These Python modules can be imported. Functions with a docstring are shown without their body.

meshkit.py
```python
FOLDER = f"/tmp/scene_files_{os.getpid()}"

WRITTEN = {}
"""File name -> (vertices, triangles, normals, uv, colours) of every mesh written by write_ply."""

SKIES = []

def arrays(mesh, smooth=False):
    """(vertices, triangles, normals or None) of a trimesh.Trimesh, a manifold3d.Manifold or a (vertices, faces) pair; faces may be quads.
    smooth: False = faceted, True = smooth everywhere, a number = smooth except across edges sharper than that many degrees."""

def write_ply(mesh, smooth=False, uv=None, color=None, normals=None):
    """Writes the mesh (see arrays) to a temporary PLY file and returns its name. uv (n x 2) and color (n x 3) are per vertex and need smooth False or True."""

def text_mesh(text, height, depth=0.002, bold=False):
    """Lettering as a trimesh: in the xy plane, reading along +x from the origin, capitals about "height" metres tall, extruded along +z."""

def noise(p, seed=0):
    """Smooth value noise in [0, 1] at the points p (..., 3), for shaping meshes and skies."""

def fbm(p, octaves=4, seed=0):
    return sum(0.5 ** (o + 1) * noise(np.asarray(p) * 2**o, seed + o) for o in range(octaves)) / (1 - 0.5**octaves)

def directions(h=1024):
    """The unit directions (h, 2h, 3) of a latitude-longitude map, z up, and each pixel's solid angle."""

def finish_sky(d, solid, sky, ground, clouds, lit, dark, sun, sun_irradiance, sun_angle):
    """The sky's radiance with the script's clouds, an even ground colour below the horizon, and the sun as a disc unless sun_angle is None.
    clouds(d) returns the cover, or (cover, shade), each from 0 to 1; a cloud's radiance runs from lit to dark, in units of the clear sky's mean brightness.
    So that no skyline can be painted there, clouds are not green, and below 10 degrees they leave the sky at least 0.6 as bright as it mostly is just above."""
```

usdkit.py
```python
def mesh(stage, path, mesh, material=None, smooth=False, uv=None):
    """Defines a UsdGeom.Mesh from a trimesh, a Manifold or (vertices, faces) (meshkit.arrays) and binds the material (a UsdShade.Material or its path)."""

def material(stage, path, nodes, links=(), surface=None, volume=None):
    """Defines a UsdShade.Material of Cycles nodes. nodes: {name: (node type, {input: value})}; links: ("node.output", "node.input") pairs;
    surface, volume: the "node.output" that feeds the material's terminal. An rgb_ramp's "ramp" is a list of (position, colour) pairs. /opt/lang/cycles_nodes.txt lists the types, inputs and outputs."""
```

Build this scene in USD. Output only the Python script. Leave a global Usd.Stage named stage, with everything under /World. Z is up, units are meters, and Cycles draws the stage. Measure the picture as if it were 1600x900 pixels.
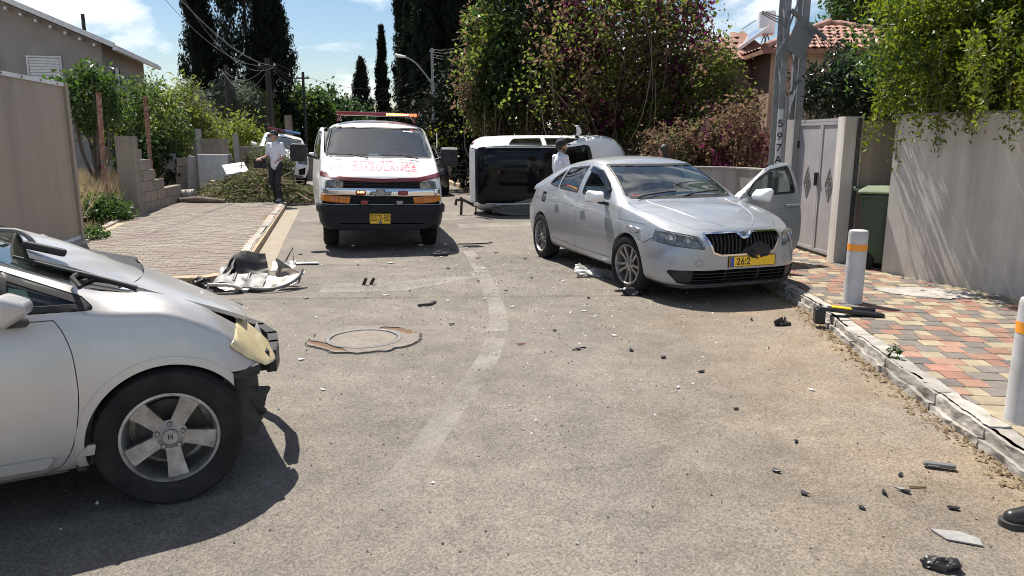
import math, numpy as np, trimesh, shapely, meshkit, usdkit
import manifold3d as mf
from shapely.geometry import Polygon, LineString, Point
from scipy.interpolate import PchipInterpolator
from pxr import Usd, UsdGeom, UsdLux, UsdShade, Gf, Sdf, Vt

stage = Usd.Stage.CreateInMemory()
UsdGeom.SetStageUpAxis(stage, UsdGeom.Tokens.z)
UsdGeom.SetStageMetersPerUnit(stage, 1.0)
stage.SetDefaultPrim(UsdGeom.Xform.Define(stage, '/World').GetPrim())
UsdGeom.Scope.Define(stage, '/World/Looks')
PI = math.pi

# ---------------------------------------------------------------- camera, sky, sun
cam = UsdGeom.Camera.Define(stage, '/World/camera')
cam.CreateHorizontalApertureAttr(36.0)
cam.CreateVerticalApertureAttr(20.25)
cam.CreateFocalLengthAttr(36.0 * 1156 / 1600)
cam.CreateClippingRangeAttr(Gf.Vec2f(0.05, 1000))
cam.AddTranslateOp().Set(Gf.Vec3d(0, 0, 1.67))
cam.AddRotateXOp().Set(90 - 11.35)
cam.CreateExposureAttr(EXPO := 0.88)
SUN = np.array([-0.30, 0.47, 1.0]); SUN /= np.linalg.norm(SUN)
ELEV, ROT = math.asin(SUN[2]), math.atan2(SUN[0], SUN[1])
usdkit.material(stage, '/World/Looks/sky', {
    'tc': ('texture_coordinate', {}),
    'sky': ('sky_texture', {'sky_type': 'single_scattering', 'sun_disc': False, 'sun_elevation': ELEV, 'sun_rotation': ROT, 'air_density': 1.0, 'aerosol_density': 1.0, 'ozone_density': 1.0}),
    'map': ('mapping', {'scale': (3.6, 3.6, 9.5), 'location': (0.35, 0.3, 0.62)}),
    'n': ('noise_texture', {'scale': 1.25, 'detail': 7, 'roughness': 0.56, 'distortion': 0.25}),
    'r': ('rgb_ramp', {'ramp': [(0, (0, 0, 0)), (0.51, (0, 0, 0)), (0.61, (0.7, 0.7, 0.7)), (0.72, (1, 1, 1)), (1, (1, 1, 1))]}),
    'hs': ('hsv', {'saturation': 1.25}), 'mix': ('mix_color', {'b': (11.5, 11.6, 11.8)}),
    'bg': ('background_shader', {'strength': 0.064}),
}, [('tc.generated', 'map.vector'), ('map.vector', 'n.vector'), ('n.fac', 'r.fac'), ('r.color', 'mix.fac'), ('sky.color', 'hs.color'), ('hs.color', 'mix.a'), ('mix.result', 'bg.color')], surface='bg.background')
dome = UsdLux.DomeLight.Define(stage, '/World/sky')
dome.CreateIntensityAttr(1.0)
UsdShade.MaterialBindingAPI.Apply(dome.GetPrim()).Bind(UsdShade.Material.Get(stage, '/World/Looks/sky'))
dome.GetPrim().SetCustomDataByKey('kind', 'structure')
dome.GetPrim().SetCustomDataByKey('label', 'bright blue sky with thin white clouds')
sun = UsdLux.DistantLight.Define(stage, '/World/sun')
sun.CreateIntensityAttr(1.25); sun.CreateNormalizeAttr(True) if hasattr(sun, 'CreateNormalizeAttr') else None
sun.CreateAngleAttr(0.5); sun.CreateColorAttr(Gf.Vec3f(1.0, 0.94, 0.85))
sun.AddRotateZOp().Set(math.degrees(math.atan2(SUN[1], SUN[0])) + 90)
sun.AddRotateXOp().Set(90 - math.degrees(ELEV))

# ---------------------------------------------------------------- helpers: prims
_used = {}
def numbered(parent, name):
    k = (parent, name); n = _used.get(k, 0); _used[k] = n + 1
    return f'{parent}/{name}' if n == 0 else f'{parent}/{name}_{n:03d}'

SKIN = [None]
def skin(name, mesh, m, parent):
    """a piece of car body: outer faces take the loft's smooth normals, cut faces stay flat"""
    kd, kn = SKIN[0].normals(); t = tm(mesh); v, f = np.array(t.vertices), np.array(t.faces)
    fn = np.cross(v[f[:, 1]] - v[f[:, 0]], v[f[:, 2]] - v[f[:, 0]]); A = np.linalg.norm(fn, axis=1); keep = A > 1e-10; f, fn = f[keep], fn[keep] / A[keep, None]
    d, i = kd.query(v, 4); w = 1 / (d + 1e-4) ** 2; ln = (kn[i] * w[..., None]).sum(1); ln /= np.linalg.norm(ln, axis=1, keepdims=True) + 1e-9
    fl = ln[f].mean(1); fl /= np.linalg.norm(fl, axis=1, keepdims=True) + 1e-9
    outer = ((fl * fn).sum(1) > .55) & (d[f, 0].max(1) < .06)
    N = np.where(outer[:, None, None], ln[f], fn[:, None]).reshape(-1, 3)
    o = usdkit.mesh(stage, numbered(str(parent.GetPath()), name), (v[f].reshape(-1, 3), np.arange(len(f) * 3).reshape(-1, 3)), MAT[m], False)
    o.CreateNormalsAttr(Vt.Vec3fArray.FromNumpy(N.astype(np.float32))); o.SetNormalsInterpolation('vertex')
    return o.GetPrim()

def tag(o, label=None, cat=None, group=None, kind=None):
    p = o.GetPrim() if hasattr(o, 'GetPrim') else o
    for k, v in (('label', label), ('category', cat), ('group', group), ('kind', kind)):
        if v: p.SetCustomDataByKey(k, v)
    return p

def thing(name, label, cat, loc=(0, 0, 0), rz=0.0, group=None, rot=None, kind=None):
    x = UsdGeom.Xform.Define(stage, numbered('/World', name))
    x.AddTranslateOp().Set(Gf.Vec3d(*map(float, loc)))
    x.AddRotateZOp().Set(float(rz))
    if rot is not None: x.AddRotateXYZOp().Set(Gf.Vec3f(*rot))
    return tag(x, label, cat, group, kind)

def empty(parent, name, loc=(0, 0, 0), rz=0.0, rot=None, label=None):
    x = UsdGeom.Xform.Define(stage, numbered(str(parent.GetPath()), name))
    x.AddTranslateOp().Set(Gf.Vec3d(*map(float, loc))); x.AddRotateZOp().Set(float(rz))
    if rot is not None: x.AddRotateXYZOp().Set(Gf.Vec3f(*rot))
    return tag(x, label)

def obj(name, mesh, m, parent=None, smooth=30, label=None, cat=None, group=None, kind=None):
    if isinstance(mesh, list): mesh = cat_(mesh)
    base = str(parent.GetPath()) if parent is not None else '/World'
    o = usdkit.mesh(stage, numbered(base, name), mesh, MAT[m] if isinstance(m, str) else m, smooth)
    return tag(o, label, cat, group, kind)

def copy_of(src, name, loc, rz=0.0, label=None, group=None, scale=None):
    was = src.GetCustomData()
    x = UsdGeom.Xform.Define(stage, numbered('/World', name))
    x.GetPrim().GetReferences().AddInternalReference(src.GetPath()); x.GetPrim().SetInstanceable(True)
    x.ClearXformOpOrder()
    x.AddTranslateOp().Set(Gf.Vec3d(*map(float, loc))); x.AddRotateZOp().Set(float(rz))
    return tag(x, label or was.get('label'), was.get('category'), group or was.get('group'))

# ---------------------------------------------------------------- helpers: meshes
def tm(x):
    if isinstance(x, trimesh.Trimesh): return x
    v, f, _ = meshkit.arrays(x); return trimesh.Trimesh(v, f, process=False)
def cat_(ms): return trimesh.util.concatenate([tm(m) for m in ms])
def T(m, d=(0, 0, 0), r=(0, 0, 0), s=None):
    if isinstance(m, list): m = cat_(m)
    m = tm(m).copy()
    if s is not None: m.apply_scale(s)
    M = trimesh.transformations.euler_matrix(*[math.radians(a) for a in r], 'sxyz'); M[:3, 3] = d
    m.apply_transform(M); return m
def box(x0, x1, y0, y1, z0, z1):
    return trimesh.creation.box(bounds=[[min(x0, x1), min(y0, y1), min(z0, z1)], [max(x0, x1), max(y0, y1), max(z0, z1)]])
def rbox(x0, x1, y0, y1, z0, z1, r=0.02, seg=8):
    c = [mf.Manifold.sphere(r, seg).translate((x, y, z)) for x in (x0 + r, x1 - r) for y in (y0 + r, y1 - r) for z in (z0 + r, z1 - r)]
    return tm(mf.Manifold.batch_hull(c))
def mbox(x0, x1, y0, y1, z0, z1): return mf.Manifold.cube((x1 - x0, y1 - y0, z1 - z0)).translate((x0, y0, z0))
def tube(pts, r, n=8, cap=True):
    pts = np.asarray(pts, float); N = len(pts); r = np.broadcast_to(r, (N,))
    d = np.gradient(pts, axis=0); d /= np.linalg.norm(d, axis=1, keepdims=True) + 1e-12
    ref = np.array([0, 0, 1.0]) if abs(d[:, 2]).mean() < 0.9 else np.array([1.0, 0, 0])
    a = np.cross(d, ref); a /= np.linalg.norm(a, axis=1, keepdims=True) + 1e-12; b = np.cross(d, a)
    t = np.arange(n) / n * 2 * PI
    V = (pts[:, None] + r[:, None, None] * (np.cos(t)[None, :, None] * a[:, None] + np.sin(t)[None, :, None] * b[:, None])).reshape(-1, 3)
    i = np.arange(N - 1)[:, None] * n; j = np.arange(n)[None]; k = (j + 1) % n
    q = np.stack([i + j, i + n + j, i + n + k, i + k], -1).reshape(-1, 4)
    F = np.vstack([q[:, [0, 1, 2]], q[:, [0, 2, 3]]])
    if cap:
        V = np.vstack([V, pts[:1], pts[-1:]]); c0, c1 = N * n, N * n + 1; e = (N - 1) * n; jj = np.arange(n); kk = (jj + 1) % n
        F = np.vstack([F, np.stack([np.full(n, c0), jj, kk], 1), np.stack([np.full(n, c1), e + kk, e + jj], 1)])
    return trimesh.Trimesh(V, F, process=False)
def spline(pts, n):
    pts = np.asarray(pts, float); t = np.r_[0, np.cumsum(np.linalg.norm(np.diff(pts, axis=0), axis=1))]
    return PchipInterpolator(t, pts)(np.linspace(0, t[-1], n))
def lathe(prof, n=48):   # (r, z) profile, about z
    return trimesh.creation.revolve(np.asarray(prof, float), sections=n)
def prism(poly, h0, h1, axis='z'):
    """shapely polygon (or points) -> Manifold; axis z: (x, y), axis y: (x, z), axis x: (y, z)"""
    if not hasattr(poly, 'exterior') and not hasattr(poly, 'geoms'): poly = Polygon(poly)
    out = []
    for g in getattr(poly, 'geoms', [poly]):
        g = shapely.geometry.polygon.orient(g)
        rings = [np.array(g.exterior.coords)[:-1]] + [np.array(i.coords)[:-1] for i in g.interiors]
        out.append(mf.CrossSection(rings, mf.FillRule.EvenOdd).extrude(h1 - h0).translate((0, 0, h0)))
    m = out[0]
    for o in out[1:]: m = m + o
    if axis == 'z': return m
    A = np.array([[1, 0, 0, 0], [0, 0, 1, 0], [0, 1, 0, 0]], float) if axis == 'y' else np.array([[0, 0, 1, 0], [1, 0, 0, 0], [0, 1, 0, 0]], float)
    return m.transform(A)
def rp(pts, r=0.03):
    p = Polygon(pts).buffer(0); return p.buffer(-r).buffer(2 * r, quad_segs=6).buffer(-r, quad_segs=6)
def text(s, h, depth=0.003, bold=True): return meshkit.text_mesh(s, h, depth, bold)
def place(m, o, ux, uy):    # lays a flat mesh (xy plane) at o with axes ux, uy
    ux, uy = (np.asarray(a, float) / np.linalg.norm(a) for a in (ux, uy)); uz = np.cross(ux, uy)
    M = np.eye(4); M[:3, 0], M[:3, 1], M[:3, 2], M[:3, 3] = ux, uy, uz, o
    m = tm(m).copy(); m.apply_transform(M); return m
def warp_noise(m, amp, scale, seed=0):
    m = tm(m).copy(); v = np.array(m.vertices)
    for k in range(3): v[:, k] += amp * 2 * (meshkit.fbm(m.vertices / scale, 3, seed + 17 * k) - 0.5)
    m.vertices = v; return m

# ---------------------------------------------------------------- materials
MAT = {}
def pbr(name, c, c2=None, scale=8.0, rough=0.6, metal=0.0, bump=0.0, bscale=None, spec=0.5, coat=0.0, detail=5, per_island=False, stretch=(1, 1, 1), dist=0.01, rnd=0.0, rrange=0.0, streak=0.0):
    nodes = {'tc': ('texture_coordinate', {}), 'mp': ('mapping', {'scale': stretch}),
             'p': ('principled_bsdf', {'base_color': c, 'roughness': rough, 'metallic': metal, 'specular_ior_level': spec, 'coat_weight': coat, 'coat_roughness': 0.06})}
    links = [('tc.object', 'mp.vector')]
    if c2 is not None:
        nodes['n'] = ('noise_texture', {'scale': scale, 'detail': detail, 'roughness': 0.6})
        links.append(('mp.vector', 'n.vector'))
        nodes['r'] = ('rgb_ramp', {'ramp': [(0.0, c), (0.36, c), (0.64, c2), (1.0, c2)]})
        links += [('n.fac', 'r.fac')]
        src = 'r.color'
        if rnd:
            nodes['g'] = ('geometry', {}); nodes['mr'] = ('map_range', {'to_min': 1 - rnd, 'to_max': 1 + rnd})
            nodes['mx'] = ('mix_color', {'blend_type': 'multiply', 'fac': 1.0, 'use_clamp': False})
            links += [('g.random_per_island' if per_island else 'oi.random', 'mr.value'), ('r.color', 'mx.a'), ('mr.result', 'mx.b')]
            if not per_island: nodes['oi'] = ('object_info', {})
            src = 'mx.result'
        if streak:
            nodes['sm'] = ('mapping', {'scale': (4.0, 4.0, 0.22)}); nodes['sn'] = ('noise_texture', {'scale': 1.3, 'detail': 8, 'roughness': 0.62})
            nodes['sr'] = ('map_range', {'from_min': 0.36, 'from_max': 0.66, 'to_min': 1 - streak, 'to_max': 1.0 + .3 * streak, 'clamp': True}); nodes['smx'] = ('mix_color', {'blend_type': 'multiply', 'fac': 1.0, 'use_clamp': False})
            links += [('tc.object', 'sm.vector'), ('sm.vector', 'sn.vector'), ('sn.fac', 'sr.value'), (src, 'smx.a'), ('sr.result', 'smx.b')]; src = 'smx.result'
        links.append((src, 'p.base_color'))
        if rrange:
            nodes['rr'] = ('map_range', {'from_min': 0.3, 'from_max': 0.7, 'to_min': rough - rrange, 'to_max': rough + rrange})
            links += [('n.fac', 'rr.value'), ('rr.result', 'p.roughness')]
    if bump:
        nodes['bn'] = ('noise_texture', {'scale': bscale or scale * 4, 'detail': 6, 'roughness': 0.65})
        nodes['b'] = ('bump', {'strength': bump, 'distance': dist})
        links += [('mp.vector', 'bn.vector'), ('bn.fac', 'b.height'), ('b.normal', 'p.normal')]
    MAT[name] = usdkit.material(stage, f'/World/Looks/{name}', nodes, links, surface='p.BSDF')

def leafmat(name, ramp, rough=0.45, trans=0.35, spec=0.4):
    MAT[name] = usdkit.material(stage, f'/World/Looks/{name}', {
        'g': ('geometry', {}), 'r': ('rgb_ramp', {'ramp': ramp}),
        'p': ('principled_bsdf', {'roughness': rough, 'specular_ior_level': spec}),
        'h': ('hsv', {'saturation': 1.08, 'value': 2.7}),
        't': ('translucent_bsdf', {}), 'm': ('mix_closure', {'fac': trans})},
        [('g.random_per_island', 'r.fac'), ('r.color', 'p.base_color'), ('r.color', 'h.color'), ('h.color', 't.color'), ('p.BSDF', 'm.closure1'), ('t.BSDF', 'm.closure2')], surface='m.closure')

def paint(name, c, metal, rough, dirt=(0.30, 0.25, 0.19), amount=0.35):
    MAT[name] = usdkit.material(stage, f'/World/Looks/{name}', {
        'tc': ('texture_coordinate', {}), 'n': ('noise_texture', {'scale': 3.0, 'detail': 8, 'roughness': 0.68}),
        'n2': ('noise_texture', {'scale': 900.0, 'detail': 1}),
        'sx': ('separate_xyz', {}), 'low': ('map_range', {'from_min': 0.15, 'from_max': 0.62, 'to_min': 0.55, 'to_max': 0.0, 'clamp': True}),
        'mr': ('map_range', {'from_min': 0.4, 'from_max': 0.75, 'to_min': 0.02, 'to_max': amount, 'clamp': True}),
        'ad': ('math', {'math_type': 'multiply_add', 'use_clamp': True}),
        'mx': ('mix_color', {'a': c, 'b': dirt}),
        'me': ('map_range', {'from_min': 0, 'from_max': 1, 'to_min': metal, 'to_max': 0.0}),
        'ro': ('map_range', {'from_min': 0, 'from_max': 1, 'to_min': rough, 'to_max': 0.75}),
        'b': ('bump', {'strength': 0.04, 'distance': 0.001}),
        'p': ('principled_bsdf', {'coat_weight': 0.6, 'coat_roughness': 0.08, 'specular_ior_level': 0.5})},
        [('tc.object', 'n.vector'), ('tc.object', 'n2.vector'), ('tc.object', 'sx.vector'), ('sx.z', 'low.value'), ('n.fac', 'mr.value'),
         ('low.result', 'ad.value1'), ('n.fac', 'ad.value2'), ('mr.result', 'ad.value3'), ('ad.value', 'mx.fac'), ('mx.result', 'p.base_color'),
         ('ad.value', 'me.value'), ('me.result', 'p.metallic'), ('ad.value', 'ro.value'), ('ro.result', 'p.roughness'), ('n2.fac', 'b.height'), ('b.normal', 'p.normal')], surface='p.BSDF')

def glass(name, tint, ior=1.5, rough=0.0, dust=0.0):
    MAT[name] = usdkit.material(stage, f'/World/Looks/{name}', {
        'tc': ('texture_coordinate', {}), 'n': ('noise_texture', {'scale': 6.0, 'detail': 8, 'roughness': 0.7}),
        'mr': ('map_range', {'from_min': 0.35, 'from_max': 0.75, 'to_min': dust * 0.4, 'to_max': dust, 'clamp': True}),
        'f': ('fresnel', {'IOR': ior}), 't': ('transparent_bsdf', {'color': tint}), 'g': ('glossy_bsdf', {'color': (1, 1, 1), 'roughness': rough}),
        'd': ('diffuse_bsdf', {'color': (0.45, 0.42, 0.36)}),
        'm0': ('mix_closure', {}), 'm': ('mix_closure', {}), 'ge': ('geometry', {}), 'iv': ('math', {'math_type': 'subtract', 'value1': 1.0}), 'mu': ('math', {'math_type': 'multiply'})},
        [('tc.object', 'n.vector'), ('n.fac', 'mr.value'), ('mr.result', 'm0.fac'), ('t.BSDF', 'm0.closure1'), ('d.BSDF', 'm0.closure2'),
         ('ge.backfacing', 'iv.value2'), ('iv.value', 'mu.value1'), ('f.fac', 'mu.value2'), ('mu.value', 'm.fac'), ('m0.closure', 'm.closure1'), ('g.BSDF', 'm.closure2')], surface='m.closure')

pbr('bark', (0.10, 0.075, 0.055), (0.16, 0.125, 0.10), 5, rough=.95, bump=.6, bscale=25, dist=.02, stretch=(1, 1, .3))
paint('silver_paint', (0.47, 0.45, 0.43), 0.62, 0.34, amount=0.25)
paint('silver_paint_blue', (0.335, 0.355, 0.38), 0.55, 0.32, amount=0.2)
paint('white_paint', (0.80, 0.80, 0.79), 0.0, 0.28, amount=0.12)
paint('black_paint', (0.012, 0.012, 0.014), 0.0, 0.12, amount=0.06)
pbr('black_plastic', (0.018, 0.018, 0.019), (0.035, 0.034, 0.032), 12, rough=0.5, bump=0.1, bscale=300, dist=0.001, spec=0.25)
pbr('bumper_plastic', (0.009, 0.010, 0.013), (0.016, 0.017, 0.021), 4, rough=0.45, bump=0.05, bscale=400, dist=0.001, spec=0.2)
pbr('grey_plastic', (0.10, 0.10, 0.10), (0.15, 0.145, 0.14), 9, rough=0.55)
pbr('rubber', (0.010, 0.010, 0.010), (0.024, 0.022, 0.02), 7, rough=0.8, bump=0.1, bscale=60, dist=0.003, spec=0.2)
pbr('alloy', (0.40, 0.39, 0.38), (0.24, 0.215, 0.19), 14, rough=0.42, metal=0.75, rrange=0.1)
pbr('dark_alloy', (0.05, 0.048, 0.045), (0.10, 0.09, 0.08), 14, rough=0.55, metal=0.4)
pbr('chrome', (0.80, 0.80, 0.80), rough=0.12, metal=1.0)
pbr('dull_metal', (0.20, 0.19, 0.18), (0.10, 0.09, 0.08), 10, rough=0.5, metal=0.7)
pbr('headlight_inner', (0.34, 0.34, 0.35), (0.14, 0.14, 0.15), 9, rough=0.25, metal=0.8)
pbr('yellowed_lens', (0.62, 0.53, 0.30), (0.50, 0.42, 0.25), 9, rough=0.25, coat=0.5)
pbr('amber_lens', (0.62, 0.20, 0.012), (0.42, 0.11, 0.01), 40, rough=0.2, coat=0.6, stretch=(1, 1, 0.15))
pbr('red_lens', (0.20, 0.006, 0.008), rough=0.15, coat=0.8)
pbr('blue_lens', (0.10, 0.22, 0.55), rough=0.15, coat=0.8)
pbr('cabin_fabric', (0.045, 0.045, 0.048), (0.07, 0.07, 0.072), 20, rough=0.9)
pbr('dash_plastic', (0.06, 0.06, 0.062), (0.08, 0.08, 0.08), 10, rough=0.7)
pbr('light_dash', (0.32, 0.33, 0.31), (0.40, 0.40, 0.38), 10, rough=0.7)
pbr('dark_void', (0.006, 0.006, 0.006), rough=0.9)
pbr('plate_yellow', (0.80, 0.50, 0.015), (0.74, 0.45, 0.02), 20, rough=0.4)
pbr('plate_blue', (0.03, 0.07, 0.30), rough=0.4)
pbr('ink_black', (0.015, 0.015, 0.015), rough=0.5)
pbr('ink_red', (0.50, 0.02, 0.03), rough=0.4)
pbr('faded_red', (0.62, 0.17, 0.20), (0.55, 0.12, 0.15), 10, rough=0.4)
pbr('stripe_red', (0.10, 0.002, 0.008), (0.09, 0.002, 0.007), 10, rough=0.3, coat=0.4)
pbr('panel_dark', (0.005, 0.005, 0.006), rough=0.05, spec=0.22)
glass('window_glass', (0.55, 0.62, 0.62), dust=0.02)
glass('tinted_glass', (0.22, 0.25, 0.26), dust=0.01)
glass('windscreen_glass', (0.62, 0.76, 0.72), ior=2.0, dust=0.03)
glass('lens_glass', (0.9, 0.9, 0.9), dust=0.05)
def emit(name, c, s):
    MAT[name] = usdkit.material(stage, f'/World/Looks/{name}', {'e': ('emission', {'color': c, 'strength': s})}, [], surface='e.emission')
emit('lit_red', (1.0, 0.10, 0.03), 3.0); emit('lit_amber', (1.0, 0.40, 0.10), 5.0)

# ---------------------------------------------------------------- car bodies
class Body:
    """A closed body lofted along x from profiles; inset(t) gives the same body shrunk by t."""
    KEYS = ('zl', 'wl', 'zm', 'wm', 'zb', 'wb', 'zr', 'wr', 'zc')
    def __init__(s, keys, n=120, crown=2.3, soft=2):
        s.f = {k: PchipInterpolator(*np.array(sorted(keys[k])).T) for k in s.KEYS}
        s.x0 = max(min(p[0] for p in keys[k]) for k in s.KEYS); s.x1 = min(max(p[0] for p in keys[k]) for k in s.KEYS)
        e = np.array([0, .004, .012, .025, .045, .07, .10, .14, .19, .25])
        s.xs = np.unique(np.r_[np.linspace(s.x0 + .25, s.x1 - .25, n), s.x0 + e, s.x1 - e]); s.crown, s.soft = crown, soft
        s.cache = {}
    def half(s, x, t):
        g = {k: float(s.f[k](x)) for k in s.KEYS}
        wl, wm, wb, wr = (max(g[k] - t, 0.03) for k in ('wl', 'wm', 'wb', 'wr')); zl, zc = g['zl'] + t, g['zc'] - t
        zr, zb, zm = min(g['zr'] - .8 * t, zc - .004), g['zb'] - .15 * t, g['zm']
        zb = min(zb, zr - .004); zm = min(max(zm, zl + .05), zb - .02)
        a = np.stack([np.linspace(0, wl - .05, 5), np.full(5, zl)], 1)
        z = np.linspace(zl + .03, zb, 13)
        L = lambda p, q, r: ((z - q[0]) * (z - r[0])) / ((p[0] - q[0]) * (p[0] - r[0])) * p[1]
        A, B, C = (zl + .03, wl), (zm, wm), (zb, wb)
        y = L(A, B, C) + L(B, A, C) + L(C, A, B)
        b = np.stack([np.clip(y, .03, max(wl, wm, wb) + .03), z], 1)
        u = np.linspace(0, 1, 10)[1:]
        c = np.stack([wb + (wr - wb) * u + .035 * np.sin(PI * u) * min(1, max(0, (zr - zb) / .35)), zb + (zr - zb) * u], 1)
        v = 1 - (1 - np.linspace(0, 1, 18)[1:]) ** 1.25
        d = np.stack([wr * (1 - v), zr + (zc - zr) * (1 - (1 - v) ** s.crown)], 1)
        P = np.vstack([a, b, c, d])
        for _ in range(s.soft):
            Q = P.copy(); Q[1:-1] = .25 * P[:-2] + .5 * P[1:-1] + .25 * P[2:]; P = Q
        P[0, 0] = P[-1, 0] = 0
        return P
    def grid(s, t=0.0):
        span = s.x1 - s.x0; xs = s.xs; xo = s.x0 + t + (xs - s.x0) * (span - 2 * t) / span
        return xo, np.stack([s.half(x, t) for x in xs])
    def loft(s, t=0.0):
        if t in s.cache: return s.cache[t]
        xo, H = s.grid(t); n, N = H.shape[:2]
        ring = np.concatenate([H, (H * [-1, 1])[:, -2:0:-1]], 1); R = ring.shape[1]
        V = np.concatenate([np.repeat(xo, R)[:, None], ring.reshape(-1, 2)], 1)
        i = np.arange(n - 1)[:, None] * R; j = np.arange(R)[None]; k = (j + 1) % R
        q = np.stack([i + j, i + k, i + R + k, i + R + j], -1).reshape(-1, 4)
        F = [q[:, [0, 1, 2]], q[:, [0, 2, 3]]]
        c0, c1 = len(V), len(V) + 1; V = np.vstack([V, [[xo[0], 0, ring[0, :, 1].mean()], [xo[-1], 0, ring[-1, :, 1].mean()]]])
        jj = np.arange(R); kk = (jj + 1) % R; e = (n - 1) * R
        F += [np.stack([np.full(R, c0), kk, jj], 1), np.stack([np.full(R, c1), e + jj, e + kk], 1)]
        F = np.vstack(F)
        m = trimesh.Trimesh(V, F, process=False)
        if m.volume < 0: F = F[:, ::-1]
        M = mf.Manifold(mf.Mesh(V.astype(np.float32), F.astype(np.uint32)))
        assert M.status() == mf.Error.NoError, M.status()
        s.cache[t] = M; return M
    def normals(s):
        if not hasattr(s, 'kd'):
            from scipy.spatial import cKDTree
            v, f, n = meshkit.arrays(s.loft(0), True); s.kd, s.kn = cKDTree(v), n
        return s.kd, s.kn
    def top(s, x, y):      # height of the upper surface at (x, y)
        P = s.half(float(x), 0); k = np.argmax(P[:, 0]); Q = P[k:][::-1]
        return float(np.interp(abs(y), Q[:, 0], Q[:, 1]))

def mirror_y(m): return m.mirror((0, 1, 0))
def both(f): return [f(1), f(-1)]

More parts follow.
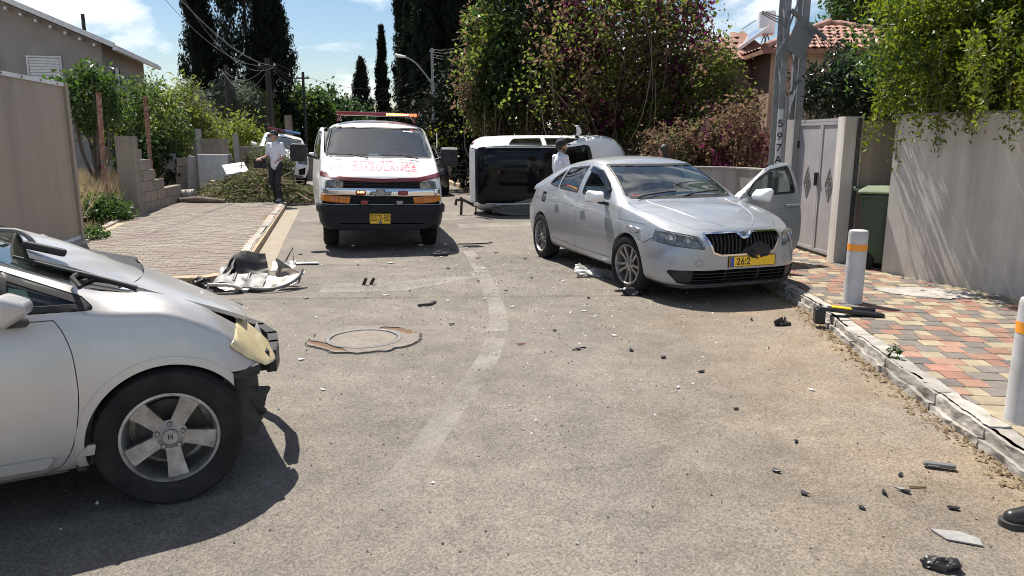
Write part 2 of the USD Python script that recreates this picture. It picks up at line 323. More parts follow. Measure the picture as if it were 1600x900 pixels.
def wheel(R, W, rim, style):
    """tyre and rim meshes, axis along y, outer face towards +y, centred at the hub"""
    h = W / 2
    tyre = lathe([(rim - .012, -h * .8), (rim + .01, -h * .95), (R - .055, -h), (R - .02, -h * .93), (R - .004, -h * .72), (R, -h * .3), (R - .006, -h * .28), (R - .006, -h * .24), (R, -h * .22), (R, h * .22), (R - .006, h * .24), (R - .006, h * .28), (R, h * .3),
                  (R - .004, h * .72), (R - .02, h * .93), (R - .055, h), (R - .075, h * .985), (R - .078, h * 1.0), (rim + .03, h * 1.0), (rim + .01, h * .95), (rim - .012, h * .8), (rim - .012, -h * .8)], 64)
    z1 = h * .86
    barrel = lathe([(rim + .004, z1), (rim + .006, z1 + .008), (rim - .006, z1 + .010), (rim - .016, z1 - .012), (rim - .03, -h * .6), (.02, -h * .6), (.02, -h * .62), (rim - .02, -h * .64), (rim - .004, z1 - .01), (rim + .004, z1)], 56)
    ms, dk = [barrel], [lathe([(0.01, -.02), (rim * .72, -.02), (rim * .72, -.035), (.01, -.035)], 40)]
    def spoke(pts, zo, zi, th, ang):
        m = tm(prism(rp(pts, .004), 0, th)); v = np.array(m.vertices); r = v[:, 0]
        v[:, 2] += zi + (zo - zi) * np.clip((r - .05) / (rim - .05), 0, 1) ** 1.4; m.vertices = v
        m.apply_transform(trimesh.transformations.rotation_matrix(math.radians(ang), [0, 0, 1])); return m
    for k in range(5):
        a = 90 + 72 * k
        if style == 'five':
            ms.append(spoke([(.03, -.030), (.03, .030), (rim * .6, .036), (rim - .008, .046), (rim - .008, -.046), (rim * .6, -.036)], z1 - .03, z1 - .052, .028, a + 6))
        else:
            for s in (-1, 1): ms.append(spoke([(.03, s * .008), (.03, s * .035), (rim * .55, s * .042), (rim - .008, s * .070), (rim - .008, s * .036), (rim * .55, s * .016)], z1 - .03, z1 - .05, .024, a))
        t = math.radians(a + 36)
        dk.append(T(trimesh.creation.cylinder(.012, .01, sections=10), (.057 * math.cos(t), .057 * math.sin(t), z1 - .021)))
        ms.append(T(trimesh.creation.cylinder(.0085, .014, sections=6), (.057 * math.cos(t), .057 * math.sin(t), z1 - .021)))
    ms.append(lathe([(.0, z1 - .03), (.075, z1 - .03), (.075, z1 - .027), (.036, z1 - .012), (.034, z1 - .004), (.0, z1 - .002)][::-1], 32))
    rot = lambda m: T(m, r=(-90, 0, 0))
    return rot(tyre), rot(cat_(ms)), rot(cat_(dk))

def add_wheel(parent, x, y, z, R, W, rim, style, steer=0.0, camber=0.0, flat=False, badge=None):
    ty, ri, dk = wheel(R, W, rim, style)
    side = 1 if y > 0 else -1
    w = empty(parent, 'wheel', (x, y, z), steer, rot=(camber, 0, 0 if side > 0 else 180))
    if flat:
        v = np.array(ty.vertices); lo = v[:, 2] < -(R - .014); v[lo, 2] = -(R - .014) + (v[lo, 2] + R - .014) * .1
        k = np.clip((-v[:, 2] - rim) / (R - rim), 0, 1); v[:, 1] *= 1 + .22 * k; ty.vertices = v
    obj('tyre', ty, 'rubber', w, 40); obj('rim', ri, 'alloy', w, 35); obj('brake_disc', dk, 'dark_alloy', w, 35)
    if badge is not None: obj('hub_badge', T(badge, r=(-90, 180, 0), d=(0, W / 2 * .86 - .003, 0)), 'ink_black', w, False)
    return w

def seat(x, y, z=.28, w=.50):
    return [rbox(x - .28, x + .27, y - w / 2, y + w / 2, z, z + .20, .06), T(rbox(-.08, .08, -w / 2, w / 2, 0, .62, .06), (x - .27, y, z + .12), (0, -16, 0)), T(rbox(-.05, .05, -.13, .13, 0, .19, .04), (x - .45, y, z + .78), (0, -12, 0))]

def plate(parent, o, ux, uy, w, h, txt, blue='left', th=None, size=None, name='number_plate'):
    p = obj(name, place(rbox(-w / 2, w / 2, -h / 2, h / 2, -.006, .004, .004), o, ux, uy), 'plate_yellow', parent)
    t = text(txt, th or h * .55, .002); b = t.bounds; s = (w * .80 if blue == 'left' else w * .88) / (b[1, 0] - b[0, 0])
    if size: s = size
    off = w * .05 if blue == 'left' else 0
    t = T(t, s=(s, 1, 1)); b = t.bounds
    x = -b[:, 0].mean() + off if not size else -w / 2 + w * .14
    obj('plate_text', place(T(t, (x, -b[:, 1].mean() + (0 if blue == 'left' else h * .08), .0042)), o, ux, uy), 'ink_black', p, False)
    fr = Polygon([(-w / 2 + .004, -h / 2 + .004), (w / 2 - .004, -h / 2 + .004), (w / 2 - .004, h / 2 - .004), (-w / 2 + .004, h / 2 - .004)])
    obj('plate_border', place(prism(fr - fr.buffer(-.005), .0040, .0055), o, ux, uy), 'ink_black', p, False)
    if blue == 'left': obj('plate_band', place(box(-w / 2 + .009, -w / 2 + .05, -h / 2 + .009, h / 2 - .009, .0041, .0058), o, ux, uy), 'plate_blue', p, False)
    else: obj('plate_band', place(box(-.022, .022, -h / 2 + .010, -h / 2 + .038, .0041, .0058), o, ux, uy), 'plate_blue', p, False)

def mirror_part(parent, x, y, z, side, mat, w=.24):
    m = mf.Manifold.batch_hull([mf.Manifold.sphere(.035, 16).translate((x + dx, y + side * dy, z + dz)) for dx, dy, dz in ((0, .04, .015), (.0, .04, -.045), (-.02, w - .03, .03), (-.03, w - .02, -.03), (.05, .08, 0), (.035, w - .08, 0))])
    o = obj('wing_mirror', m, mat, parent, 40)
    obj('mirror_base', [tm(mf.Manifold.batch_hull([mf.Manifold.sphere(.02, 10).translate((x + a, y + side * b, z + c)) for a, b, c in ((.03, -.07, -.10), (-.05, -.07, -.10), (0, .07, -.07))]))], 'black_plastic', o, 40)
    obj('mirror_glass', rbox(x - .085, x - .058, min(y + side * .03, y + side * (w - .02)), max(y + side * .03, y + side * (w - .02)), z - .075, z + .05, .01), 'panel_dark', o)
    return o
# ---------------------------------------------------------------- setting: ground, road, pavements
rng = np.random.default_rng(7)
def road_material(name, c1, c2, dusty, stone=120.0, lo=0.68, hi=1.34):
    MAT[name] = usdkit.material(stage, f'/World/Looks/{name}', {
        'tc': ('texture_coordinate', {}), 'sx': ('separate_xyz', {}),
        'v': ('voronoi_texture', {'scale': stone, 'randomness': 1.0}), 'bw': ('rgb_to_bw', {}),
        'vr': ('map_range', {'from_min': 0.15, 'from_max': 0.85, 'to_min': lo, 'to_max': hi}),
        'n1': ('noise_texture', {'scale': 0.55, 'detail': 8, 'roughness': 0.62}), 'r1': ('rgb_ramp', {'ramp': [(0, c1), (0.38, c1), (0.62, c2), (1, c2)]}),
        'n2': ('noise_texture', {'scale': 3.5, 'detail': 6, 'roughness': 0.7}), 'mr2': ('map_range', {'from_min': 0.3, 'from_max': 0.7, 'to_min': 0.80, 'to_max': 1.18}),
        'n3': ('noise_texture', {'scale': 260, 'detail': 3, 'roughness': 0.7}), 'mr3': ('map_range', {'from_min': 0.3, 'from_max': 0.7, 'to_min': 0.72, 'to_max': 1.25}),
        'dx': ('map_range', {'from_min': 0.6, 'from_max': 3.0, 'to_min': 0.0, 'to_max': 0.75, 'clamp': True}), 'dn': ('math', {'math_type': 'multiply'}),
        'n4': ('noise_texture', {'scale': 1.3, 'detail': 6, 'roughness': 0.6}), 'mr4': ('map_range', {'from_min': 0.32, 'from_max': 0.62, 'to_min': 0.25, 'to_max': 1.0, 'clamp': True}),
        'md': ('mix_color', {'b': dusty}),
        'a': ('mix_color', {'blend_type': 'multiply', 'fac': 1.0, 'use_clamp': False}), 'b': ('mix_color', {'blend_type': 'multiply', 'fac': 1.0, 'use_clamp': False}), 'c': ('mix_color', {'blend_type': 'multiply', 'fac': 1.0, 'use_clamp': False}),
        'n5': ('noise_texture', {'scale': 0.9, 'detail': 5, 'roughness': 0.6, 'distortion': 0.6}), 'mr5': ('map_range', {'from_min': 0.56, 'from_max': 0.70, 'to_min': 1.0, 'to_max': 0.80, 'clamp': True}),
        'nd': ('noise_texture', {'scale': 1.6, 'detail': 6}), 'va': ('vector_math', {'math_type': 'add'}), 'cv': ('voronoi_texture', {'feature': 'distance_to_edge', 'scale': 0.42}), 'cr': ('map_range', {'from_min': 0.0, 'from_max': 0.0035, 'to_min': 0.74, 'to_max': 1.0, 'clamp': True}), 'e': ('mix_color', {'blend_type': 'multiply', 'fac': 1.0, 'use_clamp': False}), 'f': ('mix_color', {'blend_type': 'multiply', 'fac': 1.0, 'use_clamp': False}),
        'bp': ('bump', {'strength': 0.55, 'distance': 0.004}), 'p': ('principled_bsdf', {'roughness': 0.85, 'specular_ior_level': 0.25})},
        [('tc.object', f'{n}.vector') for n in ('v', 'n1', 'n2', 'n3', 'n4')] + [('tc.object', 'sx.vector'), ('sx.x', 'dx.value'), ('n4.fac', 'mr4.value'), ('dx.result', 'dn.value1'), ('mr4.result', 'dn.value2'),
         ('v.color', 'bw.color'), ('bw.val', 'vr.value'), ('n1.fac', 'r1.fac'), ('n2.fac', 'mr2.value'), ('n3.fac', 'mr3.value'),
         ('r1.color', 'md.a'), ('dn.value', 'md.fac'), ('md.result', 'a.a'), ('vr.result', 'a.b'), ('a.result', 'b.a'), ('mr2.result', 'b.b'), ('b.result', 'c.a'), ('mr3.result', 'c.b'), ('tc.object', 'n5.vector'), ('n5.fac', 'mr5.value'), ('c.result', 'e.a'), ('mr5.result', 'e.b'), ('tc.object', 'nd.vector'), ('tc.object', 'va.vector1'), ('nd.color', 'va.vector2'), ('va.vector', 'cv.vector'), ('cv.distance', 'cr.value'), ('e.result', 'f.a'), ('cr.result', 'f.b'), ('f.result', 'p.base_color'),
         ('bw.val', 'bp.height'), ('bp.normal', 'p.normal')], surface='p.BSDF')
road_material('asphalt', (0.130, 0.115, 0.098), (0.178, 0.158, 0.134), (0.245, 0.18, 0.112))
pbr('soil', (0.26, 0.20, 0.13), (0.17, 0.13, 0.085), 1.5, rough=0.95, bump=0.6, bscale=40, dist=0.02)
pbr('gutter_concrete', (0.27, 0.225, 0.165), (0.21, 0.18, 0.14), 5, rough=0.9, bump=0.4, bscale=120, dist=0.004)
pbr('kerb_concrete', (0.33, 0.31, 0.28), (0.22, 0.20, 0.175), 7, rough=0.9, bump=0.6, bscale=70, dist=0.006, rnd=0.15)
pbr('kerb_white', (0.38, 0.36, 0.325), (0.26, 0.235, 0.205), 9, rough=0.85, bump=0.5, bscale=70, dist=0.006)
pbr('kerb_red', (0.34, 0.21, 0.17), (0.30, 0.27, 0.235), 8, rough=0.85, bump=0.5, bscale=70, dist=0.006)
pbr('paver_red', (0.28, 0.14, 0.10), (0.27, 0.175, 0.125), 5, streak=.22, rough=0.9, bump=0.4, bscale=160, dist=0.003, rnd=0.18)
pbr('paver_cream', (0.31, 0.26, 0.175), (0.27, 0.22, 0.15), 5, streak=.22, rough=0.9, bump=0.4, bscale=160, dist=0.003, rnd=0.15)
pbr('paver_grey', (0.13, 0.118, 0.108), (0.175, 0.15, 0.125), 5, streak=.22, rough=0.9, bump=0.4, bscale=160, dist=0.003, rnd=0.18)
pbr('apron_paver', (0.255, 0.225, 0.185), (0.215, 0.17, 0.145), 0.7, streak=.2, rough=0.9, bump=0.3, bscale=90, dist=0.003, rnd=0.16, per_island=True)
pbr('sand', (0.36, 0.28, 0.19), (0.28, 0.22, 0.15), 6, rough=0.95, bump=0.4, bscale=200, dist=0.004)
MAT['worn_line'] = usdkit.material(stage, '/World/Looks/worn_line', {
    'tc': ('texture_coordinate', {}), 'n': ('noise_texture', {'scale': 1.7, 'detail': 9, 'roughness': 0.72}), 'n2': ('noise_texture', {'scale': 120, 'detail': 3, 'roughness': 0.7}),
    'm': ('math', {'math_type': 'multiply_add', 'value2': 0.9}), 'r': ('map_range', {'from_min': 0.84, 'from_max': 1.20, 'to_min': 0.0, 'to_max': 0.34, 'clamp': True}),
    'd': ('diffuse_bsdf', {'color': (0.50, 0.475, 0.43)}), 't': ('transparent_bsdf', {'color': (1, 1, 1)}), 'x': ('mix_closure', {}), 'sx': ('separate_xyz', {}), 'fy': ('map_range', {'from_min': 3.1, 'from_max': 5.2, 'to_min': 0.0, 'to_max': 1.0, 'clamp': True}), 'fm': ('math', {'math_type': 'multiply'})},
    [('tc.object', 'sx.vector'), ('sx.y', 'fy.value'), ('fy.result', 'fm.value1'), ('tc.object', 'n.vector'), ('tc.object', 'n2.vector'), ('n2.fac', 'm.value1'), ('n.fac', 'm.value3'), ('m.value', 'r.value'), ('r.result', 'fm.value2'), ('fm.value', 'x.fac'), ('t.BSDF', 'x.closure1'), ('d.BSDF', 'x.closure2')], surface='x.closure')

obj('ground', box(-260, 260, -60, 400, -.30, -.02), 'soil', kind='structure')
def sheet(poly, z, th=.015): return prism(poly, z - th, z)
KR = [(2.25, -1.0), (2.38, 1.2), (2.50, 2.6), (2.555, 3.44), (2.60, 4.2), (2.66, 4.9), (2.75, 5.7), (2.85, 6.54), (2.93, 7.23), (2.92, 8.2), (2.62, 9.6), (2.05, 11.6), (1.05, 15.2), (-1.07, 22.6), (-5.7, 40.5), (-13.5, 70)]
KL = [(-3.05, 8.75), (-3.30, 9.3), (-3.62, 10.2), (-4.30, 13.0), (-5.45, 17.75), (-6.4, 21.4), (-11.2, 40.5), (-19, 70)]
road_poly = Polygon(KR + KL[::-1] + [(-3.2, 8.35), (-3.8, 8.15), (-14, 8.3), (-14, -1)])
road = obj('road', sheet(road_poly.buffer(.02), 0.0, .02), 'asphalt', kind='structure')
# road markings, worn almost away
def strip(pts, w, n=40):
    p = spline(np.array([(x, y, 0) for x, y in pts]), n)[:, :2]; return LineString(p).buffer(w / 2, cap_style=2)
arc = [(-.66, 11.2), (-.50, 10.1), (-.31, 8.75), (-.17, 7.5), (-.12, 6.6), (-.17, 5.7), (-.29, 4.9), (-.42, 4.2), (-.53, 3.55), (-.62, 3.05)]
A = spline(np.array([(x, y, 0) for x, y in arc]), 200)[:, :2]; Ls = np.r_[0, np.cumsum(np.linalg.norm(np.diff(A, axis=0), axis=1))]
for a, b in ((.0, 1.9), (2.0, 4.9), (5.1, 8.4)):
    k = (Ls >= a) & (Ls <= b); obj('marking', sheet(LineString(A[k]).buffer(.085, cap_style=2), .004, .003), 'worn_line', road, False, label='worn pale centre line dash')
obj('marking', sheet(Polygon([(-2.15, 8.05), (-1.2, 8.15), (-.55, 8.85), (-.35, 9.02), (-.6, 9.06), (-1.3, 8.75), (-2.2, 8.55)]), .004, .003), 'worn_line', road, False, label='worn pale give way triangle')
obj('marking', sheet(Polygon([(-1.0, 14.2), (.9, 14.6), (.7, 15.3), (-1.1, 14.9)]), .004, .003), 'worn_line', road, False, label='worn pale crossing bar')
obj('marking', sheet(strip([(-4.4, 15.4), (-3.0, 15.6), (-1.0, 15.9)], .25), .004, .003), 'worn_line', road, False, label='worn pale stop line')
# manhole in the road
mh = thing('manhole_cover', 'round concrete filled manhole cover with an iron ring in broken asphalt', 'manhole', (-1.262, 6.10, 0))
pbr('iron', (0.12, 0.12, 0.125), (0.20, 0.19, 0.18), 14, rough=0.5, metal=0.6, bump=0.2, bscale=120)
pbr('cover_concrete', (0.20, 0.175, 0.145), (0.15, 0.13, 0.108), 10, rough=0.9, bump=0.5, bscale=160, dist=0.004)
pbr('patch_asphalt', (0.185, 0.16, 0.135), (0.135, 0.118, 0.10), 12, rough=0.9, bump=0.6, bscale=120, dist=0.006)
pbr('brown_earth', (0.16, 0.085, 0.04), (0.10, 0.06, 0.035), 14, rough=0.95, bump=0.7, bscale=90, dist=0.01)
obj('iron_ring', lathe([(.285, .0), (.285, .012), (.318, .014), (.318, .0)], 64), 'iron', mh)
obj('cover', lathe([(0, .001), (0, .009), (.27, .008), (.279, .001)], 64), 'cover_concrete', mh)
def ragged(r, amp, n=90, seed=1, ax=1.0, dx=0.0):
    a = np.arange(n) / n * 2 * PI; q = np.stack([np.cos(a), np.sin(a), a * 0], 1)
    rr = r + amp * 2 * (meshkit.fbm(q * 3 + 5, 4, seed) - .5) + amp * .5 * (meshkit.noise(q * 14 + 3, seed + 3) - .5)
    return Polygon(np.stack([rr * np.cos(a) * ax + dx, rr * np.sin(a)], 1))
collar = ragged(.43, .05, seed=4, ax=1.06, dx=.01).difference(Point(0, 0).buffer(.322))
gap = unary = shapely.union_all([Polygon([(-.50, -.04), (-.42, -.16), (-.20, -.34), (-.05, -.40), (-.12, -.30), (-.33, -.12)]), Polygon([(.10, .40), (.30, .36), (.44, .18), (.36, .14), (.22, .28), (.06, .33)])])
obj('asphalt_collar', prism(collar.difference(gap), .0005, .011), 'patch_asphalt', mh, False)
obj('bare_earth', prism(collar.buffer(.012).intersection(gap.buffer(.02)), .0005, .003), 'brown_earth', mh, False)
cr = ragged(.445, .05, seed=4, ax=1.06, dx=.01)
obj('crack', prism(cr.buffer(.005).difference(cr.buffer(-.005)), .0005, .0025), 'dark_void', mh, False)

# right pavement: kerb stones, coloured pavers
PW = [(9, 40.5), (9, -1)]
side_poly = Polygon(KR + [(-6, 70), (12, 70), (12, -1)])
kerb_line = np.array(KR); inner = LineString(kerb_line).parallel_offset(.16, 'right')
walk_poly = side_poly.difference(LineString(kerb_line).buffer(.155, cap_style=2))
pavement = obj('pavement', sheet(walk_poly, .105, .12), 'sand', kind='structure')
kerb = thing('kerb', 'broken pale concrete kerb along the right pavement', 'kerb', kind='structure')
def kerb_run(parent, pts, ws, hs, mats, seed, z1=.125, jag=.022, y0=None):
    r = np.random.default_rng(seed); P = spline(np.array([(x, y, 0) for x, y in pts]), 800)[:, :2]
    L = np.r_[0, np.cumsum(np.linalg.norm(np.diff(P, axis=0), axis=1))]; s = 0
    while s < L[-1] - .2:
        l = min(r.uniform(*ws), L[-1] - s); a, b = (np.array([np.interp(s + e, L, P[:, k]) for k in (0, 1)]) for e in (.008, l - .008))
        d = (b - a); ln = np.linalg.norm(d); d /= ln; n = np.array([d[1], -d[0]])
        m = box(0, ln, 0, .16, -.05, z1).subdivide_to_size(.035); v = np.array(m.vertices)
        top = (v[:, 2] > .05) & (v[:, 1] < .05); v[top, 1] += .03; v[top, 2] -= .012
        m.vertices = v; sd_ = int(r.integers(1e6)); m = warp_noise(warp_noise(m, jag, .16, sd_), jag * .45, .045, sd_ + 5); v = np.array(m.vertices); v[:, 2] = np.minimum(v[:, 2], z1 + r.uniform(-.02, .008))
        w = np.stack([a[0] + d[0] * v[:, 0] + n[0] * v[:, 1], a[1] + d[1] * v[:, 0] + n[1] * v[:, 1], v[:, 2]], 1); m.vertices = w
        if m.volume < 0: m.invert()
        obj('kerb_stone', m, mats[int(r.integers(len(mats)))], parent, 25); s += l
kerb_run(kerb, [p for p in KR if 1.0 < p[1] < 24], (.35, .85), 0, ['kerb_concrete', 'kerb_concrete', 'kerb_concrete', 'kerb_white'], 5)
# pavers: rows across the pavement
tiles = []
clip_poly = walk_poly.buffer(-.012); clip = shapely.prepared.prep(clip_poly)
bands = Polygon([(0, 2.0), (8, 2.0), (8, 11.5), (0, 11.5)])
wallL = LineString([(4.16, 11.6), (4.16, 10.9), (4.25, 9.4), (5.2, 9.3), (5.2, 8.75), (4.36, 8.74), (5.08, 7.17), (5.75, 5.6), (6.2, 4.5), (7, 2)])
open_side = Polygon([(0, 12.2), (4.1, 12.2)] + list(wallL.coords) + [(7, 0), (0, 0)])
R2 = np.random.default_rng(11); th = math.radians(-7); cu, su = math.cos(th), math.sin(th)
row = 0; w0 = .165
for r_ in range(-6, 90):
    x = -2.0 + R2.uniform(0, .2); yv = 1.2 + r_ * w0; last = None
    while x < 7:
        l = R2.choice([.11, .165, .165, .22]); g = .004
        q = [(x + g, yv + g), (x + l - g, yv + g), (x + l - g, yv + w0 - g), (x + g, yv + w0 - g)]
        q = [(cu * a - su * b + .6, su * a + cu * b + .6) for a, b in q]; c = np.mean(q, 0); x += l
        col = R2.choice(3)
        if col == last: col = (col + R2.integers(1, 3)) % 3
        last = col
        if c[1] < 2.4 or c[1] > 12 or not open_side.contains(Point(c)): continue
        if not clip.contains(Polygon(q)):
            g = Polygon(q).intersection(clip_poly)
            if g.geom_type != 'Polygon' or g.area < .003: continue
            g = shapely.geometry.polygon.orient(g.simplify(.004)); q = list(g.exterior.coords)[:-1]; c = np.mean(q, 0)
            if len(q) < 3 or len(q) > 6: continue
        tiles.append((c[1], col, q))
tiles.sort(key=lambda t: abs(t[0] - 4.2) if t[0] > 3.2 else 99)
pmats = ['paver_red', 'paver_cream', 'paver_grey']; rest = [[], [], []]
def paver(q):
    z = .118 + R2.uniform(-.003, .003); t = R2.normal(0, .004, 2)
    c = np.mean(q, 0); qi = [c + (np.array(p) - c) * .955 for p in q]
    V = [(p[0], p[1], .09) for p in q] + [(p[0], p[1], z - .004 + t @ (np.array(p) - c)) for p in q] + [(p[0], p[1], z + t @ (p - c)) for p in qi]
    n = len(q); F = []
    for o in (0, n):
        for k in range(n): a, b = o + k, o + (k + 1) % n; F += [(a, b, b + n), (a, b + n, a + n)]
    F += [(2 * n, 2 * n + k, 2 * n + k + 1) for k in range(1, n - 1)]
    return trimesh.Trimesh(V, F, process=False)
for i, (_, col, q) in enumerate(tiles):
    m = paver(q)
    if i < 300: obj('paver', m, pmats[col], pavement, False)
    else: rest[col].append(m)
for c, n_ in enumerate(('red', 'cream', 'grey')):
    if rest[c]: obj(f'{n_}_pavers', cat_(rest[c]), pmats[c], pavement, False, kind='stuff')
obj('pavement_patch', sheet(ragged(.28, .06, seed=9, ax=1.6).buffer(0), .0, .004), 'kerb_white', pavement, False) if False else None
pp = T(prism(ragged(.26, .10, seed=9, ax=1.7), 0, .005), (4.30, 7.45, .1205), (0, 0, -25)); obj('white_stain', pp, 'kerb_concrete', pavement, False)

# left pavement apron
ap_poly = Polygon([(-3.12, 9.0), (-3.5, 9.55)] + KL[2:6] + [(-9.3, 21.9), (-8.75, 19.5), (-8.2, 16.1), (-6.75, 11.2), (-6.4, 9.0), (-6.2, 8.45), (-3.6, 8.4)])
apron = obj('driveway_apron', sheet(ap_poly, .10, .12), 'sand', kind='structure')
bk = []
inn = shapely.prepared.prep(ap_poly.buffer(-.10)); ta = math.radians(14.3); ca, sa = math.cos(ta), math.sin(ta)
for i in range(-20, 150):
    for j in range(-20, 60):
        x, y = (i % 2) * .1 + j * .205, i * .105
        q = [(x, y), (x + .197, y), (x + .197, y + .097), (x, y + .097)]; q = [(-8.5 + ca * a - sa * b, 6 + sa * a + ca * b) for a, b in q]
        if inn.contains(Polygon(q)): bk.append(paver(q))
bk = cat_(bk); v = np.array(bk.vertices); v[:, 2] -= .012; bk.vertices = v
obj('bricks', bk, 'apron_paver', apron, False, kind='stuff')
lk = thing('kerb', 'pale and red painted kerb along the left driveway apron', 'kerb', kind='structure')
kerb_run(lk, [(x, y) for x, y in KL[1:6]][::-1], (.7, 1.0), 0, ['kerb_concrete', 'kerb_red', 'kerb_concrete', 'kerb_white'], 8, z1=.125, jag=.012)
kerb_run(lk, [(-6.9, 11.0), (-7.4, 13.0), (-8.3, 16.2), (-8.85, 19.6)], (.8, 1.1), 0, ['kerb_concrete', 'kerb_red'], 18, z1=.135, jag=.012)
obj('gutter', sheet(Polygon([(-3.32, 9.3), (-3.62, 10.2), (-4.30, 13.0), (-5.45, 17.75), (-5.1, 17.8), (-3.98, 13.0), (-3.30, 10.2), (-3.05, 9.6)]), .005, .004), 'gutter_concrete', road, False)
obj('left_lot_ground', sheet(Polygon([(-6.9, 11.0), (-8.9, 19.6), (-10.5, 26), (-40, 26), (-40, 8.3), (-6.5, 8.4)]), .06, .07), 'soil', kind='structure')

# ---------------------------------------------------------------- right side: walls, gate, pole, bollards, bin
def plaster(name, a, b, bs=70):
    pbr(name, a, b, 1.6, rough=0.92, bump=0.75, bscale=bs, dist=0.006, detail=8, streak=.22)
plaster('stucco', (0.60, 0.55, 0.49), (0.53, 0.485, 0.435)); plaster('grey_render', (0.30, 0.285, 0.27), (0.25, 0.235, 0.22), 50); plaster('beige_render', (0.37, 0.30, 0.23), (0.31, 0.25, 0.20))
plaster('pink_render', (0.38, 0.26, 0.20), (0.33, 0.22, 0.17), 40); pbr('house_grey', (0.26, 0.24, 0.225), (0.23, 0.21, 0.195), 1.2, rough=.92, bump=.5, bscale=40, dist=.006, streak=.06)
def wall_mesh(pts, th, z0, z1, slope=None):
    return prism(LineString(pts).buffer(th / 2, cap_style=2, join_style=2), z0, z1)
rw_ = thing('garden_wall', 'tall textured plaster wall on the right, streaked with leaf shadows', 'wall')
w = np.array([(4.42, 8.72), (5.11, 7.15), (5.55, 6.15), (6.6, 3.9)])
o2 = w + [.17, .075]
obj('wall', prism(Polygon(np.vstack([w, o2[::-1]])), .0, 1.93), 'stucco', rw_, False)
obj('coping', prism(Polygon(np.vstack([w - [.02, .01], (o2 + [.02, .01])[::-1]])), 1.932, 1.955), 'grey_render', rw_, False)
nk = thing('bin_niche', 'shaded beige plaster niche between the gate pillar and the tall wall', 'wall')
obj('back_wall', box(5.3, 5.42, 8.0, 9.75, .0, 1.9), 'beige_render', nk); obj('end_wall', box(4.36, 5.3, 9.42, 9.54, .0, 1.9), 'beige_render', nk)
obj('frame_post', box(4.285, 4.325, 9.355, 9.395, .1, 1.93), 'dark_alloy', nk)
gate = thing('courtyard_gate', 'grey double metal gate with pale diamond ornaments beside the utility pole', 'gate', (4.17, 10.86, 0), 0)
pbr('gate_paint', (0.34, 0.32, 0.325), (0.29, 0.275, 0.28), 3, streak=.12, rough=0.5, bump=0.06, bscale=90, dist=0.002)
# local frame: +y' towards the camera along the gate line
gx = np.array([.08, -1.45]); gl_ = np.linalg.norm(gx); gu = gx / gl_; gn = np.array([-1, -gu[0] / gu[1] * -1]); gn = np.array([gu[1], -gu[0]])   # outward, towards the road
def gp(m): return place(m, (0, 0, 0), (gu[0], gu[1], 0), (0, 0, 1))    # x along the gate, y up, z = ux x uy
def gbox(a0, a1, z0, z1, d0, d1): return gp(box(a0, a1, z0, z1, d0, d1))
zo = np.cross([gu[0], gu[1], 0], [0, 0, 1]); SG = 1 if zo[0] < 0 else -1       # +SG is towards the road
obj('left_pillar', gbox(-.26, -.01, .0, 1.95, -.12, .12), 'grey_render', gate); obj('right_pillar', gbox(1.28, 1.46, .0, 1.95, -.12, .12), 'stucco', gate)
for a0, a1 in ((.0, .665), (.675, 1.27)):
    lf = obj('gate_leaf', gbox(a0, a1, .16, 1.90, -.02, .02), 'gate_paint', gate)
    for (b0, b1, z0, z1) in ((a0, a0 + .035, .16, 1.90), (a1 - .035, a1, .16, 1.90), (a0 + .036, a1 - .036, .16, .20), (a0 + .036, a1 - .036, 1.86, 1.90)):
        obj('frame_bar', gbox(b0, b1, z0, z1, SG * .021, SG * .034), 'gate_paint', lf)
    c = (a0 + a1) / 2; d = Polygon([(c, .86), (c + .105, 1.08), (c, 1.30), (c - .105, 1.08)])
    orn = [prism(d - d.buffer(-.010), 0, .010)]
    for k in range(12):
        aa, rr = k * 2.4, .02 + .006 * k; pt = Point(c + rr * .6 * math.cos(aa), 1.08 + rr * 1.5 * math.sin(aa)); orn.append(prism(pt.buffer(.020) - pt.buffer(.011), .0, .014))
    m = cat_(orn); v = np.array(m.vertices); v[:, 2] = SG * (.0205 + v[:, 2]); m.vertices = v
    if SG < 0: m.invert()
    obj('diamond_ornament', gp(m), 'alloy', lf, False)
obj('top_rail', gbox(-.01, 1.28, 1.905, 1.94, -.03, .03), 'gate_paint', gate)
obj('handle', [gbox(.635, .65, 1.05, 1.22, SG * .035, SG * .075), gbox(.63, .68, 1.20, 1.23, SG * .021, SG * .08)], 'ink_black', gate)
for a in (.01, 1.26):
    for z in (.45, 1.60): obj('hinge', gbox(a - .015, a + .015, z - .05, z + .05, SG * .034, SG * .06), 'ink_black', gate)
lw = thing('low_wall', 'low plain grey wall behind the silver saloon on the right', 'wall')
obj('wall', prism(LineString([(2.75, 13.9), (3.95, 12.95), (4.18, 12.2), (4.16, 11.1)]).buffer(.09, cap_style=2, join_style=2), 0, 1.17), 'grey_render', lw, False)
obj('coping', prism(LineString([(2.75, 13.9), (3.95, 12.95), (4.18, 12.2), (4.16, 11.1)]).buffer(.11, cap_style=2, join_style=2), 1.172, 1.20), 'grey_render', lw, False)

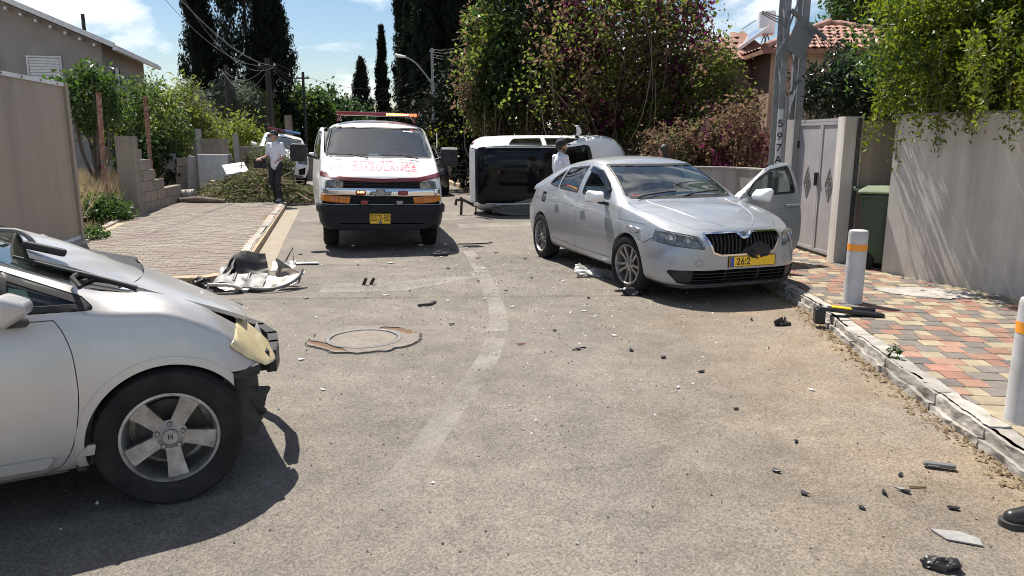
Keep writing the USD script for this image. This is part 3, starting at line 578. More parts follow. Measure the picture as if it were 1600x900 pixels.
pole = thing('utility_pole', 'grey steel lattice utility pole with the black letters 597A beside the gate', 'pole', (4.22, 11.5, 0))
pbr('galvanised', (0.26, 0.265, 0.27), (0.20, 0.205, 0.21), 9, rough=0.55, metal=0.35, bump=0.05, bscale=60)
pbr('plate_steel', (0.17, 0.18, 0.18), (0.14, 0.145, 0.145), 7, rough=0.6)
pbr('sign_white', (0.62, 0.63, 0.63), (0.52, 0.52, 0.52), 10, rough=0.6)
for x in (-.15, .13):
    for y in (-.0, .26): obj('leg', [box(x - .045, x + .045, y - .006, y + .006, 0, 8.2), box(x + (.039 if x < 0 else -.045), x + (.045 if x < 0 else -.039), y + .007, y + .075, 0, 8.2)], 'galvanised', pole)
for k in range(8):
    z = .5 + k * .9
    if 1.0 < z < 2.0 : continue
    s = 1 if k % 2 else -1
    obj('brace', tube([(-s * .14, .03, z), (s * .12, .03, z + .85)], .014, 6), 'galvanised', pole); obj('brace', tube([(-.15, .02, z), (-.15, .25, z + .5)], .012, 6), 'galvanised', pole)
ns = obj('number_strip', box(-.198, -.105, -.018, -.008, 1.10, 2.12), 'sign_white', pole)
for ch_, z in zip('597A', (1.91, 1.72, 1.55, 1.37)):
    t = text(ch_, .105, .003); b = t.bounds; obj('pole_letter', place(T(t, (-b[:, 0].mean(), -b[:, 1].mean(), 0), s=None), (-.152, -.0185, z), (1, 0, 0), (0, 0, 1)), 'ink_black', ns, False)
obj('cable_pipe', tube([(-.09, -.04, 0), (-.09, -.04, 2.3)], .028, 10), 'galvanised', pole, 60)
q = lambda pts, y, th=.012: place(prism([(a - 4.22, b) for a, b in pts], 0, th), (0, y, 0), (1, 0, 0), (0, 0, 1))
obj('guard_plate', q([(4.207, 3.43), (4.478, 3.23), (4.301, 2.82), (4.039, 3.005)], -.06), 'plate_steel', pole); obj('guard_plate', q([(3.92, 2.914), (4.08, 3.19), (4.16, 3.05), (4.05, 2.80)], -.035), 'plate_steel', pole)
obj('climb_guard_bar', tube([(-.12, -.05, 3.53), (.42, -.05, 3.13)], .035, 6), 'iron', pole, False)
for k in range(7):
    a = np.array([.06 + .05 * k, -.05, 3.40 - .037 * k]); obj('climb_spike', tube([a, a + [.10 + .02 * k, -.12 - .01 * k, -.36 + .02 * k]], .006, 5), 'iron', pole); 
for k in range(3): obj('bracket', tube([(-.16, -.03, 3.40 - .05 * k), (-.55, -.05, 3.52 - .02 * k)], .008, 6), 'iron', pole)
obj('white_arm', tube([(-.05, -.05, 2.12), (.06, .05, 2.40)], .018, 6), 'sign_white', pole)
obj('insulator_arm', [box(-.9, .9, .10, .16, 7.6, 7.7)], 'galvanised', pole)

def bollard(name, loc, label):
    t = thing(name, label, 'bollard', loc)
    obj('post', lathe([(0, 0), (.092, 0), (.088, .02), (.088, .68), (.082, .703), (.06, .71), (0, .712)], 40), 'bollard_paint', t, 40)
    obj('reflective_band', lathe([(.0885, .515), (.0895, .515), (.0895, .578), (.0885, .578), (.0885, .515)], 40), 'band_orange', t, 40)
    return t
pbr('bollard_paint', (0.46, 0.46, 0.47), (0.38, 0.375, 0.37), 7, rough=0.5, bump=0.06, bscale=60, dist=0.002)
pbr('band_orange', (0.80, 0.30, 0.02), (0.66, 0.25, 0.03), 16, rough=0.4)
bollard('bollard', (3.31, 7.03, .115), 'grey bollard with an orange band standing in front of the green bin')
bollard('bollard', (2.865, 3.93, .115), 'grey bollard with an orange band cut by the right edge of the picture')
pbr('bin_green', (0.035, 0.062, 0.035), (0.028, 0.048, 0.03), 4, rough=0.45, bump=0.04, bscale=50); pbr('bin_lid', (0.16, 0.20, 0.12), (0.12, 0.155, 0.095), 4, rough=0.5)
def wheelie(name, label, loc, rz, sc=1.0):
    t = thing(name, label, 'bin', loc, rz); h = 1.0 * sc
    hull = mf.Manifold.batch_hull([mf.Manifold.sphere(.03, 10).translate((sx * a, sy * b, z)) for sx in (1, -1) for sy in (1, -1) for a, b, z in ((.17, .19, .09), (.23, .26, h - .12))])
    obj('bin_body', hull, 'bin_green', t, 35); obj('rim', rbox(-.275, .275, -.305, .305, h - .14, h - .09, .015), 'bin_green', t)
    obj('lid', mf.Manifold.batch_hull([mf.Manifold.sphere(.02, 8).translate((sx * a, sy * b, z)) for sx in (1, -1) for sy in (1, -1) for a, b, z in ((.28, .31, h - .065), (.20, .22, h - .01))]), 'bin_lid', t, 35)
    obj('lid_handle', tube([(-.2, .33, h - .05), (-.2, .38, h - .03), (.2, .38, h - .03), (.2, .33, h - .05)], .016), 'bin_lid', t)
    for s in (1, -1):
        obj('wheel', T(lathe([(0, -.025), (.085, -.025), (.10, -.012), (.10, .012), (.085, .025), (0, .025)], 28), (s * .225, .19, .10), (0, 90, 0)), 'rubber', t, 30)
    for k in range(3): obj('rib', rbox(-.14 + .11 * k, -.10 + .11 * k, -.262, -.235, .35, h - .16, .008), 'bin_green', t)
    return t
wheelie('wheelie_bin', 'dark green wheelie bin standing in the niche beside the gate pillar', (4.58, 9.05, .115), 64)
wheelie('wheelie_bin', 'small green bin far off beside the dark corrugated fence', (-1.95, 28.2, .10), 90)

# house on the right, tiled hip roof
hs = thing('tiled_house', 'pinkish rendered house with a red tiled hip roof behind the gate', 'house')
obj('wall', box(6.45, 11.2, 19.2, 24.5, 0, 3.83), 'pink_render', hs); obj('wing_wall', box(4.75, 6.44, 20.8, 25.5, 0, 3.7), 'pink_render', hs)
pbr('terracotta', (0.35, 0.185, 0.135), (0.28, 0.15, 0.115), 4, rough=0.85, bump=0.3, bscale=60, rnd=0.22); pbr('terracotta_dark', (0.30, 0.14, 0.09), (0.24, 0.12, 0.085), 4, rough=0.85, bump=0.3, bscale=60, rnd=0.22)
ex0, ex1, ey0, ey1, ez, ax, ay, az = 6.2, 11.5, 18.95, 24.6, 3.86, 8.75, 21.45, 4.80
rf = obj('roof', trimesh.Trimesh([(ex0, ey0, ez), (ex1, ey0, ez), (ex1, ey1, ez), (ex0, ey1, ez), (ax, ay, az), (ax, 22.4, az)], [(0, 1, 4), (1, 2, 5), (1, 5, 4), (2, 3, 5), (3, 0, 4), (3, 4, 5), (0, 3, 2), (0, 2, 1)], process=False), 'terracotta_dark', hs, False)
def tile_face(parent, e0, e1, apex, wd=.21, ln=.335, mats=('terracotta', 'terracotta', 'terracotta_dark'), clipx=None):
    e0, e1, apex = (np.array(p, float) for p in (e0, e1, apex)); u = e1 - e0; W = np.linalg.norm(u); u /= W
    f = apex - e0; s = f - u * (f @ u); Ls = np.linalg.norm(s); s /= Ls; n = np.cross(u, s); n = n if n[2] > 0 else -n; ap = f @ u
    for i in range(int(Ls / ln)):
        t0 = i * ln; xa, xb = ap * (t0 + ln) / Ls, W - (W - ap) * (t0 + ln) / Ls
        for j in range(int((xb - xa + wd * 1.2) / wd)):
            x = xa - wd * .3 + j * wd + (i % 2) * .0
            g = np.linspace(0, 1, 6); prof = .034 * np.sin(g * PI) ** .8
            V = []
            for tt, up in ((t0 - .03, .038), (t0 + ln - .02, .012)):
                for k in range(6): V.append(e0 + u * (x + g[k] * wd) + s * tt + n * (prof[k] + up))
            for k in range(6): V.append(e0 + u * (x + g[k] * wd) + s * (t0 - .03) + n * (prof[k] + .016))
            F = []
            for k in range(5): F += [(k, k + 1, k + 7), (k, k + 7, k + 6), (k, 13 + k, k + 1), (k, 12 + k, 13 + k)]
            obj('tile', trimesh.Trimesh(np.array(V), F, process=False), mats[int(R2.integers(len(mats)))], parent, 50)
tile_face(rf, (ex0, ey0, ez), (ex1, ey0, ez), (ax, ay, az)); tile_face(rf, (ex0, ey1, ez), (ex0, ey0, ez), (ax, ay + .3, az), ln=.36, wd=.25)
for a, b in (((ex0, ey0, ez), (ax, ay, az)), ((ex1, ey0, ez), (ax, ay, az))):
    a, b = np.array(a), np.array(b)
    for k in range(11):
        c, d = a + (b - a) * k / 11, a + (b - a) * (k + 1.12) / 11
        obj('ridge_tile', tube([c + [0, 0, .03], d + [0, 0, .055]], [.105, .085], 10), 'terracotta', rf, 40)
wf = obj('wing_roof', trimesh.Trimesh([(4.45, 20.5, 3.72), (7.2, 20.5, 3.72), (7.2, 25.7, 3.72), (4.45, 25.7, 3.72), (6.6, 22.2, 4.72), (6.6, 24, 4.72)], [(0, 1, 4), (1, 2, 5), (1, 5, 4), (2, 3, 5), (3, 0, 4), (3, 4, 5), (0, 3, 2), (0, 2, 1)], process=False), 'terracotta_dark', hs, False)
tile_face(wf, (4.45, 20.5, 3.72), (6.4, 20.5, 3.72), (6.4, 22.2, 4.72), ln=.36, wd=.25)
obj('eave_board', [box(ex0 - .03, ex1, ey0 - .03, ey0 - .001, ez - .12, ez - .005), box(ex0 - .03, ex0 - .001, ey0 + .001, ey1, ez - .12, ez - .005)], 'terracotta_dark', hs)
for (x0, x1, z0, z1) in ((5.55, 6.05, 1.9, 3.0), (9.6, 10.2, 1.7, 2.9)):
    yy = 20.8 if x0 < 6 else 19.2
    wn = obj('window', box(x0, x1, yy - .03, yy - .004, z0, z1), 'dark_void', hs); obj('window_frame', [box(x0 - .06, x1 + .06, yy - .06, yy - .031, z1, z1 + .06), box(x0 - .06, x0, yy - .06, yy - .031, z0, z1), box(x1, x1 + .06, yy - .06, yy - .031, z0, z1)], 'sign_white', wn)
    for k in range(9): obj('shutter_slat', box(x0 + .02, x1 - .02, yy - .05, yy - .031, z0 + .05 + k * .11, z0 + .11 + k * .11), 'sign_white', wn)
sh = thing('solar_heater', 'white solar water heater with tank and tilted panel on the tiled roof', 'water heater', (7.05, 21.9, 4.20))
pbr('solar_glass', (0.45, 0.50, 0.55), (0.38, 0.43, 0.48), 3, rough=0.08, coat=1.0)
obj('tank', T(lathe([(0, 0), (.20, .0), (.235, .04), (.235, .62), (.20, .66), (0, .67)], 28), (.12, 0, .35)), 'white_paint', sh, 40)
obj('solar_panel', T(rbox(-.62, .62, -.5, .5, -.03, .03, .015), (-.62, -.35, .12), (0, -35, 8)), 'solar_glass', sh); obj('panel_frame', T([box(-.64, .64, -.53, -.50, -.04, .04), box(-.64, .64, .50, .53, -.04, .04)], (-.62, -.35, .12), (0, -35, 8)), 'white_paint', sh)
obj('stand', [tube([(.12 + a, b, -.25), (.12, b * .6, .38)], .015, 6) for a in (-.2, .2) for b in (-.2, .2)], 'iron', sh)
obj('pipe', tube([(-.6, -.1, .5), (-.2, -.05, .75)], .012, 6), 'iron', sh)

# street lamp and fence beyond the overturned car
lamp = thing('street_lamp', 'tall grey street lamp with a curved arm behind the ambulance', 'street lamp', (-3.42, 33.0, .0))
obj('post', tube([(0, 0, 0), (0, 0, 5.5)], [.085, .055], 12), 'galvanised', lamp, 60)
obj('arm', tube(spline([(0, 0, 3.95), (-.3, 0, 4.4), (-.8, 0, 4.95), (-1.2, 0, 5.15)], 20), .03, 8), 'galvanised', lamp, 60)
obj('lantern', mf.Manifold.batch_hull([mf.Manifold.sphere(r, 10).translate(p) for p, r in (((-1.15, 0, 5.14), .05), ((-1.55, 0, 5.22), .06), ((-1.45, .07, 5.17), .05), ((-1.45, -.07, 5.17), .05))]), 'sign_white', lamp, 40)
obj('top_bracket', box(-.12, .12, -.03, .03, 5.35, 5.42), 'galvanised', lamp)
cf = thing('corrugated_fence', 'dark grey corrugated sheet fence beyond the overturned car', 'fence')
pbr('dark_sheet', (0.055, 0.053, 0.06), (0.075, 0.07, 0.075), 3, rough=0.6, stretch=(1, 1, .15))
fp0, fp1 = np.array([-2.5, 34.0]), np.array([-.1, 25.0]); L_ = np.linalg.norm(fp1 - fp0); du = (fp1 - fp0) / L_; nv = np.array([-du[1], du[0]])
for k in range(12):
    a, b = fp0 + du * L_ * k / 12, fp0 + du * (L_ * (k + 1) / 12 - .01); t = np.linspace(0, 1, 33); p = a + (b - a) * t[:, None] + nv * (.022 * np.sign(np.sin(t * 2 * PI * 5)))[:, None]
    obj('fence_panel', prism(LineString(p).buffer(.004, cap_style=2), .12, 1.86 + .04 * (k % 3 == 0)), 'dark_sheet', cf, False)
for k in range(7): a = fp0 + du * L_ * k / 6 - nv * .06; obj('fence_post', box(a[0] - .03, a[0] + .03, a[1] - .03, a[1] + .03, 0, 1.8), 'dark_sheet', cf)
sw_ = thing('street_wall', 'short sandy wall end at the pavement far behind the ambulance', 'wall')
obj('wall', prism(LineString([(-2.55, 30.6), (-3.05, 33.5)]).buffer(.1, cap_style=2), 0, .95), 'beige_render', sw_, False); obj('footing', prism(LineString([(-2.5, 30.2), (-3.05, 33.6)]).buffer(.16, cap_style=2), 0, .28), 'brown_earth', sw_, False)

# ---------------------------------------------------------------- left side
pbr('hoarding', (0.31, 0.25, 0.195), (0.25, 0.20, 0.155), 1.1, rough=0.7, bump=0.10, bscale=25, dist=0.004, stretch=(1.6, 1.6, .25), detail=6, streak=.10)
pbr('rust', (0.13, 0.045, 0.022), (0.32, 0.19, 0.14), 11, rough=0.85, bump=0.4, bscale=60, dist=0.003)
hp_ = thing('metal_hoarding', 'tall beige sheet metal hoarding at the left edge of the picture', 'fence')
P0, P1 = np.array([-6.72, 11.45]), np.array([-5.2, 4.2]); d = (P1 - P0); L_ = np.linalg.norm(d); d /= L_; nn = np.array([-d[1], d[0]])
def hbox(s0, s1, z0, z1, d0, d1): return place(box(s0, s1, z0, z1, d0, d1), (P0[0], P0[1], 0), (d[0], d[1], 0), (0, 0, 1))
for k in range(4): obj('sheet_panel', hbox(k * 1.86 + .06, k * 1.86 + 1.918, .22, 2.44, -.012, .012), 'hoarding', hp_)
obj('top_rail', hbox(.0, L_, 2.445, 2.50, -.03, .03), 'sign_white', hp_)
obj('end_post', [hbox(-.05, .05, .0, 2.50, -.05, .05)], 'hoarding', hp_); obj('end_post_strip', hbox(-.062, -.052, .1, 2.48, -.03, .03), 'rust', hp_)
obj('bottom_rail', hbox(.06, L_, .16, .215, -.03, .03), 'sign_white', hp_); obj('footing', hbox(.06, L_, -.02, .155, -.14, .14), 'kerb_concrete', hp_)
for k in range(12): obj('bolt', hbox(.3 + k * .6, .33 + k * .6, 2.46, 2.485, -.04, .04), 'rust', hp_)
def rusty(name, loc, h, label, lean):
    t = thing(name, label, 'post', loc, 20, rot=lean); obj('post', [box(-.05, .05, -.004, .004, 0, h), box(-.05, -.042, .004, .07, 0, h)], 'rust', t); obj('fence_lug', box(-.03, .03, -.02, -.005, h * .45, h * .48), 'iron', t); return t
rusty('rusty_post', (-8.62, 15.75, .0), 2.62, 'rusty steel post rising beside the broken block wall pillar', (1.5, 2, 0)); rusty('rusty_post', (-8.98, 18.6, .0), 2.72, 'rusty steel post standing before the green shrubs farther along', (0, .6, 0))
plaster('beige_wall', (0.27, 0.225, 0.175), (0.22, 0.185, 0.145), 40)
bw_ = thing('block_wall', 'broken concrete block wall stepping down beside the left apron', 'wall')
pbr('block_concrete', (0.25, 0.21, 0.165), (0.19, 0.16, 0.13), 5, rough=0.92, bump=0.5, bscale=60, dist=0.006, rnd=0.12)
b0 = np.array([-8.05, 16.0]); bd = np.array([-.155, .988])
bn = np.array([-bd[1], bd[0]])
def bb(s0, s1, t0, t1, z0, z1): return place(box(s0, s1, t0, t1, 0, z1 - z0), (b0[0], b0[1], z0), (bd[0], bd[1], 0), (bn[0], bn[1], 0))
obj('end_pillar', bb(0, .30, -.0, .36, .05, 1.74), 'beige_wall', bw_, False)
tops = [6, 5, 4, 3, 2, 2, 2, 2]
for i in range(8):
    for j in range(tops[i]):
        off = .2 if j % 2 else 0
        obj('block', bb(.31 + i * .41 - off * (i > 0), .31 + i * .41 + .395 - off, .005 + R2.uniform(-.004, .004), .20, .06 + j * .235, .06 + j * .235 + .226), 'block_concrete', bw_, False)
gp_ = thing('concrete_gatepost', 'cream concrete gatepost with a slab and blockwork behind the stepped wall', 'post')
obj('post', T(box(-.20, .20, -.12, .12, 0, 1.25), (-9.35, 20.4, .05), (0, 0, 12)), 'kerb_white', gp_); obj('rubble_blocks', [T(box(-.16, .16, -.1, .1, 0, .22), (-8.93 + .02 * k, 20.2, .05 + .23 * k), (0, 0, 10 + 3 * k)) for k in range(5)], 'block_concrete', gp_, False)
obj('slab', T(box(-.07, .07, -.12, .12, 0, 1.22), (-8.62, 20.0, .02), (0, 4, 8)), 'grey_render', gp_); obj('meter_box', T(box(-.05, .05, -.02, .02, 0, .1), (-9.22, 20.24, .62), (0, 0, 12)), 'ink_black', gp_)
ws_ = thing('white_slab', 'pale upright concrete slab standing behind the brush heap', 'slab'); obj('slab', T(box(-.42, .42, -.06, .06, 0, 1.2), (-8.75, 22.0, .05), (2, 0, 14)), 'sign_white', ws_, False); obj('slab_edge', T(box(.425, .52, -.05, .07, 0, 1.18), (-8.75, 22.0, .05), (2, 0, 14)), 'grey_render', ws_, False)
bk_ = thing('back_wall', 'long weathered rubble wall behind the dry grass on the left', 'wall')
for (x0, y0, x1, y1, h) in ((-13.5, 26.0, -10.6, 24.6, 1.55), (-10.5, 24.6, -8.9, 23.4, 1.7), (-8.8, 24.4, -8.3, 27.5, 1.45), (-10.8, 29.5, -7.6, 32.0, 1.1)): obj('wall_section', prism(LineString([(x0, y0), (x1, y1)]).buffer(.11, cap_style=2), 0, h), 'block_concrete', bk_, False)
for (x, y, h) in ((-10.0, 24.1, 2.0), (-8.75, 23.9, 1.85)): obj('wall_post', box(x - .07, x + .07, y - .07, y + .07, 0, h), 'grey_render', bk_)
sh2 = thing('distant_bungalow', 'low pale bungalow with a flat roof far off on the left', 'house'); obj('wall', box(-19, -12.6, 44, 50, 0, 2.2), 'house_grey', sh2); obj('roof', box(-19.3, -12.3, 43.7, 50.3, 2.2, 2.42), 'sign_white', sh2); obj('window', box(-15.5, -14.2, 43.96, 43.99, .9, 1.8), 'dark_void', sh2); obj('terrace', box(-16, -12.8, 41.5, 43.6, 0, 1.3), 'beige_render', sh2)
# grey gabled house
gh = thing('grey_house', 'large grey house with a sloping gable roof behind the hoarding', 'house')
A_ = np.array([-13.4, 25.2]); e1 = np.array([-.968, -.25]); e2 = np.array([-.25, .968])       # along the gable, back from the street
def gm(m): return place(m, (A_[0], A_[1], 0), (e1[0], e1[1], 0), (0, 0, 1))                   # x along the gable to the left, y up, z towards us or away
sgn = 1 if np.dot(np.cross([e1[0], e1[1], 0], [0, 0, 1])[:2], e2) > 0 else -1
gable = Polygon([(0, 0), (6.6, 0), (6.6, 4.75), (3.3, 6.18), (0, 4.75)])
def ghp(poly, t0, t1): 
    a, b = sorted((sgn * t0, sgn * t1)); return gm(prism(poly, a, b))
obj('wall', ghp(gable, 0, 6.2), 'house_grey', gh, False)
def bar_(x0, z0, x1, z1, t0, t1, th):
    v = np.array([x1 - x0, z1 - z0]); v /= np.linalg.norm(v); p = np.array([-v[1], v[0]]) * th
    return ghp(Polygon([(x0, z0), (x1, z1), (x1 + p[0], z1 + p[1]), (x0 + p[0], z0 + p[1])]), t0, t1)
obj('roof', [bar_(3.3, 6.21, -.45, 4.585, -.35, 6.8, -.10)], 'terracotta_dark', gh, False); obj('roof', [bar_(7.05, 4.585, 3.3, 6.21, -.35, 6.8, -.10)], 'terracotta_dark', gh, False)
obj('bargeboard', [bar_(3.3, 6.20, -.45, 4.575, -.40, -.352, -.16)], 'sign_white', gh, False); obj('bargeboard', [bar_(7.05, 4.575, 3.3, 6.20, -.40, -.352, -.16)], 'sign_white', gh, False); obj('gutter', ghp(Polygon([(-.55, 4.50), (-.43, 4.50), (-.43, 4.62), (-.55, 4.62)]), -.4, 6.8), 'sign_white', gh, False)
for k in range(7): obj('rafter_end', ghp(Polygon([(.4 * k + .1, 4.62 + .17 * k), (.4 * k + .17, 4.62 + .17 * k), (.4 * k + .17, 4.70 + .17 * k), (.4 * k + .1, 4.70 + .17 * k)]), -.3, -.004), 'sign_white', gh, False)
for (x0, x1, z0, z1) in ((1.25, 2.15, 3.50, 4.25), (3.05, 3.95, 3.45, 4.2)):
    wn = obj('window', ghp(Polygon([(x0, z0), (x1, z0), (x1, z1), (x0, z1)]), -.03, -.004), 'house_grey' if x0 < 2 else 'dark_void', gh, False)
    fr = Polygon([(x0 - .05, z0 - .05), (x1 + .05, z0 - .05), (x1 + .05, z1 + .05), (x0 - .05, z1 + .05)]); obj('window_frame', ghp(fr - Polygon([(x0, z0), (x1, z0), (x1, z1), (x0, z1)]), -.06, -.004), 'sign_white', wn, False)
    if x0 < 2:
        for k in range(8): obj('shutter_slat', ghp(Polygon([(x0 + .02, z0 + .02 + k * .09), (x0 + .88, z0 + .02 + k * .09), (x0 + .88, z0 + .095 + k * .09), (x0 + .02, z0 + .095 + k * .09)]), -.05, -.031), 'sign_white', wn, False)
def side_box(t0, t1, z0, z1, o0, o1): return place(box(t0, t1, z0, z1, o0, o1), (A_[0], A_[1], 0), (e2[0], e2[1], 0), (0, 0, 1))
so = np.cross([e2[0], e2[1], 0], [0, 0, 1]); s_ = 1 if so[0] > 0 else -1
for (t0, t1, z0, z1) in ((1.3, 2.0, 2.9, 4.1), (3.4, 3.8, 3.0, 3.9), (4.6, 5.5, 2.9, 3.9)):
    wn = obj('window', side_box(t0, t1, z0, z1, s_ * .004, s_ * .04), 'dark_void', gh); obj('shutter', side_box(t0 - .03, t0 + (t1 - t0) * .45, z0, z1, s_ * .041, s_ * .09), 'sign_white', wn)
obj('vent_pipe', [gm(T(tube([(0, 0, 0), (0, .9, 0)], .06, 10), (.75, 4.9, sgn * 1.2)))], 'ink_black', gh)
# electricity poles on the left
pbr('dark_wood', (0.02, 0.016, 0.014), (0.034, 0.027, 0.022), 5, rough=0.9, bump=0.4, bscale=30, stretch=(1, 1, .2))
for (x, y, h, lab) in ((-13.05, 35, 5.0, 'dark wooden electricity pole in front of the tall left cypress'), (-9.05, 28.4, 4.6, 'dark wooden electricity pole left of the police car'), (-11.2, 41, 5.2, 'thin dark electricity pole beyond the police car')):
    t = thing('electricity_pole', lab, 'pole', (x, y, 0)); obj('post', tube([(0, 0, 0), (.03, 0, h)], [.13, .09] if h < 5.1 else [.09, .07], 10), 'dark_wood', t, 60); obj('crossarm', box(-.35, .35, -.04, .04, h - .35, h - .27), 'dark_wood', t)
    for k in (-.28, 0, .28): obj('insulator', T(lathe([(0, 0), (.03, 0), (.035, .05), (.02, .1), (0, .1)], 10), (k, 0, h - .27)), 'sign_white', t, 40)
stump = thing('tree_stump', 'bare pale tree trunk beside the pole left of the police car', 'tree trunk', (-8.75, 29.6, 0)); obj('trunk', warp_noise(tube([(0, 0, 0), (.05, 0, 1.2), (.0, .1, 2.6)], [.22, .17, .14], 12), .05, .3, 2), 'bark', stump, 40) if 'bark' in MAT else None
# ---------------------------------------------------------------- vehicles
class Shell:
    """Body shell with cut-outs; every cut leaves a part of its own."""
    def __init__(s, B, cabin, arches, floor=.30, wall=.05):
        s.B = B
        s.m = B.loft(0) - (B.loft(wall) ^ mbox(cabin[0], cabin[1], -2, 2, floor, 3))
        for (x, z, R) in arches:
            for sd in (1, -1):
                c = mf.Manifold.cylinder(.62, R, R, 48).rotate((90, 0, 0)).translate((x, sd * .46 + (.62 if sd > 0 else 0), z))
                s.m = s.m - c
    def window(s, poly, rim, clear, axis='y', span=None, both_sides=True, rec=.006, border=.022, drop=False):
        """glass + dark surround; axis y: side window polygon (x, z); axis x: windscreen polygon (y, z) within span"""
        P = poly if hasattr(poly, 'exterior') else rp(poly, .03)
        out = []
        for sd in ((1, -1) if (axis == 'y' and both_sides is True) else ((both_sides,) if axis == 'y' else (0,))):
            mk = (lambda p, sd=sd: prism(p, .28, 1.4, 'y') if sd > 0 else mirror_y(prism(p, .28, 1.4, 'y'))) if axis == 'y' else (lambda p: prism(p, span[0], span[1], 'x'))
            W, I = mk(P), mk(P.buffer(-border))
            s.m = s.m - W
            surround = (s.B.loft(.002) - s.B.loft(.045)) ^ (W - I)
            gl = None if drop else (s.B.loft(rec) - s.B.loft(rec + .006)) ^ mk(P.buffer(-border * .6))
            out.append((sd, surround, gl))
        return out
    def cut(s, P, depth, gap=.004, axis='y', span=(.2, 1.4), sides=(1, -1), keep=True):
        """a panel (door, flap, hood): separated by a gap, returned"""
        out = []
        for sd in (sides if axis == 'y' else (0,)):
            mk = (lambda p, sd=sd: prism(p, *span, 'y') if sd > 0 else mirror_y(prism(p, *span, 'y'))) if axis == 'y' else (lambda p: prism(p, *span, axis))
            A = mk(P)
            if depth: A = A - s.B.loft(depth)
            if keep: out.append((sd, s.m ^ (mk(P.buffer(-gap)) if not depth else mk(P.buffer(-gap)) - s.B.loft(depth - .002))))
            s.m = s.m - A
        return out
    def inlay(s, P, axis, span, d0, d1, depth, sides=(1, -1)):
        """recess a lamp or grille: returns per side (lens between d0 and d1, floor at depth)"""
        out = []
        for sd in (sides if axis != 'z' else (0,)):
            def mk(p):
                m = prism(p, *span, axis)
                return m if sd >= 0 else mirror_y(m)
            A = mk(P); s.m = s.m - (A - s.B.loft(depth))
            out.append((sd, (s.B.loft(d0) - s.B.loft(d1)) ^ mk(P.buffer(-.002)), (s.B.loft(depth - .004) - s.B.loft(depth + .02)) ^ A))
        return out

def fit_windows(t, S, wins, rim, glassm, label=None):
    for w in wins:
        for sd, sur, gl in w:
            r = obj('window_surround', sur, rim, t, 30)
            if gl is not None: obj('window_pane', gl, glassm, r, 30)

def cabin_fittings(t, xf, xr, dash_m='dash_plastic', wheel_side=1, zs=.28, w=.50):
    for (x, y) in ((xf, .36), (xf, -.36)):
        obj('front_seat', seat(x, y, zs, w), 'cabin_fabric', t, 40)
    obj('rear_seat', [rbox(xr - .28, xr + .25, -.62, .62, zs, zs + .2, .05), T(rbox(-.07, .07, -.62, .62, 0, .6, .05), (xr - .25, 0, zs + .12), (0, -18, 0))], 'cabin_fabric', t, 40)

# ---- silver saloon in the left foreground, its front bumper torn off
HD = 28.0
ch, sh = math.cos(math.radians(HD)), math.sin(math.radians(HD))
wc = np.array([-1.60, 3.27]); CIV_O = wc + .80 * np.array([-sh, ch])
K = dict(
    zl=[(-3.62, .34), (-3.5, .24), (-3.2, .20), (-2.2, .19), (.2, .19), (.45, .22), (.62, .30), (.74, .40)],
    wl=[(-3.62, .40), (-3.5, .62), (-3.2, .76), (-2.5, .83), (-.2, .83), (.1, .82), (.35, .74), (.55, .60), (.74, .40)],
    zm=[(-3.62, .6), (-1.5, .60), (.74, .58)],
    wm=[(-3.62, .48), (-3.52, .66), (-3.3, .78), (-2.7, .865), (-1.5, .875), (-.3, .868), (.05, .865), (.28, .835), (.45, .76), (.6, .64), (.7, .52), (.74, .42)],
    zb=[(-3.62, .90), (-3.3, .99), (-2.9, 1.01), (-2, .99), (-1.2, .965), (-.6, .935), (-.25, .905), (.0, .885), (.22, .845), (.42, .77), (.55, .70), (.66, .65), (.74, .61)],
    wb=[(-3.62, .44), (-3.52, .60), (-3.2, .72), (-2.7, .79), (-1.5, .815), (-.6, .812), (-.2, .815), (.1, .812), (.3, .775), (.45, .70), (.58, .58), (.68, .46), (.74, .36)],
    zr=[(-3.62, .94), (-3.3, 1.05), (-3.0, 1.09), (-2.6, 1.25), (-2.2, 1.345), (-1.7, 1.385), (-1.3, 1.365), (-1.0, 1.295), (-.7, 1.19), (-.4, 1.065), (-.2, .98), (.0, .945), (.2, .905), (.4, .825), (.55, .745), (.66, .68), (.74, .63)],
    wr=[(-3.62, .34), (-3.5, .50), (-3.2, .64), (-2.8, .62), (-2.2, .575), (-1.5, .575), (-1.0, .60), (-.6, .655), (-.25, .71), (.0, .715), (.25, .68), (.45, .59), (.58, .48), (.7, .36), (.74, .28)],
    zc=[(-3.62, .97), (-3.4, 1.07), (-3.15, 1.11), (-3.0, 1.13), (-2.6, 1.29), (-2.2, 1.39), (-1.7, 1.435), (-1.35, 1.42), (-1.0, 1.325), (-.6, 1.16), (-.3, 1.045), (-.02, .985), (.2, .965), (.4, .90), (.55, .825), (.68, .74), (.74, .66)])
for _k in K: K[_k] = [((x if x < .2 else .2 + (x - .2) * .72), z) for x, z in K[_k]]
for _k in ('zb', 'zr', 'zc'): K[_k] = [(x, z - .085 * min(1, max(0, (x - .0) / .36))) for x, z in K[_k]]
civic = thing('silver_saloon', 'silver saloon car close in the left foreground, its front bumper torn off', 'car', (CIV_O[0], CIV_O[1], 0), HD)
B = Body(K)
SKIN[0] = B
S = Shell(B, (-3.0, .02), [(0, .316, .352), (-2.70, .316, .35)])
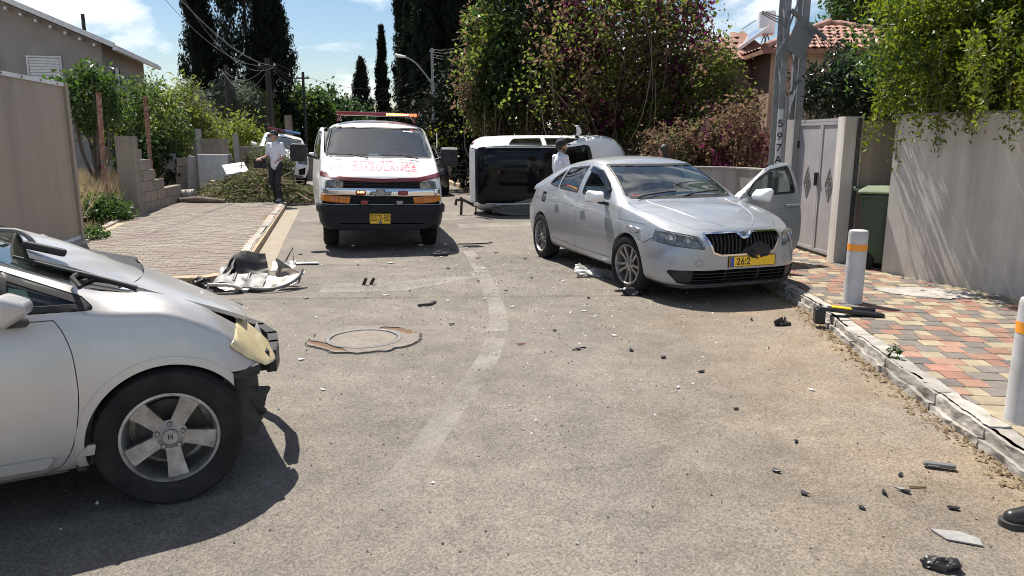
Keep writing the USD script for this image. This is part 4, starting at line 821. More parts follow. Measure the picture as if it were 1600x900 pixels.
# the hood has sprung: cut it away and leave a dark engine bay
bay = prism(rp([(-.12, -.60), (-.12, .60), (.26, .62), (.44, .50), (.56, .0), (.44, -.50), (.26, -.62)], .05), .55, 1.4)
S.m = S.m - bay
S.m = S.m - prism([(.20, -.1), (.262, .585), (.34, .575), (.50, .575), (.9, .58), (.9, -.1)], -1.2, 1.2, 'y')   # torn bumper area
S.m = S.m - mbox(.50, 1.0, -1, 1, .5, 1.2) - mbox(-.28, 1.0, .40, 1.2, .62, 1.2)
ws = S.window(rp([(-.69, .985), (.69, .985), (.59, 1.33), (-.59, 1.33)], .05), None, None, 'x', (-1.2, .05), border=.03)
rw = S.window(rp([(-.62, 1.10), (.62, 1.10), (.55, 1.345), (-.55, 1.345)], .05), None, None, 'x', (-3.1, -2.1), border=.03)
qw = S.window(rp([(-.245, .935), (-.60, .948), (-.60, 1.128), (-.30, .995)], .012), None, None, border=.03)
fw = S.window(rp([(-.66, .950), (-1.42, .985), (-1.44, 1.33), (-1.08, 1.285), (-.66, 1.15)], .03), None, None)
bw = S.window(rp([(-1.52, .99), (-2.35, 1.02), (-2.42, 1.20), (-2.1, 1.31), (-1.54, 1.335)], .04), None, None)
_dx = spline(np.array([(-.41, .915, 0), (-.375, .85, 0), (-.350, .74, 0), (-.345, .62, 0), (-.362, .46, 0), (-.40, .33, 0), (-.46, .25, 0), (-.54, .225, 0)]), 30)[:, :2].tolist()
fd = S.cut(rp(_dx + [(-1.42, .225), (-1.49, .40), (-1.49, .97), (-1.47, 1.36), (-1.05, 1.33), (-.63, 1.165), (-.63, .92)], .012), 0)
rd = S.cut(rp([(-1.50, .225), (-2.2, .225), (-2.36, .5), (-2.45, .75), (-2.52, 1.0), (-2.46, 1.22), (-2.1, 1.35), (-1.50, 1.37), (-1.51, .9)], .012), 0)
hl = S.inlay(rp([(.285, .700), (.35, .755), (.44, .745), (.51, .66), (.545, .54), (.46, .555), (.37, .62)], .012), 'y', (.42, .90), -.004, .004, .035)
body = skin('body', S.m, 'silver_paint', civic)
for sd, d in fd:
    o = skin('front_door', d, 'silver_paint', civic)
for sd, d in rd: skin('rear_door', d, 'silver_paint', civic)
fit_windows(civic, S, [ws], 'black_plastic', 'windscreen_glass'); fit_windows(civic, S, [rw, qw, fw, bw], 'black_plastic', 'window_glass')
for sd, lens, fl in hl[1:]:
    h = obj('headlight', lens, 'yellowed_lens', civic, 40); obj('lamp_housing', fl, 'headlight_inner', h, 40)
for sd in (1, -1):
    m = prism(rp([(-.46, .32), (-1.42, .315), (-1.42, .27), (-.50, .27)], .01), .2, 1.4, 'y'); m = m if sd > 0 else mirror_y(m)
    m2 = prism(rp([(-.335, .35), (-.305, .35), (-.315, .30), (-.385, .30)], .006), .2, 1.4, 'y'); m2 = m2 if sd > 0 else mirror_y(m2)
    obj('side_moulding', (B.loft(-.013) - B.loft(.004)) ^ (m + m2), 'silver_paint', civic, 32)
    ring = prism(Point(0, .316).buffer(.388, quad_segs=32) - Point(0, .316).buffer(.352, quad_segs=32), .3, 1.3, 'y'); ring = ring if sd > 0 else mirror_y(ring)
    if sd < 0: obj('arch_lip', (B.loft(-.005) - B.loft(.012)) ^ ring ^ mbox(-.5, .29, -2, 2, .24, .72), 'silver_paint', civic, 40)
    mirror_part(civic, -.545, sd * .88, 1.015, sd, 'silver_paint')
    obj('sill', (B.loft(-.008) - B.loft(.03)) ^ mbox(-2.30, -.43, min(0, sd), max(0, sd), .165, .222), 'silver_paint', civic, 40)
    obj('door_handle', rbox(-1.38, -1.16, sd * .86 - .025, sd * .86 + .025, .845, .88, .012), 'silver_paint', civic)
    if sd < 0: obj('wheel_arch_liner', tm(mf.Manifold.cylinder(.36, .40, .40, 40).rotate((90, 0, 0)).translate((0, .82 if sd > 0 else -.46, .316)) - mf.Manifold.cylinder(.6, .365, .365, 40).rotate((90, 0, 0)).translate((0, .9 if sd > 0 else -.3, .316)) - mbox(-1, 1, -2, 2, -1, .22) - mbox(.20, 1, -2, 2, -1, 1)), 'black_plastic', civic, 40)
    if sd < 0: obj('cowl_clip', tube([(-.30, sd * .745, 1.035), (-.33, sd * .69, 1.07), (-.315, sd * .64, 1.075)], .012), 'black_plastic', civic)
hb = text('H', .024, .002)
for (x, y) in ((0, -.78), (0, .78), (-2.7, -.78), (-2.7, .78)):
    add_wheel(civic, x, y, .325, .328, .205, .208, 'five', steer=(-4 if x == 0 else 0), flat=(x == 0 and y < 0), badge=T(hb, (-hb.bounds[:, 0].mean(), -hb.bounds[:, 1].mean(), 0)))
# sprung hood: a bent sheet, open at the windscreen end
u, v = np.meshgrid(np.linspace(0, 1, 40), np.linspace(-1, 1, 60), indexing='ij')
w = (v + 1) / 2
lerp = lambda a, b, k: a + (b - a) * k
hx = lerp(lerp(-.50, -.66, w), lerp(.40, .42, w) + .05 * (1 - v ** 2), u)
hy = lerp(lerp(-.47, .58, w), lerp(-.52, .45, w), u)
far = np.interp(u, [0, .2, .4, .6, .8, 1], [1.135, 1.08, 1.0, .90, .785, .67]); near = lerp(1.165, .80, u) - .02 * np.sin(PI * u)
hz = lerp(near, far, w) + (.055 * (1 - u) + .012) * np.sin(PI * w) - .018 * np.exp(-((u - .42) / .09) ** 2 - ((w - .70) / .2) ** 2) + .006 * np.sin(9 * u + 4 * v) * np.exp(-((v - .3) / .6) ** 2) - .02 * u ** 6
n = u.size; P = np.stack([hx, hy, hz], -1).reshape(-1, 3)
ii = np.arange(39)[:, None] * 60 + np.arange(59)[None]
q = np.stack([ii, ii + 60, ii + 61, ii + 1], -1).reshape(-1, 4)
hood = trimesh.Trimesh(np.vstack([P, P - [0, 0, .022]]), np.vstack([q[:, [0, 1, 2]], q[:, [0, 2, 3]], n + q[:, [0, 2, 1]], n + q[:, [0, 3, 2]]]), process=False)
bl = np.r_[np.arange(60), np.arange(1, 40) * 60 + 59, (39 * 60 + np.arange(58, -1, -1)), np.arange(38, 0, -1) * 60]; bn = np.roll(bl, -1)
hood = trimesh.Trimesh(hood.vertices, np.vstack([hood.faces, np.stack([bl, bn, n + bn], 1), np.stack([bl, n + bn, n + bl], 1)]), process=False)
obj('hood', hood, 'silver_paint', civic, 40, label='bent hood sprung open at the windscreen')
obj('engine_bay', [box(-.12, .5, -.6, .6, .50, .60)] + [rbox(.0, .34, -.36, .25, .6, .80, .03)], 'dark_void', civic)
obj('cowl_panel', [T(rbox(-.16, .16, -.64, .64, -.012, .012, .01), (-.20, 0, .985), (0, 14, 0)), tube([(-.30, -.62, 1.035), (-.18, -.2, 1.0), (-.18, .1, 1.0)], .014)], 'black_plastic', civic)
obj('washer_hose', tube(spline([(-.47, -.30, 1.10), (-.50, -.28, 1.20), (-.56, -.25, 1.245), (-.64, -.22, 1.25), (-.74, -.2, 1.20), (-.8, -.18, 1.1)], 30), .012), 'grey_plastic', civic, 60)
obj('wiper', tube(spline([(-.08, -.60, .985), (-.28, -.54, 1.055), (-.56, -.46, 1.15)], 14), [.013] * 7 + [.008] * 7), 'black_plastic', civic, 60)
obj('hood_seal', T(rbox(-.09, .09, -.02, .02, -.018, .018, .012), (-.44, -.43, 1.175), (0, 18, -4)), 'black_plastic', civic, 40)
obj('fender_brace', [rbox(-.10, .04, -.62, -.54, .86, .935, .01)], 'grey_plastic', civic)
beam = [tm(mf.Manifold.batch_hull([mf.Manifold.cube((.05, .04, .12), True).translate((x + .03, y, .485)) for x, y in a])) for a in ([(.51, -.38), (.56, -.20)], [(.56, -.20), (.59, 0)], [(.59, 0), (.56, .25)], [(.56, .25), (.48, .50)])]
obj('bumper_beam', cat_(beam), 'black_plastic', civic, 30)
obj('radiator_support', [box(.38, .44, -.42, .42, .52, .56), box(.40, .44, -.52, .52, .24, .60), box(.36, .50, -.40, -.34, .44, .52)], 'dull_metal', civic)
obj('washer_tank', [tm(mf.Manifold.batch_hull([mf.Manifold.sphere(.03, 10).translate(p) for p in ((.30, -.74, .30), (.40, -.68, .28), (.40, -.62, .52), (.32, -.72, .55), (.34, -.58, .3))])), tube([(.36, -.71, .55), (.38, -.70, .62)], .03), tube([(.27, -.75, .52), (.44, -.69, .31)], .018)], 'black_plastic', civic, 35)
obj('torn_bracket', [tube(spline([(.26, -.79, .56), (.32, -.77, .54), (.42, -.70, .53)], 8), .016), T(rbox(-.10, .10, -.02, .02, -.02, .02, .008), (.33, -.77, .555), (0, -6, 20)), tube([(.40, -.70, .44), (.48, -.60, .40), (.47, -.55, .36)], .014), box(.42, .46, -.5, .5, .20, .24), T(rbox(-.09, .09, -.01, .01, -.12, .12, .004), (.36, -.72, .34), (0, 20, 30))], 'black_plastic', civic)
cabin_fittings(civic, -1.30, -2.15, zs=.30)
obj('dashboard', [rbox(-.75, -.22, -.70, .70, .72, .93, .05)], 'dash_plastic', civic)
obj('steering_wheel', T(trimesh.creation.torus(.18, .018, 28, 10), (-.86, .36, .93), (0, 65, 0)), 'black_plastic', civic)

# ---- silver saloon on the right, driver's door open
SKH = -71.0
sk_c = np.array([2.10, 8.36])
K2 = dict(
    zl=[(-3.50, .32), (-3.4, .24), (-3.1, .20), (.4, .18), (.72, .17), (.80, .19), (.86, .24), (.88, .30)],
    wl=[(-3.50, .50), (-3.4, .68), (-3.1, .80), (-2.4, .85), (.1, .85), (.4, .84), (.6, .80), (.74, .70), (.82, .58), (.88, .42)],
    zm=[(-3.5, .58), (.88, .50)],
    wm=[(-3.50, .58), (-3.42, .74), (-3.2, .83), (-2.6, .895), (-1.3, .905), (.0, .905), (.3, .895), (.52, .85), (.68, .77), (.79, .66), (.85, .56), (.88, .48)],
    zb=[(-3.50, .92), (-3.2, 1.0), (-2.6, 1.0), (-1.5, .965), (-.6, .93), (-.2, .915), (.2, .86), (.45, .80), (.65, .735), (.78, .69), (.85, .65), (.88, .60)],
    wb=[(-3.50, .54), (-3.40, .68), (-3.1, .76), (-2.6, .82), (-1.5, .845), (-.6, .845), (.0, .84), (.3, .82), (.52, .77), (.68, .69), (.79, .60), (.85, .52), (.88, .44)],
    zr=[(-3.50, .96), (-3.3, 1.04), (-3.0, 1.13), (-2.6, 1.25), (-2.1, 1.355), (-1.5, 1.405), (-1.2, 1.375), (-.9, 1.275), (-.6, 1.13), (-.38, 1.01), (-.2, .95), (.2, .89), (.45, .83), (.65, .765), (.78, .715), (.85, .675), (.88, .63)],
    wr=[(-3.50, .42), (-3.35, .58), (-3.0, .64), (-2.5, .63), (-2.0, .60), (-1.5, .60), (-1.1, .635), (-.7, .69), (-.38, .745), (0, .745), (.3, .72), (.52, .66), (.68, .58), (.79, .50), (.85, .42), (.88, .34)],
    zc=[(-3.50, .99), (-3.35, 1.07), (-3.1, 1.15), (-2.6, 1.31), (-2.1, 1.42), (-1.6, 1.46), (-1.3, 1.445), (-1.0, 1.355), (-.7, 1.22), (-.38, 1.05), (-.2, 1.0), (.2, .95), (.45, .895), (.65, .84), (.78, .785), (.85, .735), (.88, .66)])
skoda = thing('grey_saloon', 'silver saloon car with its driver door open, stopped at the kerb beside the gate', 'car', (sk_c[0], sk_c[1], 0), SKH)
B = Body(K2); WB = 2.62
SKIN[0] = B
S = Shell(B, (-3.15, -.1), [(0, .318, .352), (-WB, .318, .35)])
ws = S.window(rp([(-.715, 1.005), (.715, 1.005), (.605, 1.375), (-.605, 1.375)], .05), None, None, 'x', (-1.30, -.15), border=.028)
rw = S.window(rp([(-.6, 1.12), (.6, 1.12), (.54, 1.36), (-.54, 1.36)], .05), None, None, 'x', (-3.1, -2.0), border=.03)
fpoly = rp([(-.52, .975), (-1.34, 1.0), (-1.36, 1.345), (-1.05, 1.30), (-.75, 1.16)], .03)
fwR = S.window(fpoly, None, None, both_sides=-1, drop=True)
fwL = S.window(fpoly, None, None, both_sides=1)
bw = S.window(rp([(-1.46, 1.0), (-2.10, 1.02), (-2.10, 1.30), (-1.48, 1.35)], .03), None, None)
cw = S.window(rp([(-2.14, 1.025), (-2.50, 1.06), (-2.40, 1.16), (-2.14, 1.285)], .02), None, None)
for cz in ([(.30, .79), (-.4, .80), (-1.6, .835), (-2.9, .86)], [(-.42, .335), (-1.4, .33), (-2.2, .36)]): S.cut(LineString(cz).buffer(.0045), .006, keep=False)
fdp = rp([(-.40, .90), (-.375, .70), (-.40, .36), (-.46, .235), (-1.36, .235), (-1.405, .4), (-1.405, 1.38), (-1.05, 1.345), (-.45, .985)], .015)
fd = S.cut(fdp, 0)
rd = S.cut(rp([(-1.415, .235), (-2.12, .235), (-2.25, .48), (-2.33, .72), (-2.32, .98), (-2.13, 1.03), (-2.13, 1.33), (-1.415, 1.385)], .015), 0)
hl = S.inlay(rp([(-.455, .575), (-.50, .705), (-.90, .785), (-.95, .66), (-.70, .60)], .012), 'x', (.46, 1.2), .0005, .006, .05)
gr = S.inlay(rp([(-.45, .735), (-.10, .745), (-.035, .69), (.035, .69), (.10, .745), (.45, .735), (.36, .545), (.27, .515), (-.27, .515), (-.36, .545)], .015), 'x', (.5, 1.2), .02, .03, .075, sides=(1,))
lo = S.inlay(rp([(-.80, .365), (.80, .365), (.70, .235), (.58, .205), (-.58, .205), (-.70, .235)], .02), 'x', (.45, 1.2), .02, .03, .085, sides=(1,))
hp = rp([(-.30, -.74), (-.30, .74), (.10, .735), (.50, .62), (.70, .50), (.800, .25), (.812, 0), (.800, -.25), (.70, -.50), (.50, -.62), (.10, -.735)], .03)
hood = S.cut(hp, .03, .004, 'z', (.70, 1.2))
flap = S.cut(rp([(-2.66, .95), (-2.66, .80), (-2.50, .80), (-2.50, .95)], .03), .03, sides=(-1,), keep=False)
tl = S.inlay(rp([(-3.06, .95), (-3.6, .93), (-3.6, .70), (-3.18, .76)], .015), 'y', (.3, 1.2), .001, .01, .03)
bl_ = S.cut(LineString([(.345, .60), (.45, .66), (.6, .675)]).buffer(.004), .02, keep=False)
S.cut(LineString([(.25, .63), (.352, .605)]).buffer(.0035), .02, keep=False)
skin('body', S.m, 'silver_paint_blue', skoda)
for sd, d in rd: skin('rear_door', d, 'silver_paint_blue', skoda)
hinge = (-.42, .87)
for sd, d in fd:
    if sd < 0: o = skin('front_door', d, 'silver_paint_blue', skoda)
    else:
        dr = empty(skoda, 'open_front_door', (hinge[0], hinge[1], 0), -84, label='driver door standing wide open'); sh_ = (-hinge[0], -hinge[1], 0)
        obj('door_panel', T(d, sh_), 'silver_paint_blue', dr, 32)
        obj('door_trim', T((B.loft(.05) - B.loft(.075)) ^ prism(rp([(-.44, .30), (-1.36, .28), (-1.37, .96), (-.46, .93)], .03), .2, 1.2, 'y'), sh_), 'dash_plastic', dr, 32)
        for s2, sur, gl in fwL:
            obj('window_surround', T(sur, sh_), 'black_plastic', dr, 30); obj('window_pane', T(gl, sh_), 'window_glass', dr, 30)
        obj('wing_mirror', T(mf.Manifold.batch_hull([mf.Manifold.sphere(.05, 16).translate(p) for p in ((-.60, .96, 1.03), (-.62, 1.13, 1.05), (-.60, 1.12, .98), (-.60, .95, .98), (-.53, 1.0, 1.0), (-.55, 1.09, 1.0))]), sh_), 'white_paint', dr, 40)
        obj('handle', T(rbox(-1.33, -1.12, .885, .93, .845, .875, .012), sh_), 'silver_paint_blue', dr, 30)
        obj('inner_handle', T(rbox(-.95, -.82, .78, .81, .80, .83, .008), sh_), 'chrome', dr, 30)
fit_windows(skoda, S, [ws], 'black_plastic', 'windscreen_glass'); fit_windows(skoda, S, [rw, bw, cw], 'black_plastic', 'window_glass'); fit_windows(skoda, S, [fwR], 'black_plastic', 'window_glass')
gl = (B.loft(.010) - B.loft(.015)) ^ mirror_y(prism(fpoly, .28, 1.4, 'y')) ^ mbox(-2, 0, -2, 2, .9, 1.10)
obj('half_open_pane', gl, 'window_glass', skoda, 30, label='half lowered window pane')
vis = LineString([(-.66, 1.08), (-.82, 1.175), (-1.07, 1.275), (-1.36, 1.315)])
obj('window_visor', (B.loft(-.016) - B.loft(-.012)) ^ mirror_y(prism(vis.buffer(.03, cap_style=2), .55, 1.3, 'y')), 'tinted_glass', skoda, 30)
skin('hood', hood[0][1], 'silver_paint_blue', skoda)
obj('fuel_flap_recess', (B.loft(.028) - B.loft(.045)) ^ mirror_y(prism(rp([(-2.67, .96), (-2.67, .79), (-2.49, .79), (-2.49, .96)], .03), .3, 1.3, 'y')), 'dark_void', skoda, 30)
obj('fuel_cap', T(trimesh.creation.cylinder(.04, .03, sections=20), (-2.58, -.845, .87), (90, 0, 0)), 'grey_plastic', skoda)
for sd, lens, fl in hl:
    h = obj('headlight', fl, 'headlight_inner', skoda, 40)
    obj('lens', lens, 'lens_glass', h, 40)
    for (x, y, z, r) in ((.74, .58, .655, .055), (.64, .72, .675, .05)):
        obj('projector', [T(lathe([(.0, .0), (r * .6, .004), (r * .95, .03), (r, .035), (r * .9, .032), (r * .8, -.02), (0, -.02)], 24), (x - .03, sd * y, z), (0, 80, 0)), T(trimesh.creation.icosphere(2, r * .55), (x, sd * y, z))], 'chrome', h, 40)
    brow = LineString([(-.47, .62), (-.505, .698), (-.91, .772)]).buffer(.008)
    m = prism(brow, .22, 1.2, 'x')
    obj('lamp_trim', (B.loft(.008) - B.loft(.02)) ^ (m if sd > 0 else mirror_y(m)), 'chrome', h, 30)
obj('grille', gr[0][2], 'dark_void', skoda)
gpoly = rp([(-.45, .735), (-.10, .745), (-.035, .69), (.035, .69), (.10, .745), (.45, .735), (.36, .545), (.27, .515), (-.27, .515), (-.36, .545)], .015)
obj('grille_frame', (B.loft(-.006) - B.loft(.05)) ^ prism(gpoly.buffer(.012) - gpoly.buffer(-.006), .4, 1.2, 'x'), 'chrome', skoda, 30)
for k in range(19):
    y = -.40 + k * .0445
    if abs(y) < .03: continue
    sl = ((B.loft(.012) - B.loft(.055)) ^ prism(gpoly.buffer(-.004), .4, 1.2, 'x')) ^ mbox(.3, 1.2, y - .008, y + .008, .4, .9)
    if not sl.is_empty(): obj('grille_slat', sl, 'black_plastic', skoda, 30)
obj('lower_grille', lo[0][2], 'dark_void', skoda)
lp = rp([(-.80, .365), (.80, .365), (.70, .235), (.58, .205), (-.58, .205), (-.70, .235)], .02)
for z in (.25, .285, .32):
    obj('lower_slat', ((B.loft(.02) - B.loft(.07)) ^ prism(lp, .4, 1.2, 'x')) ^ mbox(.2, 1.2, -.56, .56, z, z + .009), 'black_plastic', skoda, 30)
for y in (-.56, -.2, .2, .56): obj('lower_strut', ((B.loft(.022) - B.loft(.07)) ^ prism(lp, .4, 1.2, 'x')) ^ mbox(.2, 1.2, y, y + .012, .2, .37), 'black_plastic', skoda, 30)
for sd in (1, -1): obj('fog_lamp_bezel', ((B.loft(.012) - B.loft(.05)) ^ prism(lp, .4, 1.2, 'x')) ^ (mbox(.2, 1.2, .57, .80, .2, .37) if sd > 0 else mbox(.2, 1.2, -.80, -.57, .2, .37)), 'black_plastic', skoda, 30)
obj('front_lip', (B.loft(-.014) - B.loft(.02)) ^ mbox(.30, 1.2, -.80, .80, .168, .19), 'grey_plastic', skoda, 30)
for y in (-.52, .52): obj('towing_cover', (B.loft(-.0015) - B.loft(.004)) ^ prism(Point(y, .44).buffer(.035) - Point(y, .44).buffer(.031), .4, 1.2, 'x'), 'grey_plastic', skoda, 30)
lg = lathe([(0, 0), (.046, 0), (.048, .008), (.04, .013), (.036, .009), (0, .009)], 32)
lg_o = (.845, 0, .715)
e = obj('emblem', place(lg, lg_o, (0, 1, 0), (-.45, 0, 1)), 'chrome', skoda, 30)
arrow = Polygon([(-.02, -.018), (.006, -.022), (.022, .0), (.006, .024), (.004, .006), (-.016, .022), (-.024, .012), (-.012, .0)])
obj('emblem_arrow', place(prism(arrow, .009, .014), lg_o, (0, 1, 0), (-.45, 0, 1)), 'dark_alloy', e)
plate(skoda, (.895, .10, .445), (0, 1, 0), (-.05, 0, 1), .56, .115, '26:2', size=.82, th=.068)
obj('plate_holder', rbox(.845, .892, -.19, .39, .385, .505, .008), 'black_plastic', skoda)
obj('torn_grille_piece', tm(warp_noise(T(trimesh.creation.icosphere(3, .1), s=(.5, 1.6, .9)), .05, .08, 4)).apply_translation((.87, .17, .54)), 'black_plastic', skoda, 40)
hg = [(-.28, .0), (.1, .0), (.45, .0), (.72, .0)]
for sd in (1, -1):
    pts = [(x, sd * y) for x, y in ((-.25, .52), (.1, .47), (.45, .38), (.74, .18))]
    obj('hood_crease', tube([(x, y, B.top(x, y) - .004) for x, y in spline(np.array([(a, b, 0) for a, b in pts]), 24)[:, :2]], .0085, 8), 'silver_paint_blue', skoda, 60)
    if sd < 0: mirror_part(skoda, -.60, sd * .88, 1.03, sd, 'white_paint', .215)
    hm = rbox(-1.31, -1.16, sd * .905 - .014, sd * .905 + .014, .85, .872, .010)
    if sd < 0: obj('door_handle', hm, 'chrome', skoda)
    obj('door_handle', T(hm, (-.86, -.0, .03)), 'chrome', skoda)
    m = prism(LineString([(.30, .345), (.345, .60), (.10, .70)]).buffer(.002), .3, 1.3, 'y')
for sd, lens, fl in tl: obj('tail_light', fl, 'red_lens', skoda, 40)
for (x, y) in ((0, -.79), (0, .79), (-WB, -.79), (-WB, .79)):
    add_wheel(skoda, x, y, .318, .318, .21, .216, 'double', steer=(8 if x == 0 else 0))
cabin_fittings(skoda, -1.42, -2.3, zs=.30)
obj('dashboard', [rbox(-.85, -.32, -.72, .72, .74, .965, .05)], 'light_dash', skoda)
obj('steering_wheel', T(trimesh.creation.torus(.18, .018, 28, 10), (-.92, .36, .95), (0, 65, 0)), 'black_plastic', skoda)
obj('red_badge', T(rbox(-.05, .05, -.055, .055, 0, .055, .008), (-.46, -.56, .985)), 'ink_red', skoda, label='small red box behind the windscreen')
obj('rear_view_mirror', rbox(-1.06, -1.03, -.11, .11, 1.25, 1.31, .012), 'black_plastic', skoda)
for y0 in (-.60, -.02): obj('wiper', [tube(spline([(-.30, y0, 1.02), (-.36, y0 + .25, 1.06), (-.40, y0 + .55, 1.075)], 12), .009)], 'black_plastic', skoda, 60)
obj('torn_rear_corner', warp_noise(T(trimesh.creation.icosphere(3, .1), s=(.7, .5, 1.6)), .05, .08, 6).apply_translation((-3.42, -.66, .62)), 'black_plastic', skoda, 40)
obj('scuffed_dent', warp_noise(T(trimesh.creation.icosphere(3, .1), s=(1.5, .14, .35)), .02, .05, 8).apply_translation((.12, -.885, .725)), 'silver_paint_blue', skoda, 40, label='scuffed dent above the front wheel arch')
# ---- ambulance van facing the camera
AMB = (-2.13, 11.9); AH = -78.0
K3 = dict(
    zl=[(-4.3, .50), (-3.0, .40), (.4, .36), (.7, .34), (.82, .36)],
    wl=[(-4.3, .80), (-4.2, .88), (.3, .90), (.6, .88), (.76, .80), (.82, .70)],
    zm=[(-4.3, .8), (.82, .66)],
    wm=[(-4.3, .84), (-4.2, .93), (.2, .945), (.55, .925), (.70, .885), (.78, .83), (.82, .76)],
    zb=[(-4.3, 1.28), (-1.0, 1.28), (-.2, 1.26), (.2, 1.21), (.55, 1.14), (.74, 1.08), (.82, 1.02)],
    wb=[(-4.3, .84), (-4.2, .93), (-.8, .93), (.0, .915), (.45, .89), (.64, .855), (.76, .80), (.82, .74)],
    zr=[(-4.3, 1.80), (-1.4, 1.88), (-1.1, 1.875), (-.9, 1.83), (-.4, 1.58), (.0, 1.37), (.14, 1.30), (.3, 1.25), (.55, 1.185), (.74, 1.12), (.82, 1.05)],
    wr=[(-4.3, .72), (-1.2, .80), (-.9, .80), (-.4, .83), (.0, .86), (.14, .865), (.4, .83), (.6, .78), (.74, .70), (.82, .62)],
    zc=[(-4.3, 1.93), (-1.6, 2.0), (-1.2, 1.985), (-.97, 1.93), (-.85, 1.87), (-.4, 1.62), (.02, 1.395), (.16, 1.345), (.35, 1.30), (.6, 1.225), (.76, 1.15), (.82, 1.07)])
ambulance = thing('ambulance', 'white and red ambulance van with lit roof light bar facing the camera', 'ambulance', (AMB[0], AMB[1], 0), AH, rot=(-1.3, 0, 0))
B = Body(K3, crown=2.8)
SKIN[0] = B
S = Shell(B, (-2.2, .10), [(0, .36, .43), (-3.2, .36, .43)], floor=.6)
ws = S.window(rp([(-.855, 1.385), (.855, 1.385), (.76, 1.875), (-.76, 1.875)], .06), None, None, 'x', (-1.2, .16), border=.025)
fw = S.window(rp([(-.12, 1.33), (-1.15, 1.33), (-1.15, 1.80), (-.86, 1.78)], .03), None, None)
fd = S.cut(rp([(-.02, 1.28), (-.02, .9), (-.50, .85), (-.50, .42), (-1.22, .42), (-1.22, 1.86), (-.86, 1.83), (-.08, 1.40)], .02), 0)
sw = S.window(rp([(-1.5, 1.33), (-2.15, 1.33), (-2.15, 1.80), (-1.5, 1.80)], .05), None, None)
face = S.inlay(rp([(-.80, 1.075), (.80, 1.075), (.88, .72), (-.88, .72)], .01), 'x', (.55, 1.2), .012, .02, .03, sides=(1,))
hoodline = S.cut(LineString([(-.30, .80), (.05, .84), (.5, .80), (.70, .72)]).buffer(.004), .02, axis='z', span=(1.0, 1.6), keep=False)
hoodline = S.cut(LineString([(-.30, -.80), (.05, -.84), (.5, -.80), (.70, -.72)]).buffer(.004), .02, axis='z', span=(1.0, 1.6), keep=False)
stripe = prism(rp([(-.95, 1.20), (-.55, 1.125), (.0, 1.10), (.55, 1.125), (.95, 1.20), (.95, 1.13), (.55, 1.065), (0, 1.045), (-.55, 1.065), (-.95, 1.13)], .004), .35, 1.2, 'x')
blk = mbox(-.3, 1.2, -1.2, 1.2, .2, .715) ^ mbox(.40, 1.2, -1.2, 1.2, .2, 2)
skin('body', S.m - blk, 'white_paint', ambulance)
obj('bumper', ((B.loft(-.02) - B.loft(.1)) ^ blk ^ mbox(0, 2, -2, 2, .30, .715)) - prism(rp([(-.62, .44), (.62, .44), (.60, .425), (-.60, .425)], .002), .3, 2, 'x'), 'bumper_plastic', ambulance, 32)
obj('bumper_step', (B.loft(-.045) - B.loft(.05)) ^ mbox(.35, 2, -.97, .97, .60, .70), 'bumper_plastic', ambulance, 32)
obj('red_stripe', (B.loft(-.004) - B.loft(.004)) ^ stripe, 'stripe_red', ambulance, 32)
sst = [mbox(-4.2, .40, -2, 2, 1.02, 1.10)]
obj('side_stripe', (B.loft(-.004) - B.loft(.004)) ^ (mbox(-4.2, -1.3, -2, 2, .98, 1.16)), 'stripe_red', ambulance, 32)
fdo = {}
for sd, d in fd:
    if sd > 0: skin('front_door', d, 'white_paint', ambulance); continue
    dr = empty(ambulance, 'open_front_door', (-.04, -.93, 0), 7, label='passenger door standing open'); sft = (.04, .93, 0)
    obj('door_panel', T(d, sft), 'white_paint', dr, 32)
    obj('door_trim', T((B.loft(.05) - B.loft(.08)) ^ mirror_y(prism(rp([(-.10, 1.28), (-.10, .92), (-.55, .88), (-.55, .46), (-1.18, .46), (-1.18, 1.28)], .03), .2, 1.2, 'y')), sft), 'grey_plastic', dr, 32)
    for s2, sur, gl in fw:
        if s2 < 0: obj('window_surround', T(sur, sft), 'black_plastic', dr, 30); obj('window_pane', T(gl, sft), 'window_glass', dr, 30)
    obj('wing_mirror', T([rbox(-.24, -.12, -1.36, -1.10, 1.30, 1.58, .04), tube([(-.16, -.95, 1.36), (-.18, -1.14, 1.42)], .02)], sft), 'black_plastic', dr)
fit_windows(ambulance, S, [ws], 'black_plastic', 'windscreen_glass')
fit_windows(ambulance, S, [[w for w in fw if w[0] > 0], sw], 'black_plastic', 'tinted_glass')
obj('wing_mirror', [rbox(-.28, -.16, .99, 1.27, 1.26, 1.56, .04), tube([(-.16, .90, 1.36), (-.2, 1.02, 1.40)], .02), tube([(-.16, .90, 1.46), (-.2, 1.02, 1.47)], .014)], 'black_plastic', ambulance)
obj('mirror_cap', rbox(-.15, -.13, 1.0, 1.26, 1.535, 1.565, .01), 'white_paint', ambulance)
obj('aerial', tube([(-.1, .92, 1.56), (-.1, .915, 1.80)], .008), 'white_paint', ambulance)
obj('grille', face[0][2], 'dark_void', ambulance)
for z in (1.0, 1.035): obj('grille_bar', ((B.loft(.008) - B.loft(.03)) ^ mbox(.4, 2, -.56, .56, z, z + .010)), 'black_plastic', ambulance, 30)
def slab(poly, d0, d1): return (B.loft(d0) - B.loft(d1)) ^ prism(poly, .30, 1.4, 'x')
